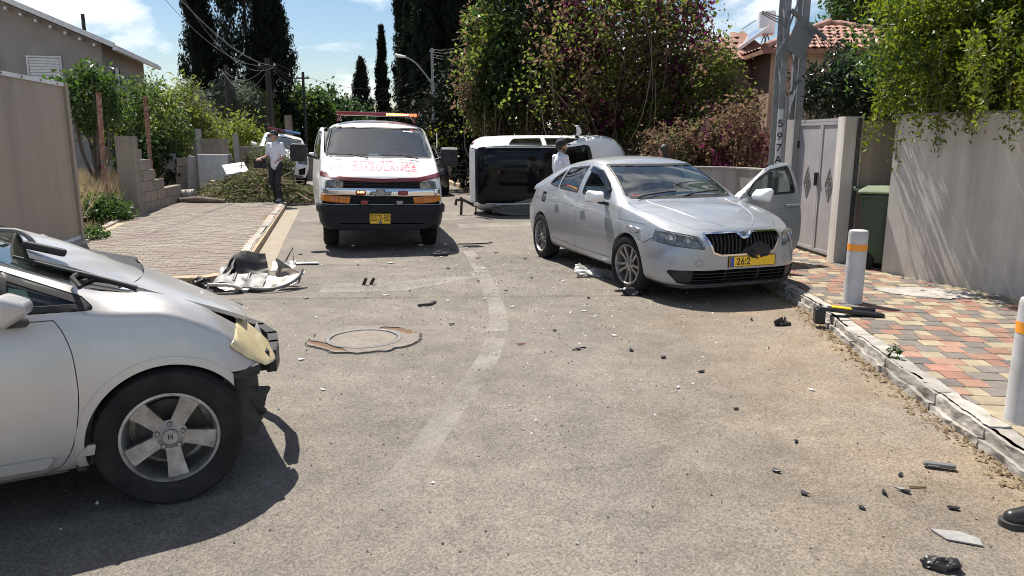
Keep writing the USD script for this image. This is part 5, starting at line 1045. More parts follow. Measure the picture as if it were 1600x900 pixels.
for sd in (1, -1):
    f = lambda q: rp([(sd * y, z) for y, z in q], .012)
    h = obj('headlight', slab(f([(.56, 1.065), (.865, 1.095), (.885, .965), (.565, .955)]), .022, .05), 'headlight_inner', ambulance, 30)
    obj('lens', slab(f([(.56, 1.065), (.865, 1.095), (.885, .965), (.565, .955)]), .002, .008), 'lens_glass', h, 30)
    for y in (.64, .775):
        obj('reflector', T(lathe([(0, .0), (.035, .01), (.052, .03), (.056, .03), (.056, -.01), (0, -.01)], 24), (.775 if y < .7 else .72, sd * y, 1.015), (0, 90, 0)), 'chrome', h, 40)
    obj('turn_signal', slab(f([(.46, .83), (.89, .86), (.90, .765), (.48, .725)]), -.004, .03), 'amber_lens', ambulance, 30)
    obj('lower_lamp', [rbox(.80, .86, sd * .26 - .065, sd * .26 + .065, .70, .79, .012)], 'black_plastic', ambulance)
    obj('lower_lens', rbox(.852, .866, sd * .26 - .05, sd * .26 + .05, .715, .775, .006), 'red_lens' if sd < 0 else 'headlight_inner', ambulance)
    obj('flasher', rbox(.82, .862, sd * .31 - .075, sd * .31 + .075, .855, .925, .02), 'red_lens', ambulance)
for dy in (-.036, 0, .036): obj('lit_flasher_bulb', T(trimesh.creation.icosphere(2, .014), (.863, -.31 + dy, .90)), 'lit_amber', ambulance)
obj('chrome_bar', slab(rp([(-.875, .955), (.875, .955), (.885, .855), (.0, .828), (-.885, .855)], .008), -.012, .02), 'chrome', ambulance, 30)
bow = Polygon([(-.155, .015), (-.075, .015), (-.075, .048), (.055, .048), (.055, .015), (.155, .015), (.135, -.038), (.055, -.038), (.055, -.06), (-.095, -.06), (-.095, -.038), (-.175, -.038)])
eb = obj('emblem', place(prism(bow, 0, .012), (.842, -.01, .895), (0, 1, 0), (0, 0, 1)), 'ink_black', ambulance, 30)
obj('emblem_plate', place(prism(bow.buffer(-.012), .011, .018), (.842, -.01, .895), (0, 1, 0), (0, 0, 1)), 'alloy', eb, 30)
plate(ambulance, (.852, -.03, .505), (0, 1, 0), (0, 0, 1), .31, .155, '513.70-502', blue='bottom')
# hood lettering, draped on the sheet metal
def drape(m, dx=0.0, lift=.004, inv=True):
    m = tm(m).copy(); v = np.array(m.vertices); out = np.zeros_like(v)
    for i, (y, s, h) in enumerate(v):
        x = dx - s; out[i] = (x, y, B.top(x, y) + lift + h)
    m.vertices = out; return m
def letters(s, h, y, x, mat, name, w):
    t = text(s, h, .001); b = t.bounds; t = T(T(t, (-b[0, 0], 0, 0)), s=(w / (b[1, 0] - b[0, 0]), 1, 1)); obj(name, drape(T(t, (y, 0, 0)), x), mat, ambulance, False)
letters('1558', .17, -.82, .56, 'faded_red', 'hood_number', .22)
letters('AMBULANCE', .19, -.44, .64, 'faded_red', 'hood_lettering', .98)
GL = dict(M=[[(.0, .0), (.1, .85), (.0, 1)], [(.08, .75), (.35, 1), (.7, .95), (.78, .6), (.78, 0), (.35, 0)]], G=[[(.05, 1), (.4, 1), (.48, .7), (.5, 0)], [(.48, .35), (.02, 0)]], N=[[(.05, 1), (.4, 1), (.4, -.3)]],
          D=[[(0, 1), (.75, 1)], [(.6, 1), (.6, 0)]], V=[[(.05, 1), (.3, 1), (.3, 0)]], A=[[(0, 1), (.75, 0)], [(.7, 1), (.68, .65), (.5, .35)], [(.08, 0), (.1, .4), (.3, .65)]], S=[[(.05, 1), (.75, 1), (.75, 0), (.1, 0), (.1, 1)]])
ADV = dict(M=1.0, G=.75, N=.65, D=.95, V=.5, A=1.0, S=1.0)
def hebrew(word, h, right):
    """glyph strokes, read right to left starting at the right edge"""
    g, x = [], right
    for ch_ in word:
        if ch_ == ' ': x -= .8 * h; continue
        x -= ADV[ch_] * h
        for st in GL[ch_]: g.append(LineString([(x + a * h, b * h) for a, b in st]).buffer(.085 * h, cap_style=2, join_style=2))
    return prism(shapely.union_all(g), 0, .001)
m = T(T(hebrew('MGN DVD ADVS', .1, 0), s=(.98, 2.1, 1)), (.54, 0, 0))
obj('hood_script', drape(m, .41), 'faded_red', ambulance, False)
for k, y in enumerate((-.78, -.72, -.66, -.60, -.54, -.50)): obj('small_script', drape(T(T(hebrew('DVDAMD'[k], .035, 0), s=(1, 1.6, 1)), (y, 0, 0)), .345), 'faded_red', ambulance, False)
for (x, y) in ((0, -.77), (0, .77), (-3.2, -.77), (-3.2, .77)): add_wheel(ambulance, x, y, .36, .36, .23, .21, 'double')
bar = obj('light_bar', [rbox(-1.36, -1.10, -.68, .70, 2.065, 2.125, .02), tube([(-1.23, -.60, 2.075), (-1.23, -.66, 1.96)], .02), tube([(-1.23, .60, 2.075), (-1.23, .66, 1.96)], .02)], 'red_lens', ambulance)
for k in range(9): obj('lit_lamp', rbox(-1.098, -1.082, .16 + k * .044, .195 + k * .044, 2.08, 2.112, .006), 'lit_amber', bar)
for k in range(2): obj('lit_end_lamp', rbox(-1.100, -1.080, .56 + k * .062, .615 + k * .062, 2.075, 2.115, .008), 'lit_red', bar)
obj('dashboard', [rbox(-.42, .06, -.86, .86, 1.16, 1.33, .05), rbox(-.3, .0, -.2, .25, 1.3, 1.37, .02)], 'light_dash', ambulance)
obj('dash_papers', T(rbox(-.1, .1, -.14, .14, 0, .012, .004), (-.2, -.62, 1.375), (0, -20, 10)), 'white_paint', ambulance); obj('dash_box', T(rbox(-.08, .08, -.1, .1, 0, .05, .01), (-.22, -.05, 1.38), (0, -10, -12)), 'white_paint', ambulance)
for y in (-.42, .42): obj('front_seat', seat(-1.15, y, .80), 'cabin_fabric', ambulance, 40)
obj('bulkhead', box(-2.15, -2.1, -.85, .85, .62, 1.85), 'light_dash', ambulance)
obj('steering_wheel', T(trimesh.creation.torus(.20, .018, 28, 10), (-.62, .42, 1.33), (0, 50, 0)), 'black_plastic', ambulance)
obj('rear_view_mirror', rbox(-.86, -.82, -.10, .14, 1.70, 1.79, .02), 'black_plastic', ambulance)
obj('windscreen_sticker', (B.loft(.0) - B.loft(.004)) ^ prism(rp([(.42, 1.825), (.58, 1.815), (.58, 1.80), (.42, 1.81)], .004), -1.2, .1, 'x'), 'white_paint', ambulance, False)
for y0, y1 in ((-.80, -.15), (-.02, .62)): obj('wiper', [tube([(.10 - .0, y0 + .62, 1.385), (.045, y0 + .35, 1.435), (.04, y0 + .05, 1.43)], .010), tube([(.04, y0, 1.435), (.055, y1 - .02, 1.43)], .008)], 'black_plastic', ambulance, 60)

# ---- hatchbacks: one lying on its side, one parked dark one behind the ambulance
K4 = dict(
    zl=[(-2.95, .36), (-2.8, .26), (-2.4, .20), (.3, .19), (.55, .22), (.66, .28), (.70, .36)],
    wl=[(-2.95, .50), (-2.8, .72), (-2.4, .80), (.1, .80), (.4, .74), (.6, .58), (.70, .40)],
    zm=[(-2.95, .6), (.7, .55)],
    wm=[(-2.95, .60), (-2.85, .74), (-2.6, .83), (-1.3, .86), (.0, .855), (.3, .82), (.5, .72), (.62, .60), (.70, .46)],
    zb=[(-2.95, .98), (-2.5, 1.02), (-1.2, .97), (-.4, .93), (.0, .91), (.3, .85), (.5, .77), (.63, .68), (.70, .60)],
    wb=[(-2.95, .62), (-2.85, .70), (-2.4, .77), (-1.2, .80), (-.3, .80), (.1, .79), (.35, .73), (.52, .62), (.63, .50), (.70, .38)],
    zr=[(-2.95, 1.12), (-2.86, 1.32), (-2.7, 1.42), (-2.2, 1.475), (-1.4, 1.485), (-1.05, 1.44), (-.8, 1.33), (-.5, 1.15), (-.28, 1.02), (-.1, .965), (.2, .90), (.4, .84), (.55, .76), (.65, .69), (.70, .62)],
    wr=[(-2.95, .54), (-2.8, .60), (-2.3, .60), (-1.3, .60), (-.9, .63), (-.5, .68), (-.2, .71), (.1, .69), (.35, .61), (.52, .50), (.63, .40), (.70, .30)],
    zc=[(-2.95, 1.18), (-2.87, 1.38), (-2.75, 1.47), (-2.3, 1.515), (-1.5, 1.525), (-1.15, 1.50), (-.85, 1.40), (-.5, 1.21), (-.25, 1.06), (-.1, 1.01), (.2, .96), (.4, .90), (.56, .82), (.66, .73), (.70, .65)])
def hatchback(t, paintm, panel_roof, glassm='tinted_glass'):
    global B
    B = Body(K4, crown=2.6)
    SKIN[0] = B
    S = Shell(B, (-2.8, -.05), [(0, .30, .34), (-2.35, .30, .34)])
    ws = S.window(rp([(-.66, 1.02), (.66, 1.02), (.58, 1.43), (-.58, 1.43)], .05), None, None, 'x', (-1.25, -.1), border=.03)
    rw = S.window(rp([(-.60, 1.10), (.60, 1.10), (.55, 1.42), (-.55, 1.42)], .05), None, None, 'x', (-3.1, -2.6), border=.03)
    w1 = S.window(rp([(-.45, .985), (-1.30, 1.01), (-1.30, 1.41), (-1.0, 1.38), (-.75, 1.25)], .03), None, None)
    w2 = S.window(rp([(-1.38, 1.01), (-2.0, 1.03), (-2.15, 1.40), (-1.38, 1.42)], .03), None, None)
    w3 = None if panel_roof else S.window(rp([(-2.22, 1.05), (-2.62, 1.10), (-2.55, 1.37), (-2.22, 1.40)], .03), None, None)
    fd = S.cut(rp([(-.32, .90), (-.30, .6), (-.36, .30), (-.48, .23), (-1.33, .23), (-1.34, 1.44), (-1.0, 1.42), (-.36, 1.0)], .015), 0)
    rd = S.cut(rp([(-1.345, .23), (-1.9, .23), (-2.0, .45), (-2.19, .7), (-2.19, 1.44), (-1.345, 1.45)], .015), 0)
    hl = S.inlay(rp([(-.38, .60), (-.42, .70), (-.72, .80), (-.76, .66)], .01), 'x', (.3, 1.0), .001, .006, .04)
    gr = S.inlay(rp([(-.34, .52), (.34, .52), (.30, .36), (-.30, .36)], .02), 'x', (.4, 1.0), .02, .03, .05, sides=(1,))
    if panel_roof: pr = S.inlay(rp([(-.98, -.64), (-.98, .64), (-2.2, .64), (-2.84, .60), (-2.88, .3), (-2.88, -.3), (-2.84, -.60), (-2.2, -.64)], .12), 'z', (1.3, 2), -.001, .02, .02)
    skin('body', S.m, paintm, t)
    for sd, d in fd: skin('front_door', d, paintm, t)
    for sd, d in rd: skin('rear_door', d, paintm, t)
    fit_windows(t, S, [ws, rw, w1, w2] + ([] if panel_roof else [w3]), 'black_plastic', glassm)
    if panel_roof: obj('roof_panel', pr[0][1], 'panel_dark', t, 32)
    for sd, lens, fl in hl: h = obj('headlight', fl, 'headlight_inner', t, 30); obj('lens', lens, 'lens_glass', h, 30)
    obj('grille', gr[0][2], 'dark_void', t)
    for sd in (1, -1): mirror_part(t, -.52, sd * .84, 1.03, sd, paintm, .22)
    for (x, y) in ((0, -.74), (0, .74), (-2.35, -.74), (-2.35, .74)): add_wheel(t, x, y, .30, .30, .185, .19, 'double')
    cabin_fittings(t, -1.25, -2.05, zs=.32)
    obj('dashboard', rbox(-.8, -.3, -.68, .68, .72, .96, .05), 'dash_plastic', t)
    for s in (1, -1): obj('tail_light', rbox(-2.93, -2.83, s * .62 - .08, s * .62 + .08, .80, 1.05, .03), 'red_lens', t)
    obj('rear_spoiler', rbox(-2.99, -2.88, -.55, .55, 1.43, 1.47, .012), paintm, t)
FH = 6.0
flipped = thing('overturned_hatchback', 'white hatchback lying on its side with its black roof towards the camera', 'car', (1.90, 18.2, .885), FH, rot=(90, 0, 0))
flipped_scale = UsdGeom.Xformable(flipped).AddScaleOp(); flipped_scale.Set(Gf.Vec3f(1.0, 1.03, 1.02))
hatchback(flipped, 'white_paint', True, 'tinted_glass')
for sd in (1, -1): obj('roof_rail', tube(spline([(-1.1, sd * .60, 1.50), (-1.5, sd * .60, 1.535), (-2.3, sd * .60, 1.53), (-2.65, sd * .59, 1.47)], 20), .014), 'chrome', flipped, 60)
obj('underbody', [rbox(-2.5, .3, -.6, .6, .16, .21, .02), tube([(-2.4, .2, .14), (-.5, .2, .14)], .04), tube([(0, -.7, .3), (0, .7, .3)], .04), tube([(-2.35, -.7, .3), (-2.35, .7, .3)], .05)], 'dull_metal', flipped)
dark = thing('dark_parked_car', 'black car parked behind the ambulance, only its edge showing', 'car', (-2.78, 22.8, 0), -76)
hatchback(dark, 'black_paint', False)

# ---- police car on the left verge
K5 = {k: [(x, (z * 1.10 if k[0] == 'z' else z * 1.05)) for x, z in v] for k, v in K4.items()}
for k in K5:
    if k[0] == 'z' and k not in ('zl',): K5[k] = [(x, z + .06) for x, z in K5[k]]
police = thing('police_car', 'white police car with a red and blue light bar, tilted on the left verge', 'car', (-8.15, 26.2, .16), -70, rot=(-10.5, 0, 0))
B = Body(K5, crown=2.6)
SKIN[0] = B
S = Shell(B, (-2.8, -.05), [(0, .36, .41), (-2.35, .36, .41)])
ws = S.window(rp([(-.69, 1.20), (.69, 1.20), (.60, 1.63), (-.60, 1.63)], .05), None, None, 'x', (-1.25, -.1), border=.03)
w1 = S.window(rp([(-.48, 1.15), (-1.30, 1.18), (-1.30, 1.60), (-1.02, 1.56), (-.78, 1.43)], .03), None, None)
w2 = S.window(rp([(-1.38, 1.18), (-2.4, 1.2), (-2.35, 1.58), (-1.38, 1.61)], .03), None, None)
hl = S.inlay(rp([(-.44, .78), (-.46, .86), (-.76, .98), (-.80, .80)], .02), 'x', (.3, 1.0), .001, .006, .04)
gr = S.inlay(rp([(-.42, .80), (.42, .80), (.36, .66), (-.36, .66)], .02), 'x', (.4, 1.0), .02, .03, .05, sides=(1,))
lo = S.inlay(rp([(-.40, .56), (.40, .56), (.36, .36), (-.36, .36)], .02), 'x', (.4, 1.0), .02, .03, .05, sides=(1,))
fo = S.inlay(rp([(-.50, .60), (-.74, .70), (-.76, .46), (-.56, .40)], .03), 'x', (.3, 1.0), .02, .03, .04)
S.m = S.m - (mbox(-3, 1, -2, 2, 0, .345))
skin('body', S.m, 'white_paint', police)
fit_windows(police, S, [ws], 'black_plastic', 'windscreen_glass'); fit_windows(police, S, [w1, w2], 'black_plastic', 'tinted_glass')
for sd, lens, fl in hl: h = obj('headlight', fl, 'headlight_inner', police, 30); obj('lens', lens, 'lens_glass', h, 30)
obj('grille', gr[0][2], 'dark_void', police); obj('lower_grille', lo[0][2], 'dark_void', police)
for sd, lens, fl in fo: obj('fog_lamp_recess', fl, 'dark_void', police)
obj('skid_plate', (B.loft(-.01) - B.loft(.05)) ^ mbox(.2, 1, -.7, .7, .30, .40), 'grey_plastic', police, 30)
obj('red_sign', rbox(.68, .73, -.26, -.04, .58, .70, .01), 'ink_red', police)
for sd in (1, -1): mirror_part(police, -.52, sd * .88, 1.20, sd, 'white_paint', .22)
for (x, y) in ((0, -.76), (0, .76), (-2.35, -.76), (-2.35, .76)): add_wheel(police, x, y, .35, .35, .22, .22, 'double')
lb = obj('light_bar', rbox(-1.75, -1.45, -.58, .58, 1.80, 1.83, .012), 'black_plastic', police)
obj('red_light', rbox(-1.74, -1.46, -.58, .0, 1.83, 1.90, .02), 'red_lens', lb); obj('blue_light', rbox(-1.74, -1.46, .005, .58, 1.83, 1.90, .02), 'blue_lens', lb)
obj('bar_foot', [rbox(-1.65, -1.55, s * .52 - .03, s * .52 + .03, 1.70, 1.81, .01) for s in (1, -1)], 'black_plastic', lb)
cabin_fittings(police, -1.25, -2.05, zs=.42); obj('dashboard', rbox(-.8, -.3, -.7, .7, .9, 1.12, .05), 'dash_plastic', police)
# ---------------------------------------------------------------- vegetation
def rot_frame(r, n, up=0.0, drop=None):
    a = r.normal(size=(n, 3)); 
    if drop is not None: a = a * .55 + np.asarray(drop)
    a /= np.linalg.norm(a, axis=1, keepdims=True); nrm = r.normal(size=(n, 3)); nrm[:, 2] = np.abs(nrm[:, 2]) + up
    b = np.cross(nrm, a); b /= np.linalg.norm(b, axis=1, keepdims=True) + 1e-9
    return a, b
def leaves(C, L, W, r, up=.6, drop=None, jit=.45):
    C = np.asarray(C); n = len(C); a, b = rot_frame(r, n, up, drop); s = (1 + jit * r.uniform(-1, 1, n))[:, None]
    fold = np.cross(a, b) * (W * .25) * s
    V = np.stack([C - a * L * .5 * s, C + b * W * .5 * s + fold, C + a * L * .5 * s, C - b * W * .5 * s + fold], 1).reshape(-1, 3)
    k = np.arange(n)[:, None] * 4
    return trimesh.Trimesh(V, np.vstack([k + [0, 1, 2], k + [0, 2, 3]]), process=False)
def clumps(r, centre, radii, k, m, s, shell=.55, noise_amp=.35, seed=0, floor=None):
    """k clumps of about m leaf positions through an uneven ellipsoid"""
    d = r.normal(size=(k, 3)); d /= np.linalg.norm(d, axis=1, keepdims=True)
    q = (shell + (1 - shell) * r.uniform(0, 1, k) ** .6) * (1 - noise_amp + 2 * noise_amp * meshkit.fbm(d * 2.2 + seed, 3, seed))
    c = np.asarray(centre) + d * q[:, None] * np.asarray(radii)
    n = r.poisson(m, k); idx = np.repeat(np.arange(k), n); sz = s * r.uniform(.55, 1.35, k)
    P = c[idx] + r.normal(size=(len(idx), 3)) * sz[idx, None]
    if floor is not None: P = P[P[:, 2] > floor]
    return P, c
def limbs(base, cs, r0, r, n=14, tip=.012):
    out = []; base = np.asarray(base, float)
    for c in cs[r.permutation(len(cs))[:n]]:
        f = r.uniform(.15, .45); mid = base + (c - base) * .5 + r.normal(size=3) * .08 * np.linalg.norm(c - base); st = base + [0, 0, f * (c[2] - base[2])]
        out.append(tube(spline([st, mid + [0, 0, .1], c], 9), np.linspace(r0 * .5, tip, 9), 6))
    return out
def sx(x0, x1, **k): return k
leafmat('cypress_leaf', [(0, (0.008, 0.014, 0.007)), (.5, (0.016, 0.026, 0.012)), (.85, (0.030, 0.040, 0.020)), (1, (0.06, 0.05, 0.025))], trans=.10, rough=.7, spec=.2)
leafmat('dark_leaf', [(0, (0.024, 0.046, 0.014)), (.6, (0.046, 0.08, 0.024)), (1, (0.085, 0.12, 0.036))], trans=.35)
leafmat('mid_leaf', [(0, (0.035, 0.065, 0.015)), (.6, (0.065, 0.11, 0.022)), (1, (0.12, 0.16, 0.04))], trans=.35)
leafmat('lime_leaf', [(0, (0.08, 0.10, 0.022)), (.5, (0.155, 0.16, 0.04)), (1, (0.30, 0.26, 0.085))], trans=.55)
leafmat('pom_leaf', [(0, (0.08, 0.10, 0.012)), (.35, (0.19, 0.19, 0.018)), (.75, (0.31, 0.265, 0.022)), (1, (0.42, 0.31, 0.04))], trans=.45, rough=.35)
leafmat('yellow_leaf', [(0, (0.16, 0.16, 0.02)), (.5, (0.32, 0.24, 0.03)), (1, (0.45, 0.22, 0.03))], trans=.4)
leafmat('glossy_leaf', [(0, (0.014, 0.026, 0.014)), (.7, (0.028, 0.042, 0.022)), (1, (0.05, 0.065, 0.035))], trans=.15, rough=.32, spec=.35)
leafmat('bract', [(0, (0.10, 0.014, 0.06)), (.6, (0.19, 0.028, 0.14)), (1, (0.30, 0.05, 0.26))], trans=.4, rough=.6, spec=.2)
leafmat('dead_leaf', [(0, (0.12, 0.08, 0.055)), (.5, (0.20, 0.14, 0.095)), (1, (0.31, 0.23, 0.15))], trans=.35, rough=.8, spec=.1)
leafmat('straw', [(0, (0.24, 0.19, 0.12)), (.6, (0.36, 0.30, 0.20)), (1, (0.46, 0.40, 0.29))], trans=.25, rough=.8, spec=.1)
leafmat('grey_leaf', [(0, (0.07, 0.085, 0.06)), (1, (0.14, 0.16, 0.12))], trans=.25, rough=.7)
leafmat('olive_leaf', [(0, (0.07, 0.08, 0.035)), (.6, (0.12, 0.125, 0.055)), (1, (0.20, 0.17, 0.09))], trans=.3, rough=.7)
pbr('twig', (0.16, 0.115, 0.075), (0.22, 0.165, 0.12), 9, rough=.9)
pbr('flower_red', (0.55, 0.06, 0.015), rough=.6)

def cypress(name, label, x, y, H, R, seed, z0=.3, gaps=0.0, n=15000, group=None):
    r = np.random.default_rng(seed); t = thing(name, label, 'tree', (x, y, 0), group=group)
    k = int(n / 26); z = z0 + (H - z0) * r.uniform(0, 1, k) ** .85; u = (z - z0) / (H - z0); a = r.uniform(0, 2 * PI, k)
    q = np.stack([np.cos(a), np.sin(a), z * .9 / R * .6], 1)
    prof = np.minimum(1, (u / .10) ** .6) * (1 - u ** 2.6) * .92 + .04
    rad = R * prof * (.62 + .75 * meshkit.fbm(q * 1.3 + seed, 3, seed)) * (1 - .5 * r.uniform(0, 1, k) ** 2.2)
    c = np.stack([rad * np.cos(a), rad * np.sin(a), z], 1)
    if gaps: c = c[meshkit.fbm(c * [.9, .9, .7] + seed, 2, seed + 5) > gaps]
    nn = r.poisson(44, len(c)); idx = np.repeat(np.arange(len(c)), nn); tt = r.uniform(-1, 1, len(idx))
    out_ = c / [1, 1, 1e9]; lean = out_ * [.35, .35, 0]
    P = c[idx] + tt[:, None] * (np.array([0, 0, .34]) + lean[idx] * .6) * (R / 1.2) ** .5 + r.normal(size=(len(idx), 3)) * .085 * (R / 1.0) ** .5
    obj('crown', leaves(P, .19, .06, r, up=.1, drop=(0, 0, 1.0)), 'cypress_leaf', t, False)
    obj('trunk', tube([(0, 0, 0), (0, 0, H * .9)], [.16, .03], 8), 'bark', t, 60)
    if not gaps:
        zz = np.linspace(.0, 1, 40); pr = np.minimum(1, (zz / .10) ** .6) * (1 - zz ** 2.6) * .92 + .04
        obj('inner_foliage', warp_noise(tube(np.stack([0 * zz, 0 * zz, z0 + zz * (H - z0)], 1), pr * R * .62, 16), R * .16, .5, seed), 'cypress_leaf', t, True)
    return t
cypress('cypress_tree', 'narrow dark cypress, the leftmost one beside the grey house', -16.95, 42, 15.5, .95, 1)
cypress('conifer_tree', 'broad dark conifer with gaps in its crown behind the left electricity pole', -14.75, 43, 16.0, 1.75, 2, z0=1.6, gaps=.36, n=34000)
cypress('conifer_tree', 'dark ragged conifer leaning right beside the broad conifer', -13.15, 42, 10.6, 1.25, 3, z0=1.8, gaps=.36, n=20000)
cypress('cypress_tree', 'small pointed cypress standing alone above the ambulance roof', -11.8, 60, 7.7, 1.02, 4, n=9000)
cypress('cypress_tree', 'tall thin cypress right of the lone cypress', -6.35, 46, 17.0, .72, 5, n=16000)
cypress('cypress_tree', 'short thin cypress leaning against the tall thin one', -7.85, 46.5, 8.2, .50, 6, n=6000)
cypress('cypress_tree', 'dark cypress with a low pointed tip left of the street lamp', -5.1, 39, 8.6, .85, 7, n=12000)
cypress('cypress_tree', 'broad tall cypress directly behind the street lamp', -3.7, 38, 14.0, 1.25, 8, n=22000)
cypress('cypress_tree', 'tall dark cypress right of the street lamp', -2.3, 37, 13.0, 1.0, 9, n=15000)
cypress('cypress_tree', 'ragged cypress next to the bougainvillea, rightmost of the row', -1.2, 36, 12.0, .85, 10, n=11000)

def bush(name, label, cat, centre, radii, mats, k, m, s, L, W, seed, trunk=True, base=(0, 0, 0), shell=.5, amp=.35, floor=.05, group=None, up=.6, nl=12, drop=None, tr=.05):
    """mats: list of (part name, material, share)"""
    r = np.random.default_rng(seed); t = thing(name, label, cat, (centre[0], centre[1], 0), group=group)
    c0 = np.array([0, 0, centre[2]])
    for i, (pn, mt, sh) in enumerate(mats):
        P, cs = clumps(r, c0, radii, max(4, int(k * sh)), m, s, shell, amp, seed + i, floor)
        obj(pn, leaves(P, L, W, r, up, drop), mt, t, False, kind='stuff' if mt == 'bract' else None)
        if i == 0 and trunk: obj('branches', limbs(base, cs, tr, r, nl), 'twig' if tr < .04 else 'bark', t, 60)
    return t
bush('green_tree', 'bushy green tree on the street corner left of the ambulance roof', 'tree', (-12.4, 45, 2.7), (1.9, 1.8, 2.0), [('crown', 'mid_leaf', 1)], 260, 34, .26, .26, .14, 21, tr=.12)
bush('green_tree', 'darker round green tree just left of the ambulance light bar', 'tree', (-11.1, 47, 2.4), (2.0, 1.8, 2.1), [('crown', 'dark_leaf', 1)], 260, 34, .26, .26, .14, 22, tr=.12)
bush('green_tree', 'light green tree tip behind the stump by the police car', 'tree', (-13.6, 40, 2.3), (1.3, 1.3, 1.9), [('crown', 'lime_leaf', 1)], 130, 30, .24, .22, .12, 23, tr=.1)
bush('distant_trees', 'dark low trees closing the street behind the ambulance', 'tree', (-9.5, 56, 1.6), (3.2, 2, 2.2), [('crown', 'dark_leaf', 1)], 260, 30, .34, .32, .16, 24, tr=.12)
bush('small_tree', 'small leafy tree with a bare forked stem right of the hoarding', 'tree', (-10.1, 18.2, 2.55), (.80, .75, .85), [('crown', 'mid_leaf', 1)], 90, 30, .13, .13, .07, 25, tr=.07)
bush('shrub', 'dense green shrub behind the first rusty post', 'shrub', (-10.4, 21.2, 2.0), (1.3, 1.0, 1.35), [('foliage', 'mid_leaf', .6), ('lime_shoots', 'lime_leaf', .4)], 190, 40, .16, .12, .05, 26, tr=.05)
bush('shrub', 'glossy dark shrub low between the two rusty posts', 'shrub', (-9.75, 20.3, 1.05), (.75, .7, .75), [('foliage', 'dark_leaf', 1)], 90, 36, .12, .12, .07, 27, tr=.04)
bush('shrub', 'feathery green shrub behind the second rusty post', 'shrub', (-11.3, 25.0, 1.9), (1.5, 1.1, 1.6), [('foliage', 'olive_leaf', .5), ('lime_shoots', 'lime_leaf', .5)], 200, 40, .20, .16, .05, 28, tr=.05)
bush('shrub', 'yellow green shrub spilling over the rubble wall', 'shrub', (-10.6, 27.5, 1.5), (1.7, 1.0, 1.0), [('foliage', 'lime_leaf', 1)], 140, 36, .2, .16, .06, 29, tr=.05)
bush('grey_tree', 'grey green olive like tree far behind the yellow green shrub', 'tree', (-14.2, 38, 2.9), (1.9, 1.5, 1.5), [('crown', 'grey_leaf', 1)], 200, 34, .25, .2, .08, 30, tr=.1)
bush('shrub', 'round olive green shrub among rubble near the white slab', 'shrub', (-7.95, 24.6, .75), (.75, .7, .75), [('foliage', 'olive_leaf', 1)], 90, 36, .12, .12, .035, 31, tr=.03)
bush('weed_clump', 'bright green weeds at the foot of the hoarding', 'weeds', (-8.1, 14.6, .16), (.42, .7, .30), [('leaves', 'mid_leaf', 1)], 120, 40, .10, .085, .05, 32, trunk=False, floor=.06, amp=.2)
bush('weed_clump', 'small weed tuft on the apron edge below the hoarding post', 'weeds', (-6.75, 11.9, .14), (.22, .3, .16), [('leaves', 'mid_leaf', 1)], 30, 24, .05, .06, .03, 33, trunk=False, floor=.08)
bush('weed_clump', 'small weed growing in the broken right kerb', 'weeds', (2.77, 5.15, .15), (.05, .06, .06), [('leaves', 'mid_leaf', 1)], 9, 9, .012, .035, .014, 34, trunk=False, floor=.1)
# bougainvillea mass right of centre
bush('sparse_shrub', 'lime green climbing sprays across the front of the bougainvillea thicket', 'shrub', (2.6, 18.6, 3.3), (2.6, .5, 2.7), [('foliage', 'lime_leaf', .6), ('dead_foliage', 'dead_leaf', .4)], 120, 30, .22, .12, .075, 57, tr=.02, nl=14, shell=.15)
bush('hedge_tree', 'dark leafy tree rising above the overturned car', 'tree', (.55, 21.5, 4.6), (1.5, 1.4, 2.6), [('crown', 'dark_leaf', .7), ('lime_shoots', 'lime_leaf', .3)], 330, 42, .23, .17, .10, 41, tr=.10, nl=20)
bg = bush('bougainvillea', 'huge bougainvillea thicket with purple bracts behind the silver saloon', 'shrub', (3.0, 20.3, 3.6), (2.5, 1.7, 3.2), [('foliage', 'dead_leaf', .32), ('green_foliage', 'mid_leaf', .22), ('lime_foliage', 'lime_leaf', .26), ('bracts', 'bract', .24)], 640, 40, .24, .125, .075, 42, tr=.09, nl=26, shell=.35)
bush('bougainvillea', 'sparse yellow green bougainvillea reaching towards the tiled house', 'shrub', (4.75, 18.3, 2.2), (1.0, .9, 1.75), [('foliage', 'lime_leaf', .55), ('dead_foliage', 'dead_leaf', .3), ('bracts', 'bract', .15)], 170, 34, .18, .12, .07, 43, tr=.06, nl=24, shell=.3)
bush('sparse_shrub', 'yellowish twiggy shrub leaning over the overturned car on the left', 'shrub', (-.5, 22.0, 3.3), (1.05, 1.0, 2.1), [('foliage', 'lime_leaf', .4), ('dead_foliage', 'dead_leaf', .35), ('dark_foliage', 'dark_leaf', .25)], 240, 36, .2, .14, .08, 44, floor=1.75, tr=.06, nl=30, shell=.3)
bush('dry_hedge', 'dry brown hedge along the top of the low grey wall', 'hedge', (3.95, 16.2, 1.25), (1.3, .8, .75), [('foliage', 'dead_leaf', .75), ('green_shoots', 'olive_leaf', .25)], 230, 40, .14, .10, .05, 45, tr=.035, nl=40, shell=.2)
bush('dry_shrub', 'tangle of pinkish brown twigs left of the utility pole', 'shrub', (4.75, 15.6, 1.5), (.75, .7, 1.0), [('foliage', 'dead_leaf', .8), ('bracts', 'bract', .2)], 110, 30, .14, .10, .05, 46, tr=.03, nl=36, shell=.2)
bush('undergrowth', 'dark hedge under the cypress row behind the street lamp', 'hedge', (-3.2, 36.0, 1.5), (2.6, 1.0, 2.0), [('foliage', 'cypress_leaf', .7), ('dead_foliage', 'dead_leaf', .3)], 300, 34, .3, .22, .10, 47, tr=.05)
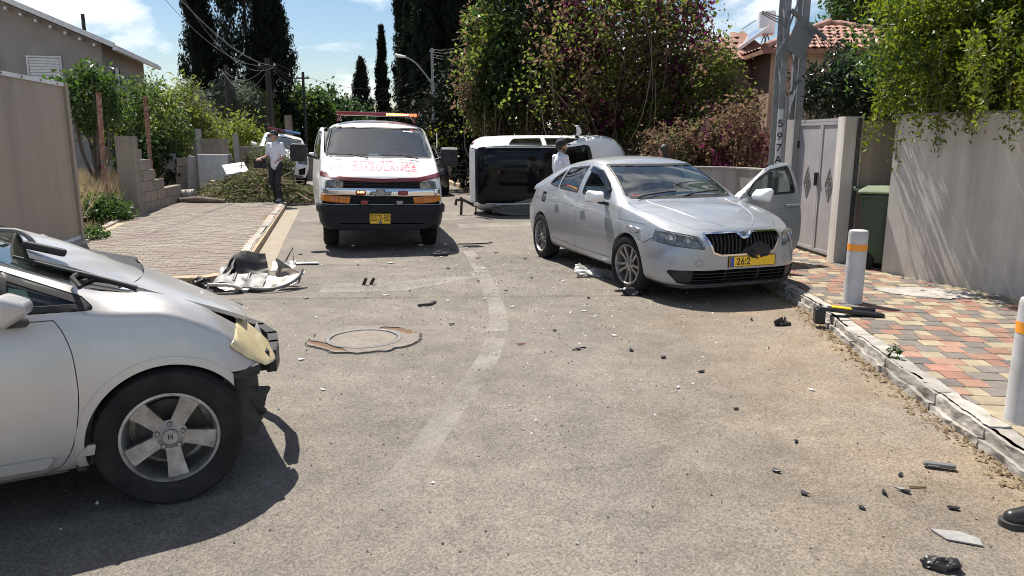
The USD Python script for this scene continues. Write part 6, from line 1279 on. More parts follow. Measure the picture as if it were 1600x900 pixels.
bush('undergrowth', 'dark shade shrubs behind the bougainvillea', 'hedge', (1.0, 25.5, 2.4), (4.0, 1.2, 2.6), [('foliage', 'cypress_leaf', 1)], 380, 34, .32, .24, .11, 48, tr=.05)
bush('yellow_shrub', 'golden yellow shrub above the corrugated fence', 'shrub', (-2.55, 31.0, 1.75), (.72, .6, .62), [('foliage', 'yellow_leaf', 1)], 70, 34, .13, .14, .07, 49, tr=.04)
bush('yellow_shrub', 'green yellow shrub right of the golden one over the fence', 'shrub', (-1.5, 30.0, 1.75), (.8, .6, .55), [('foliage', 'lime_leaf', 1)], 70, 30, .13, .13, .07, 50, tr=.04)
# right: oleander, pomegranate, tree behind
bush('oleander', 'dark glossy leaved shrub rising behind the grey gate', 'shrub', (5.45, 11.9, 2.35), (.95, .8, .85), [('foliage', 'glossy_leaf', 1)], 170, 46, .13, .105, .036, 51, tr=.05, nl=18, shell=.3)
pom = bush('pomegranate_tree', 'yellow green pomegranate tree hanging over the tall right wall', 'tree', (5.95, 8.75, 2.85), (1.9, 1.4, 1.2), [('crown', 'pom_leaf', .68), ('shaded_leaves', 'mid_leaf', .32)], 1000, 80, .13, .072, .030, 52, base=(.5, .45, 1.9), tr=.07, nl=40, shell=.25)
r = np.random.default_rng(520)
sp, tw = [], []
for k in range(90):
    a = np.array([r.uniform(-1.75, .75), r.uniform(-1.75, .4), r.uniform(2.0, 2.8)]); b = a + [r.uniform(-.30, .0), r.uniform(-.35, .0), -r.uniform(.25, .8)]
    c = spline([a, (a + b) / 2 + [-.08, -.08, .12], b], 16); tw.append(tube(c, np.linspace(.006, .002, 16), 5)); sp.append(np.repeat(c, 7, 0) + r.normal(size=(16 * 7, 3)) * .045)
obj('hanging_sprays', leaves(np.vstack(sp), .066, .024, r, .5), 'pom_leaf', pom, False); obj('spray_twigs', tw, 'twig', pom, 60)
for p in ((-1.05, .25, 3.28), (-.72, -.85, 2.20), (-.3, -1.0, 2.75)): obj('flower', warp_noise(T(trimesh.creation.icosphere(2, .05), p, s=(1, 1, 1.2)), .02, .05, 3), 'flower_red', pom, 40)
bush('right_tree', 'tall leafy tree filling the upper right corner behind the pomegranate', 'tree', (8.6, 10.6, 4.0), (2.3, 1.5, 1.9), [('crown', 'mid_leaf', .7), ('dark_leaves', 'dark_leaf', .3)], 380, 52, .22, .085, .035, 53, tr=.10, nl=24, shell=.35)
bush('back_tree', 'dark green spreading tree behind the tiled roof', 'tree', (14.3, 29.0, 6.6), (2.7, 2.2, 1.7), [('crown', 'dark_leaf', .6), ('sunlit_leaves', 'mid_leaf', .4)], 260, 40, .3, .2, .11, 54, tr=.16, nl=18)
# dry grass, brush heap
def blades(P, h, w, r, mat, name, parent=None, lean=.35, **kw):
    n = len(P); a = r.uniform(0, 2 * PI, n); hh = h * r.uniform(.5, 1.3, n); s = np.stack([np.cos(a), np.sin(a), 0 * a], 1) * (w / 2)
    tip = P + np.stack([r.normal(0, lean, n) * hh, r.normal(0, lean, n) * hh, hh], 1); mid = (P + tip) / 2 + [0, 0, .08 * h]
    V = np.stack([P - s, P + s, mid + s * .7, mid - s * .7, tip], 1).reshape(-1, 3); k = np.arange(n)[:, None] * 5
    return obj(name, trimesh.Trimesh(V, np.vstack([k + [0, 1, 2], k + [0, 2, 3], k + [3, 2, 4]]), process=False), mat, parent, False, **kw)
r = np.random.default_rng(61)
n = 20000; P = np.stack([r.uniform(-13.2, -8.0, n), r.uniform(13.2, 22.0, n), np.full(n, .05)], 1); keep = (P[:, 0] < -8.15 - .22 * (P[:, 1] - 14.6)) & (meshkit.fbm(P * .5, 3, 9) > .34); P = P[keep]
blades(P, .75, .014, r, 'straw', 'dry_grass', label='tall dry straw coloured grass behind the block wall', cat='grass', kind='stuff')
n = 2500; P = np.stack([r.uniform(-9.0, -6.9, n), r.uniform(12.2, 16.0, n), np.full(n, .05)], 1); P = P[P[:, 0] < -6.95 - .2 * (P[:, 1] - 11)]
blades(P, .14, .01, r, 'straw', 'dry_weeds', label='short dry weeds on the bare strip below the hoarding', cat='grass', kind='stuff')
n = 1500; P = np.stack([r.uniform(2.9, 3.9, n), r.uniform(18.2, 19.6, n), np.full(n, .1)], 1)
blades(P, .9, .016, r, 'straw', 'dry_grass', label='dry grass tuft right of the overturned car', cat='grass', kind='stuff')
hp = thing('brush_heap', 'heap of cut branches and dry leaves dumped on the left pavement', 'brush heap', (-6.9, 20.2, .08))
r = np.random.default_rng(62)
def heap(n, sz): 
    a = r.uniform(0, 2 * PI, n); q = np.sqrt(r.uniform(0, 1, n)); x, y = q * np.cos(a) * 2.0, q * np.sin(a) * 1.5
    top = .72 * np.clip(1 - q ** 2, 0, 1) * (.25 + 1.4 * meshkit.fbm(np.stack([x, y, 0 * x], 1) * 1.4 + 3, 3, 7)); return np.stack([x, y, top * (1 - .5 * r.uniform(0, 1, n) ** 2) + .02], 1)
obj('cut_leaves', leaves(heap(6500, 1), .13, .035, r, .3), 'olive_leaf', hp, False, kind='stuff'); obj('green_cuttings', leaves(heap(2600, 1), .10, .04, r, .3), 'mid_leaf', hp, False, kind='stuff'); obj('dry_leaves', leaves(heap(3600, 1), .09, .04, r, .3), 'straw', hp, False, kind='stuff')
tw = []
for p in heap(300, 1): d = r.normal(size=3) * [1, 1, .3]; d /= np.linalg.norm(d); l = r.uniform(.3, .9); tw.append(tube(spline([p - d * l / 2, p + r.normal(size=3) * .05, p + d * l / 2], 6), [.012, .011, .010, .008, .006, .004], 5))
obj('branches', tw, 'twig', hp, 60, kind='stuff')
obj('palm_stalk', tube([(1.0, -.6, .35), (1.75, -1.25, .06)], [.03, .015], 6), 'straw', hp, 60); obj('log', tube([(-1.6, -1.3, .06), (-1.0, -1.5, .10), (-.3, -1.55, .07)], [.07, .10, .05], 9), 'bark', hp, 60); obj('log', tube([(.0, -1.15, .22), (.9, -.95, .30)], .03, 8), 'straw', hp, 60)
obj('cut_trunk', warp_noise(tube([(-1.85, -.75, .17), (-1.35, -.85, .20)], [.13, .12], 12), .02, .1, 3), 'kerb_concrete', hp, 40)
wb = thing('white_board', 'white square board lying tilted on top of the brush heap', 'board', (-7.5, 20.3, .90), 30, rot=(26, -8, 0)); obj('board', rbox(-.29, .29, -.27, .27, -.015, .015, .008), 'sign_white', wb)
for k in range(4): obj('scuff', box(-.10 + .06 * k, -.07 + .07 * k, -.05 + .03 * (k % 2), -.02 + .03 * (k % 2), .0155, .017), 'grey_plastic', wb)
ys = thing('yellow_crate_piece', 'yellow plastic piece leaning by the pale upright slab', 'scrap', (-8.45, 20.9, .05), 15, rot=(0, 8, 0)); obj('scrap', [rbox(-.09, .09, -.03, .03, 0, .42, .02), T(rbox(-.05, .05, -.02, .02, 0, .28, .015), (.12, 0, .0), (0, 25, 0)), rbox(-.06, .06, -.05, .05, .40, .50, .02)], 'band_orange' if False else 'plate_yellow', ys)
wf_ = thing('white_frame_scrap', 'bent white frame lying against the brush heap', 'scrap', (-8.1, 20.3, .1), 0); obj('frame', tube([(-.25, 0, .0), (-.05, .05, .42), (.40, .1, .22)], .03, 6), 'sign_white', wf_)
# leaf litter along the right kerb
n = 900; r = np.random.default_rng(63); yy = r.uniform(3.2, 9.5, n); kx = np.interp(yy, [p[1] for p in KR[:11]], [p[0] for p in KR[:11]]); P = np.stack([kx - np.abs(r.normal(0, .07, n)) - .005, yy, np.full(n, .008)], 1)
obj('leaf_litter', leaves(P, .030, .018, r, 3.0), 'straw', None, False, label='dry leaf litter and grit gathered along the right kerb', cat='litter', kind='stuff')
# ---------------------------------------------------------------- people
pbr('skin', (0.42, 0.24, 0.165), (0.36, 0.195, 0.13), 20, rough=.5)
pbr('white_shirt', (0.66, 0.66, 0.70), (0.58, 0.58, 0.63), 9, rough=.85, bump=.3, bscale=30, dist=.01)
pbr('black_cloth', (0.012, 0.012, 0.014), (0.02, 0.02, 0.022), 9, rough=.85, bump=.4, bscale=25, dist=.01)
pbr('navy_cloth', (0.02, 0.025, 0.045), (0.03, 0.035, 0.06), 9, rough=.85, bump=.4, bscale=25, dist=.01)
pbr('hair_dark', (0.012, 0.010, 0.009), (0.03, 0.025, 0.02), 60, rough=.6); pbr('beard', (0.10, 0.085, 0.075), (0.05, 0.04, 0.035), 60, rough=.8)
pbr('eye_white', (0.6, 0.58, 0.55), rough=.2); pbr('shoe_grey', (0.40, 0.38, 0.38), (0.28, 0.26, 0.26), 20, rough=.7)
pbr('shoe_leather', (0.014, 0.013, 0.013), (0.03, 0.028, 0.026), 12, rough=.32, bump=.2, bscale=50, dist=.003); pbr('shoe_sole', (0.035, 0.034, 0.033), rough=.7)
def bones(segs, edge=.018, it=6):
    """segs: list of ((p, r), (q, s)); one smooth surface"""
    m = mf.Manifold.batch_boolean([mf.Manifold.batch_hull([mf.Manifold.sphere(r, 14).translate(tuple(p)), mf.Manifold.sphere(s, 14).translate(tuple(q))]) for (p, r), (q, s) in segs], mf.OpType.Add)
    t = tm(m.refine_to_length(edge)); trimesh.smoothing.filter_taubin(t, iterations=it); return t
def hand(w, f, up, sd):
    """bones of a slightly curled hand at wrist w, pointing along f, palm normal up"""
    w, f, up = (np.asarray(a, float) for a in (w, f, up)); f /= np.linalg.norm(f); s = np.cross(f, up); s /= np.linalg.norm(s); n = np.cross(s, f)
    o = [((w, .026), (w + f * .085 + s * .022, .016)), ((w, .026), (w + f * .085 - s * .022, .016))]
    for k, (off, ln) in enumerate(((.030, .070), (.011, .080), (-.009, .075), (-.028, .058))):
        a = w + f * .085 + s * off; b = a + f * ln * .5 - n * .012; c = b + f * ln * .32 - n * .025; o += [((a, .0095), (b, .0088)), ((b, .0088), (c, .0075))]
    a = w + f * .03 + s * sd * .028; b = a + f * .03 + s * sd * .032 - n * .01; o += [((a, .013), (b, .011)), ((b, .011), (b + f * .032 - n * .01, .0085))]
    return o
def person(label, loc, rz, look=0.0, pose=None, shirt='white_shirt', legs='black_cloth', shoes='shoe_leather', cap=True, beard=True, long_hair=False, sleeves=.5, scale=1.0, group=None):
    t = thing('person', label, 'person', loc, rz, group=group)
    V = lambda *a: np.array(a, float) * scale
    J = dict(pel=V(0, 0, .95), wst=V(0, .0, 1.08), chest=V(0, .01, 1.33), neck=V(0, .0, 1.50), head=V(0, .03, 1.635),
             lsh=V(-.175, 0, 1.43), rsh=V(.175, 0, 1.43), lel=V(-.25, -.02, 1.15), rel=V(.25, -.02, 1.15), lwr=V(-.20, .20, 1.05), rwr=V(.20, .20, 1.05),
             lhip=V(-.095, 0, .93), rhip=V(.095, 0, .93), lkn=V(-.10, .03, .50), rkn=V(.10, .03, .50), lan=V(-.10, -.01, .09), ran=V(.10, -.01, .09))
    for k, v in (pose or {}).items(): J[k] = V(*v)
    s = scale; B_ = lambda a, r, b, q: ((J[a], r * s), (J[b], q * s))
    H = J['head']; a = math.radians(look); fwd = np.array([-math.sin(a), math.cos(a), 0]); rt = np.array([math.cos(a), math.sin(a), 0]); zz = np.array([0, 0, 1.0])
    hp = lambda f, r, u: H + s * (fwd * f + rt * r + zz * u)
    segs = [B_('pel', .125, 'wst', .115), B_('wst', .115, 'chest', .125), B_('chest', .12, 'neck', .055), B_('neck', .055, 'head', .06), B_('lsh', .062, 'rsh', .062), B_('lsh', .06, 'wst', .09), B_('rsh', .06, 'wst', .09),
            B_('lsh', .052, 'lel', .040), B_('lel', .040, 'lwr', .027), B_('rsh', .052, 'rel', .040), B_('rel', .040, 'rwr', .027),
            B_('lhip', .088, 'lkn', .056), B_('lkn', .056, 'lan', .038), B_('rhip', .088, 'rkn', .056), B_('rkn', .056, 'ran', .038),
            ((hp(.0, 0, .035), .088 * s), (hp(-.02, 0, .04), .088 * s)), ((hp(.02, 0, .03), .078 * s), (hp(.045, 0, -.065), .045 * s)), ((hp(.045, 0, -.02), .055 * s), (hp(.05, 0, -.085), .034 * s)),
            ((hp(.092, 0, .02), .010 * s), (hp(.112, 0, -.018), .016 * s)), ((hp(.0, -.085, .01), .012 * s), (hp(-.01, -.088, -.03), .010 * s)), ((hp(.0, .085, .01), .012 * s), (hp(-.01, .088, -.03), .010 * s)), ((hp(.082, -.02, -.052), .011 * s), (hp(.082, .02, -.052), .011 * s))]
    for sd, e, w in ((-1, 'lel', 'lwr'), (1, 'rel', 'rwr')):
        f = J[w] - J[e]; segs += hand(J[w], f, (0.3 * -sd, 0.2, 1), -sd)
    obj('body', bones(segs, .016 * s, 5), 'skin', t, True)
    for sd in (-1, 1): obj('eye', T(trimesh.creation.icosphere(2, .0105 * s), hp(.083, sd * .032, .012)), 'eye_white', t, True)
    up = lambda a, b, k: J[a] + (J[b] - J[a]) * k
    sh = [B_('wst', .135, 'chest', .142), B_('chest', .138, 'neck', .068), B_('lsh', .075, 'rsh', .075), B_('lsh', .075, 'wst', .11), B_('rsh', .075, 'wst', .11), ((J['wst'], .14 * s), (J['pel'] - [0, 0, .02], .145 * s))]
    for q, e, w in (('lsh', 'lel', 'lwr'), ('rsh', 'rel', 'rwr')):
        k = min(1, sleeves * 1.6); sh.append(((J[q], .072 * s), (up(q, e, k), .062 * s)))
        if sleeves > .65: sh.append(((J[e], .058 * s), (up(e, w, .9), .042 * s)))
    sm = bones(sh, .022 * s, 5); sm = warp_noise(sm, .012, .12, 5); obj('shirt', sm, shirt, t, True)
    obj('collar', T(trimesh.creation.torus(.068 * s, .014 * s, 24, 8), J['neck'] - [0, 0, .015], (14, 0, 0)), shirt, t, True)
    tr = [B_('pel', .138, 'lhip', .105), B_('pel', .138, 'rhip', .105)]
    for h, k, an in (('lhip', 'lkn', 'lan'), ('rhip', 'rkn', 'ran')): tr += [B_(h, .105, k, .076), ((J[k], .076 * s), (J[an] + [0, 0, -.01], .066 * s))]
    obj('trousers', warp_noise(bones(tr, .025 * s, 4), .014, .14, 9), legs, t, True)
    for an, sd in (('lan', -1), ('ran', 1)):
        A = J[an]; z = A[2] - .09 * s
        so = obj('shoe', bones([((A + [0, -.03, -.02], .048 * s), (A + [0, .06, -.035], .047 * s)), ((A + [0, .06, -.035], .047 * s), (A + [sd * .015, .16, -.052], .036 * s)), ((A, .05 * s), (A + [0, 0, .04], .05 * s))], .012, 4), shoes, t, True)
        ou = LineString([(A[0], A[1] - .035), (A[0], A[1] + .06), (A[0] + sd * .015, A[1] + .165)]).buffer(.047 * s)
        obj('sole', prism(ou, z, z + .028), 'shoe_sole', so)
    if long_hair: obj('hair', bones([((hp(-.02, 0, .055), .105 * s), (hp(-.035, 0, .03), .105 * s)), ((hp(-.05, 0, .0), .095 * s), (hp(-.10, 0, -.16), .06 * s))], .014, 4), 'hair_dark', t, True)
    else: obj('hair', bones([((hp(-.018, 0, .052), .098 * s), (hp(-.035, 0, .02), .092 * s))], .012, 3), 'hair_dark', t, True)
    if beard: obj('beard', bones([((hp(.05, -.04, -.07), .030 * s), (hp(.055, .04, -.07), .030 * s)), ((hp(.07, 0, -.085), .036 * s), (hp(.06, 0, -.11), .026 * s)), ((hp(.02, -.07, -.03), .020 * s), (hp(.05, -.05, -.075), .026 * s)), ((hp(.02, .07, -.03), .020 * s), (hp(.05, .05, -.075), .026 * s))], .010, 4), 'beard', t, True)
    if cap:
        c = obj('cap', bones([((hp(-.01, 0, .075), .102 * s), (hp(-.03, 0, .07), .103 * s))], .014, 3), 'black_cloth', t, True)
        obj('cap_peak', mf.Manifold.batch_hull([mf.Manifold.sphere(.010 * s, 8).translate(tuple(hp(f, r_, u))) for f, r_, u in ((.07, -.075, .07), (.07, .075, .07), (.165, -.045, .052), (.165, .045, .052), (.18, 0, .055))]), 'black_cloth', c, 40)
    return t
man = person('man in a white shirt and black cap beside the overturned car', (.92, 14.3, -.02), -60, look=-18, pose=dict(lwr=(-.10, .30, 1.12), rwr=(.10, .30, 1.14), lel=(-.26, .04, 1.14), rel=(.26, .04, 1.14)), scale=.945)
ph = obj('phone', T(rbox(-.035, .035, -.005, .005, -.065, .065, .004), (.03, .42, 1.11), (30, 0, 0)), 'ink_black', man)
person('person with dark hair, only the head showing over the saloon roof', (3.08, 15.2, .02), 55, shirt='black_cloth', cap=False, beard=False, long_hair=True, scale=.87)
walk = person('person in white shirt and black trousers stepping off the left kerb', (-5.98, 19.0, .10), 165, pose=dict(lkn=(-.10, .14, .52), lan=(-.09, .05, .10), rkn=(.10, .08, .50), ran=(.10, -.18, .11), rwr=(.25, .30, 1.10), lwr=(-.22, .26, 1.06)), shoes='shoe_grey', beard=False, scale=1.0, sleeves=.5)
obj('black_bag', rbox(.12, .44, .20, .34, .86, 1.12, .04), 'black_cloth', walk, 40)
person('person at the right edge of the picture, only a black leather shoe showing', (2.405, 2.88, 0), 96, shirt='navy_cloth', legs='black_cloth', beard=False, sleeves=1, pose=dict(lan=(-.10, -.28, .09), lkn=(-.10, -.14, .5), ran=(.12, .03, .09), rkn=(.11, -.06, .5), lel=(-.26, -.12, 1.15), rel=(.26, -.12, 1.15), lwr=(-.25, -.16, .9), rwr=(.25, -.16, .9)))

# ---------------------------------------------------------------- debris
r = np.random.default_rng(71)
def shard(sz, th, seed, n=6, bend=.15):
    q = np.random.default_rng(seed); a = np.sort(q.uniform(0, 2 * PI, n)); a = np.linspace(0, 2 * PI, n, endpoint=False) + q.uniform(-.3, .3, n)
    rr = sz * q.uniform(.35, 1.0, n); p = np.stack([rr * np.cos(a), rr * np.sin(a) * q.uniform(.3, .7)], 1)
    m = tm(prism(Polygon(p).buffer(.001), 0, th)); v = np.array(m.vertices); v[:, 2] += bend * np.abs(v[:, 0]) * q.uniform(.3, 1) + .003; m.vertices = v; return m
pbr('shard_black', (0.014, 0.014, 0.015), rough=.4); pbr('shard_white', (0.62, 0.62, 0.61), (0.5, 0.5, 0.5), 30, rough=.35); pbr('shard_grey', (0.22, 0.215, 0.21), (0.28, 0.27, 0.26), 30, rough=.5)
BL = [(-2.2, 7.73), (-.86, 7.39), (-.55, 6.59), (.54, 5.77), (1.38, 5.18), (1.35, 3.53), (1.6, 3.91), (1.79, 3.3), (1.4, 3.28), (.38, 6.38), (.82, 7.76), (-1.17, 10.82), (-.9, 11.3), (-.4, 8.71), (-1.67, 10.02), (1.18, 5.54), (-3.12, 10.82), (1.61, 3.14), (2.03, 3.14), (2.26, 6.78), (.24, 8.92), (-.84, 9.6), (-.07, 8.14), (.96, 5.75), (-1.15, 8.14), (1.41, 4.42), (-2.08, 9.86), (.18, 10.4), (-.24, 11.01), (1.96, 3.48)]
for i, (x, y) in enumerate(BL):
    s = r.uniform(.018, .035) * (1 + y / 12); obj('plastic_shard', T(shard(s, .006, 100 + i, bend=.3), (x, y, .001), (0, 0, r.uniform(0, 360))), 'shard_black', None, False, label='small black plastic shard lying on the asphalt', cat='debris', group='small black plastic shards strewn over the road')
WH = [(.71, 7.13), (-1.28, 4.79), (-.29, 7.73), (-1.38, 7.89), (2.03, 4.79), (-.38, 9.6), (.8, 6.91), (-1.11, 9.05), (-.68, 7.63), (.61, 8.71), (.89, 6.21), (-1.63, 5.5), (1.14, 4.84), (-1.02, 10.58), (0, 7.33)]
for i, (x, y) in enumerate(WH):
    s = r.uniform(.02, .036) * (1 + y / 14); obj('white_shard', T(shard(s, .004, 200 + i, bend=.1), (x, y, .001), (0, 0, r.uniform(0, 360))), 'shard_white', None, False, label='small white shard lying on the asphalt', cat='debris', group='small white shards strewn over the road')
for i, (x, y) in enumerate([(.07, 5.92), (-.5, 10.46), (-1.37, 13.2)]):
    lab = ('red lens shard lying alone in the middle of the road', 'red lens shard on the worn line near the ambulance', 'red lens shard beside the right front wheel of the ambulance')[i]
    obj('red_shard', T(shard(.045 + .015 * i, .006, 300 + i), (x, y, .002), (0, 0, 40 * i)), 'red_lens', None, False, label=lab, cat='debris')
n = 2400; P = np.stack([r.normal(-.1, 1.3, n), r.normal(9.0, 2.2, n), np.full(n, .004)], 1); obj('glass_crumbs', leaves(P, .017, .013, r, 2.5), 'shard_white', None, False, label='glass crumbs glittering over the road', cat='debris', kind='stuff')
n = 1100; P = np.stack([r.uniform(-2.4, 2.5, n), r.uniform(2.4, 11, n), np.full(n, .004)], 1); obj('road_grit', leaves(P, .012, .010, r, 2.5), 'twig', None, False, label='loose dark grit scattered on the asphalt', cat='debris', kind='stuff')
def deb(name, label, loc, rz, m, mat, cat='debris', rot=None):
    t = thing(name, label, cat, loc, rz, rot=rot)
    for pn, q, mt in (m if isinstance(m, list) else [(name, m, mat)]): obj(pn, q, mt, t, 30)
    return t
deb('white_plate', 'white oblong plastic piece on the road left of the ambulance shadow', (-2.80, 9.95, .01), 5, [('piece', rbox(-.16, .16, -.05, .05, 0, .02, .009), 'shard_white'), ('hole', [box(-.1 + .07 * k, -.07 + .07 * k, .0, .02, .0205, .022) for k in range(3)], 'shard_black')], None)
deb('black_clip', 'cup shaped black plastic clip near the right front of the saloon', (2.49, 6.59, 0), 20, [('clip', [T(rbox(-.05, .05, -.006, .006, 0, .07, .004), (-.04, 0, 0), (0, -20, 0)), T(rbox(-.05, .05, -.006, .006, 0, .06, .004), (.04, .03, 0), (0, 25, 40)), rbox(-.06, .06, -.04, .04, 0, .03, .01)], 'shard_black')], None)
deb('trim_piece', 'dark grey moulded trim piece lying at the lower right', (2.21, 3.57, .01), -20, [('trim', [rbox(-.075, .075, -.018, .018, 0, .022, .008), rbox(-.055, .0, -.024, .024, .0, .012, .005)], 'grey_plastic')], None)
deb('grey_panel_shard', 'flat light grey panel shard beside the black shoe', (1.90, 2.89, .004), -12, prism(Polygon([(-.09, .045), (-.05, -.035), (.08, -.06), (.085, .0), (.03, .045)]), 0, .006), 'shard_grey')
deb('crumpled_black_bag', 'crumpled shiny black plastic bag at the bottom right edge', (1.70, 2.665, .0), -15, warp_noise(warp_noise(T(trimesh.creation.icosphere(4, .06), (0, 0, .022), s=(1.25, .62, .42)), .03, .05, 3), .012, .02, 6), 'shoe_leather')
deb('lens_shard', 'two tone black and grey lens shard in the lower right road', (1.885, 3.32, .003), -30, [('lens', shard(.035, .008, 411), 'shard_grey'), ('edge', T(shard(.03, .008, 412), (.02, -.012, .001)), 'shard_black')], None)
deb('pale_stick', 'short pale wooden stick in the lower right road', (1.98, 3.35, .008), -5, tube([(-.04, 0, 0), (.04, 0, 0)], .005, 6), 'straw' )
deb('black_stick', 'thin bent black rod lying on the road', (.545, 5.78, .008), 35, tube(spline([(-.07, 0, 0), (.0, .008, .004), (.07, 0, 0)], 6), .005, 6), 'shard_black')
deb('black_bracket', 'black boomerang shaped bracket near the manhole', (-.86, 7.42, .004), 20, prism(LineString([(-.10, -.02), (.02, -.01), (.09, .08)]).buffer(.016), 0, .02), 'shard_black')
deb('two_black_pegs', 'pair of upright black pegs on the worn give way mark', (-1.71, 8.50, 0), 0, [('peg', T(rbox(-.018, .018, -.018, .018, 0, .09, .006), (-.03, 0, 0), (0, 25, 0)), 'shard_black'), ('peg', T(rbox(-.018, .018, -.018, .018, 0, .09, .006), (.05, .02, 0), (0, 30, 0)), 'shard_black')], None)
deb('rubber_scrap', 'crumpled black rubber scrap in front of the saloon wheel', (1.30, 7.93, .01), 0, warp_noise(T(trimesh.creation.icosphere(3, .09), (0, 0, .03), s=(1.3, .8, .5)), .06, .07, 12), 'shard_black')
deb('liner_scrap', 'torn pale wheel arch liner lying beside the saloon door', (1.08, 9.10, .01), -20, [('liner', warp_noise(T(box(-.30, .30, -.14, .14, 0, .015).subdivide_to_size(.04), (0, 0, .04), (10, 6, 0)), .09, .18, 5), 'shard_grey'), ('foil', warp_noise(T(box(-.16, .16, -.05, .05, 0, .012).subdivide_to_size(.03), (-.12, -.12, .06), (30, 10, 20)), .05, .1, 8), 'shard_white')], None)
deb('oil_pan_piece', 'black plastic piece in front of the ambulance', (-1.05, 10.72, 0), 10, [('piece', [rbox(-.11, .11, -.06, .06, 0, .05, .015), rbox(-.07, .03, -.03, .03, .05, .075, .01)], 'shard_black')], None)
deb('long_rod', 'long thin dark rod right of the ambulance shadow', (-.62, 11.9, .01), 4, tube([(-.26, 0, 0), (.22, .02, .006), (.3, .02, .02)], .010, 6), 'shard_black')
deb('bent_strip', 'thin dark strip end on the road near the right kerb', (2.95, 3.42, .125), -10, rbox(-.045, .045, -.008, .008, 0, .012, .004), 'shard_black')
ks = thing('broken_bumper_strip', 'broken black bumper strip with yellow sticker lying across the right kerb', 'car part', (3.02, 6.47, .14), -9)
obj('strip', [T(rbox(-.27, .30, -.045, .045, 0, .035, .012), (0, 0, 0), (0, 5, 0)), T(rbox(-.29, -.20, -.05, .05, -.10, .04, .012)), rbox(-.26, .24, .03, .06, .0, .05, .01)], 'shard_black', ks); obj('yellow_sticker', T(rbox(-.15, .02, -.03, .035, .036, .05, .005), (0, 0, 0), (0, 5, 0)), 'plate_yellow', ks); obj('grey_tip', rbox(-.26, -.18, -.03, .04, .042, .055, .005), 'shard_grey', ks)
# torn bumper cover on the left kerb
bp_ = thing('torn_front_bumper', 'torn silver front bumper cover with black undertray by the left kerb', 'car part', (-3.15, 8.35, 0), 0)
def sheet_(f, nu=18, nv=10, th=.008):
    u, v = np.meshgrid(np.linspace(0, 1, nu), np.linspace(0, 1, nv), indexing='ij'); P = np.stack(f(u, v), -1).reshape(-1, 3); n = len(P)
    ii = np.arange(nu - 1)[:, None] * nv + np.arange(nv - 1)[None]; q = np.stack([ii, ii + nv, ii + nv + 1, ii + 1], -1).reshape(-1, 4)
    m = trimesh.Trimesh(P, np.vstack([q[:, [0, 1, 2]], q[:, [0, 2, 3]]]), process=False); nn = m.vertex_normals
    bl = np.r_[np.arange(nv), np.arange(1, nu) * nv + nv - 1, (nu - 1) * nv + np.arange(nv - 2, -1, -1), np.arange(nu - 2, 0, -1) * nv]; bn = np.roll(bl, -1)
    return trimesh.Trimesh(np.vstack([P, P - nn * th]), np.vstack([m.faces, m.faces[:, ::-1] + n, np.stack([bl, n + bn, bn], 1), np.stack([bl, n + bl, n + bn], 1)]), process=False)
L2 = lambda a, b, k: a + (b - a) * k
obj('undertray', warp_noise(sheet_(lambda u, v: (L2(L2(-.10, .24, u), L2(-.20, .34, u), v), L2(.28, .06, v) + .02 * np.sin(7 * u), L2(.36, .15, v) + .02 * np.sin(5 * u + 2 * v) - .03 * (v > .45))), .02, .12, 3), 'bumper_plastic', bp_, 25)
obj('bumper_skin', warp_noise(sheet_(lambda u, v: (L2(L2(-.20, .34, u), L2(-.26, .36, u), v), L2(.05, -.26, v), L2(.145, .03, v ** 1.4) + .03 * np.sin(9 * u) * v)), .035, .10, 8), 'grey_plastic', bp_, 25)
for x in (-.02, .14): obj('tray_slot', T(rbox(-.016, .016, -.012, .012, -.075, .075, .008), (x, -.03, .125), (-60, 0, 4)), 'bumper_plastic', bp_)
obj('bumper_corner', warp_noise(sheet_(lambda u, v: (.34 + .40 * u, -.24 + .16 * u ** 2 + .20 * v, .02 + .12 * v * (1 - .4 * u) + .08 * u ** 3)), .035, .10, 12), 'silver_paint', bp_, 25)
obj('torn_edge', tube(spline([(.24, -.28, .05), (.44, -.30, .04), (.62, -.20, .07), (.72, .0, .15), (.73, .06, .20)], 18), .020, 8), 'grey_plastic', bp_, 60)
obj('torn_edge', tube(spline([(-.22, -.30, .09), (.0, -.36, .10), (.16, -.33, .05)], 12), .020, 8), 'silver_paint', bp_, 60)
obj('under_flap', warp_noise(sheet_(lambda u, v: (-.20 + .42 * u, -.36 + .08 * v, .02 + .07 * v + .03 * np.sin(5 * u))), .03, .1, 19), 'shard_black', bp_, 25)
obj('fog_flap', warp_noise(sheet_(lambda u, v: (.40 + .26 * u, .10 + .12 * v - .05 * u, .06 + .24 * v * (1 - .6 * u))), .03, .1, 14), 'beige_wall', bp_, 25)
obj('silver_flap', warp_noise(sheet_(lambda u, v: (.28 + .28 * u, .30 + .12 * v, .14 + .10 * v)), .03, .1, 15), 'silver_paint', bp_, 25)
obj('side_skin', warp_noise(sheet_(lambda u, v: (-.26 + .18 * u, L2(.22, -.02, v), L2(.20, .04, v) + .1 * u)), .03, .1, 16), 'silver_paint', bp_, 25)
obj('thin_stay', tube([(.30, .55, .06), (.44, .72, .36), (.46, .62, .02)], .014, 6), 'shard_black', bp_)
obj('broken_bits', [tube(spline([(-.62, .12, .03), (-.5, .16, .07), (-.36, .05, .05), (-.30, -.10, .10)], 12), .025, 7), T(warp_noise(trimesh.creation.icosphere(2, .08), .05, .06, 3), (-.42, -.06, .06)), T(warp_noise(trimesh.creation.icosphere(2, .06), .04, .05, 5), (-.28, -.18, .05)), T(warp_noise(trimesh.creation.icosphere(2, .06), .04, .05, 6), (-.58, .12, .04))], 'black_plastic', bp_, 40, kind='stuff')
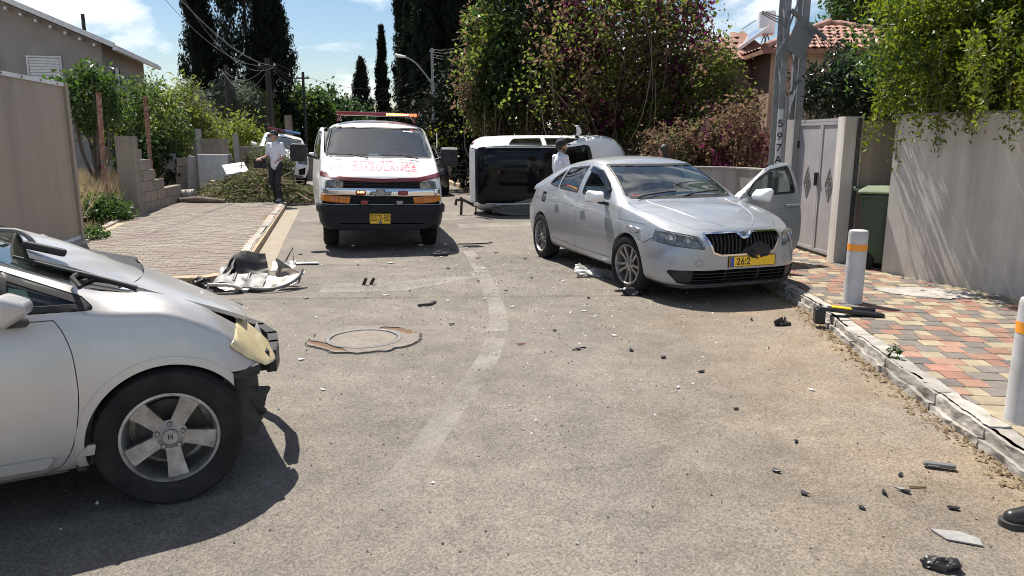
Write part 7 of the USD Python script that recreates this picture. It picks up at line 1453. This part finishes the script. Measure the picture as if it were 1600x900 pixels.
# debris under the overturned car
fb = thing('torn_bumper', 'torn grey bumper hanging below the overturned hatchback', 'car part', (-.1, 16.55, 0)); obj('bumper', tube(spline([(-.35, .05, .24), (-.1, -.08, .06), (.35, -.1, .03), (.75, -.02, .16), (.85, .1, .28)], 24), .035, 8), 'grey_plastic', fb, 60); obj('skin', warp_noise(sheet_(lambda u, v: (-.35 + 1.2 * u, .05 - .12 * np.sin(3 * u), .05 + .28 * v * (.4 + u))), .05, .3, 4), 'grey_plastic', fb, 40)
tr_ = thing('suspension_scrap', 'dark broken suspension arm standing beside the overturned hatchback', 'car part', (-1.15, 16.7, 0)); obj('arm', [tube([(0, 0, 0), (.02, 0, .32), (.0, 0, .40)], .03, 7), tube([(-.12, 0, .22), (-.10, 0, .34), (.05, 0, .34), (.28, .05, .22)], .035, 7), tube([(.33, 0, .0), (.34, 0, .22)], .02, 6)], 'shard_black', tr_)
tc = thing('shopping_trolley', 'small grey metal frame standing by the far pavement', 'trolley', (-1.75, 25.5, .1)); obj('frame', [tube([(a, b, 0), (a, b, .95)], .015, 6) for a in (-.2, .2) for b in (-.15, .15)], 'galvanised', tc); obj('rung', [tube([(-.2, -.15, z), (.2, -.15, z)], .012, 6) for z in (.25, .4, .55, .7, .85)], 'galvanised', tc); obj('tray', box(-.2, .2, -.15, .15, .2, .22), 'galvanised', tc)

# ---------------------------------------------------------------- overhead wires
pbr('cable', (0.03, 0.03, 0.032), rough=.6); pbr('light_cable', (0.16, 0.16, 0.165), rough=.6)
def wire(a, b, sag, rad, label, group=None, mat='cable'):
    a, b = np.array(a, float), np.array(b, float); t = np.linspace(0, 1, 40)[:, None]; p = a + (b - a) * t; p[:, 2] -= (4 * sag * t * (1 - t))[:, 0]
    obj('overhead_wire', tube(p, rad * .55, 5), mat, None, 60, label=label, cat='wire', group=group)
g1 = 'wires running to the poles on the left'
for k, (a, b, s) in enumerate((((-8.6, 16, 6.6), (-9.2, 28.4, 4.35), .9), ((-7.9, 15, 6.3), (-9.0, 28.4, 4.35), .6), ((-8.2, 16, 6.4), (-8.8, 28.4, 4.35), .75), ((-8.2, 17, 6.8), (-8.8, 28.4, 4.3), 1.3), ((-13.1, 35, 4.75), (-9.1, 28.4, 4.3), .45), ((-13.2, 35, 4.75), (-9.0, 28.4, 4.25), .8))):
    wire(a, b, s, .012, ('steepest wire down to the pole left of the police car', 'straightest wire down to the pole left of the police car', 'middle wire down to the pole left of the police car', 'deepest sagging wire down to the pole left of the police car', 'upper wire strung between the two dark wooden poles', 'lower slack wire strung between the two dark wooden poles')[k], g1, 'light_cable')
g2 = 'thin wires crossing the street behind the ambulance'
for k, (za, zb, s) in enumerate(((4.5, 5.0, 1.3), (4.35, 4.75, 1.6), (4.3, 4.4, 1.9), (4.2, 3.9, 2.2))): wire((-8.9, 28.5, za), (-2.5, 40, zb + .9), s, .012, ('topmost', 'second', 'third', 'lowest')[k] + ' thin wire crossing the street behind the ambulance', g2)
g3 = 'wires running from the street lamp to the right'
for k in range(4): wire((-3.42, 33, 5.45 - .1 * k), (-.5, 26, 5.6 - .2 * k), .35, .014, ('topmost', 'second', 'third', 'lowest')[k] + ' wire running from the street lamp to the right', g3, 'light_cable')
g4 = 'wires from the street lamp down to the left'
for k in range(3): wire((-3.42, 33, 5.4 - .1 * k), (-9.6, 42, 3.3 - .45 * k), .5, .014, ('topmost', 'second', 'third', 'lowest')[k] + ' wire from the street lamp down to the left', g4)
wire((4.2, 11.55, 7.6), (-14, 10.4, 7.4), .55, .016, 'cable high above the road that shades a line on it')
wire((4.2, 11.55, 7.2), (-13, 14.5, 7.0), .5, .012, 'second cable high above the road, above the picture')
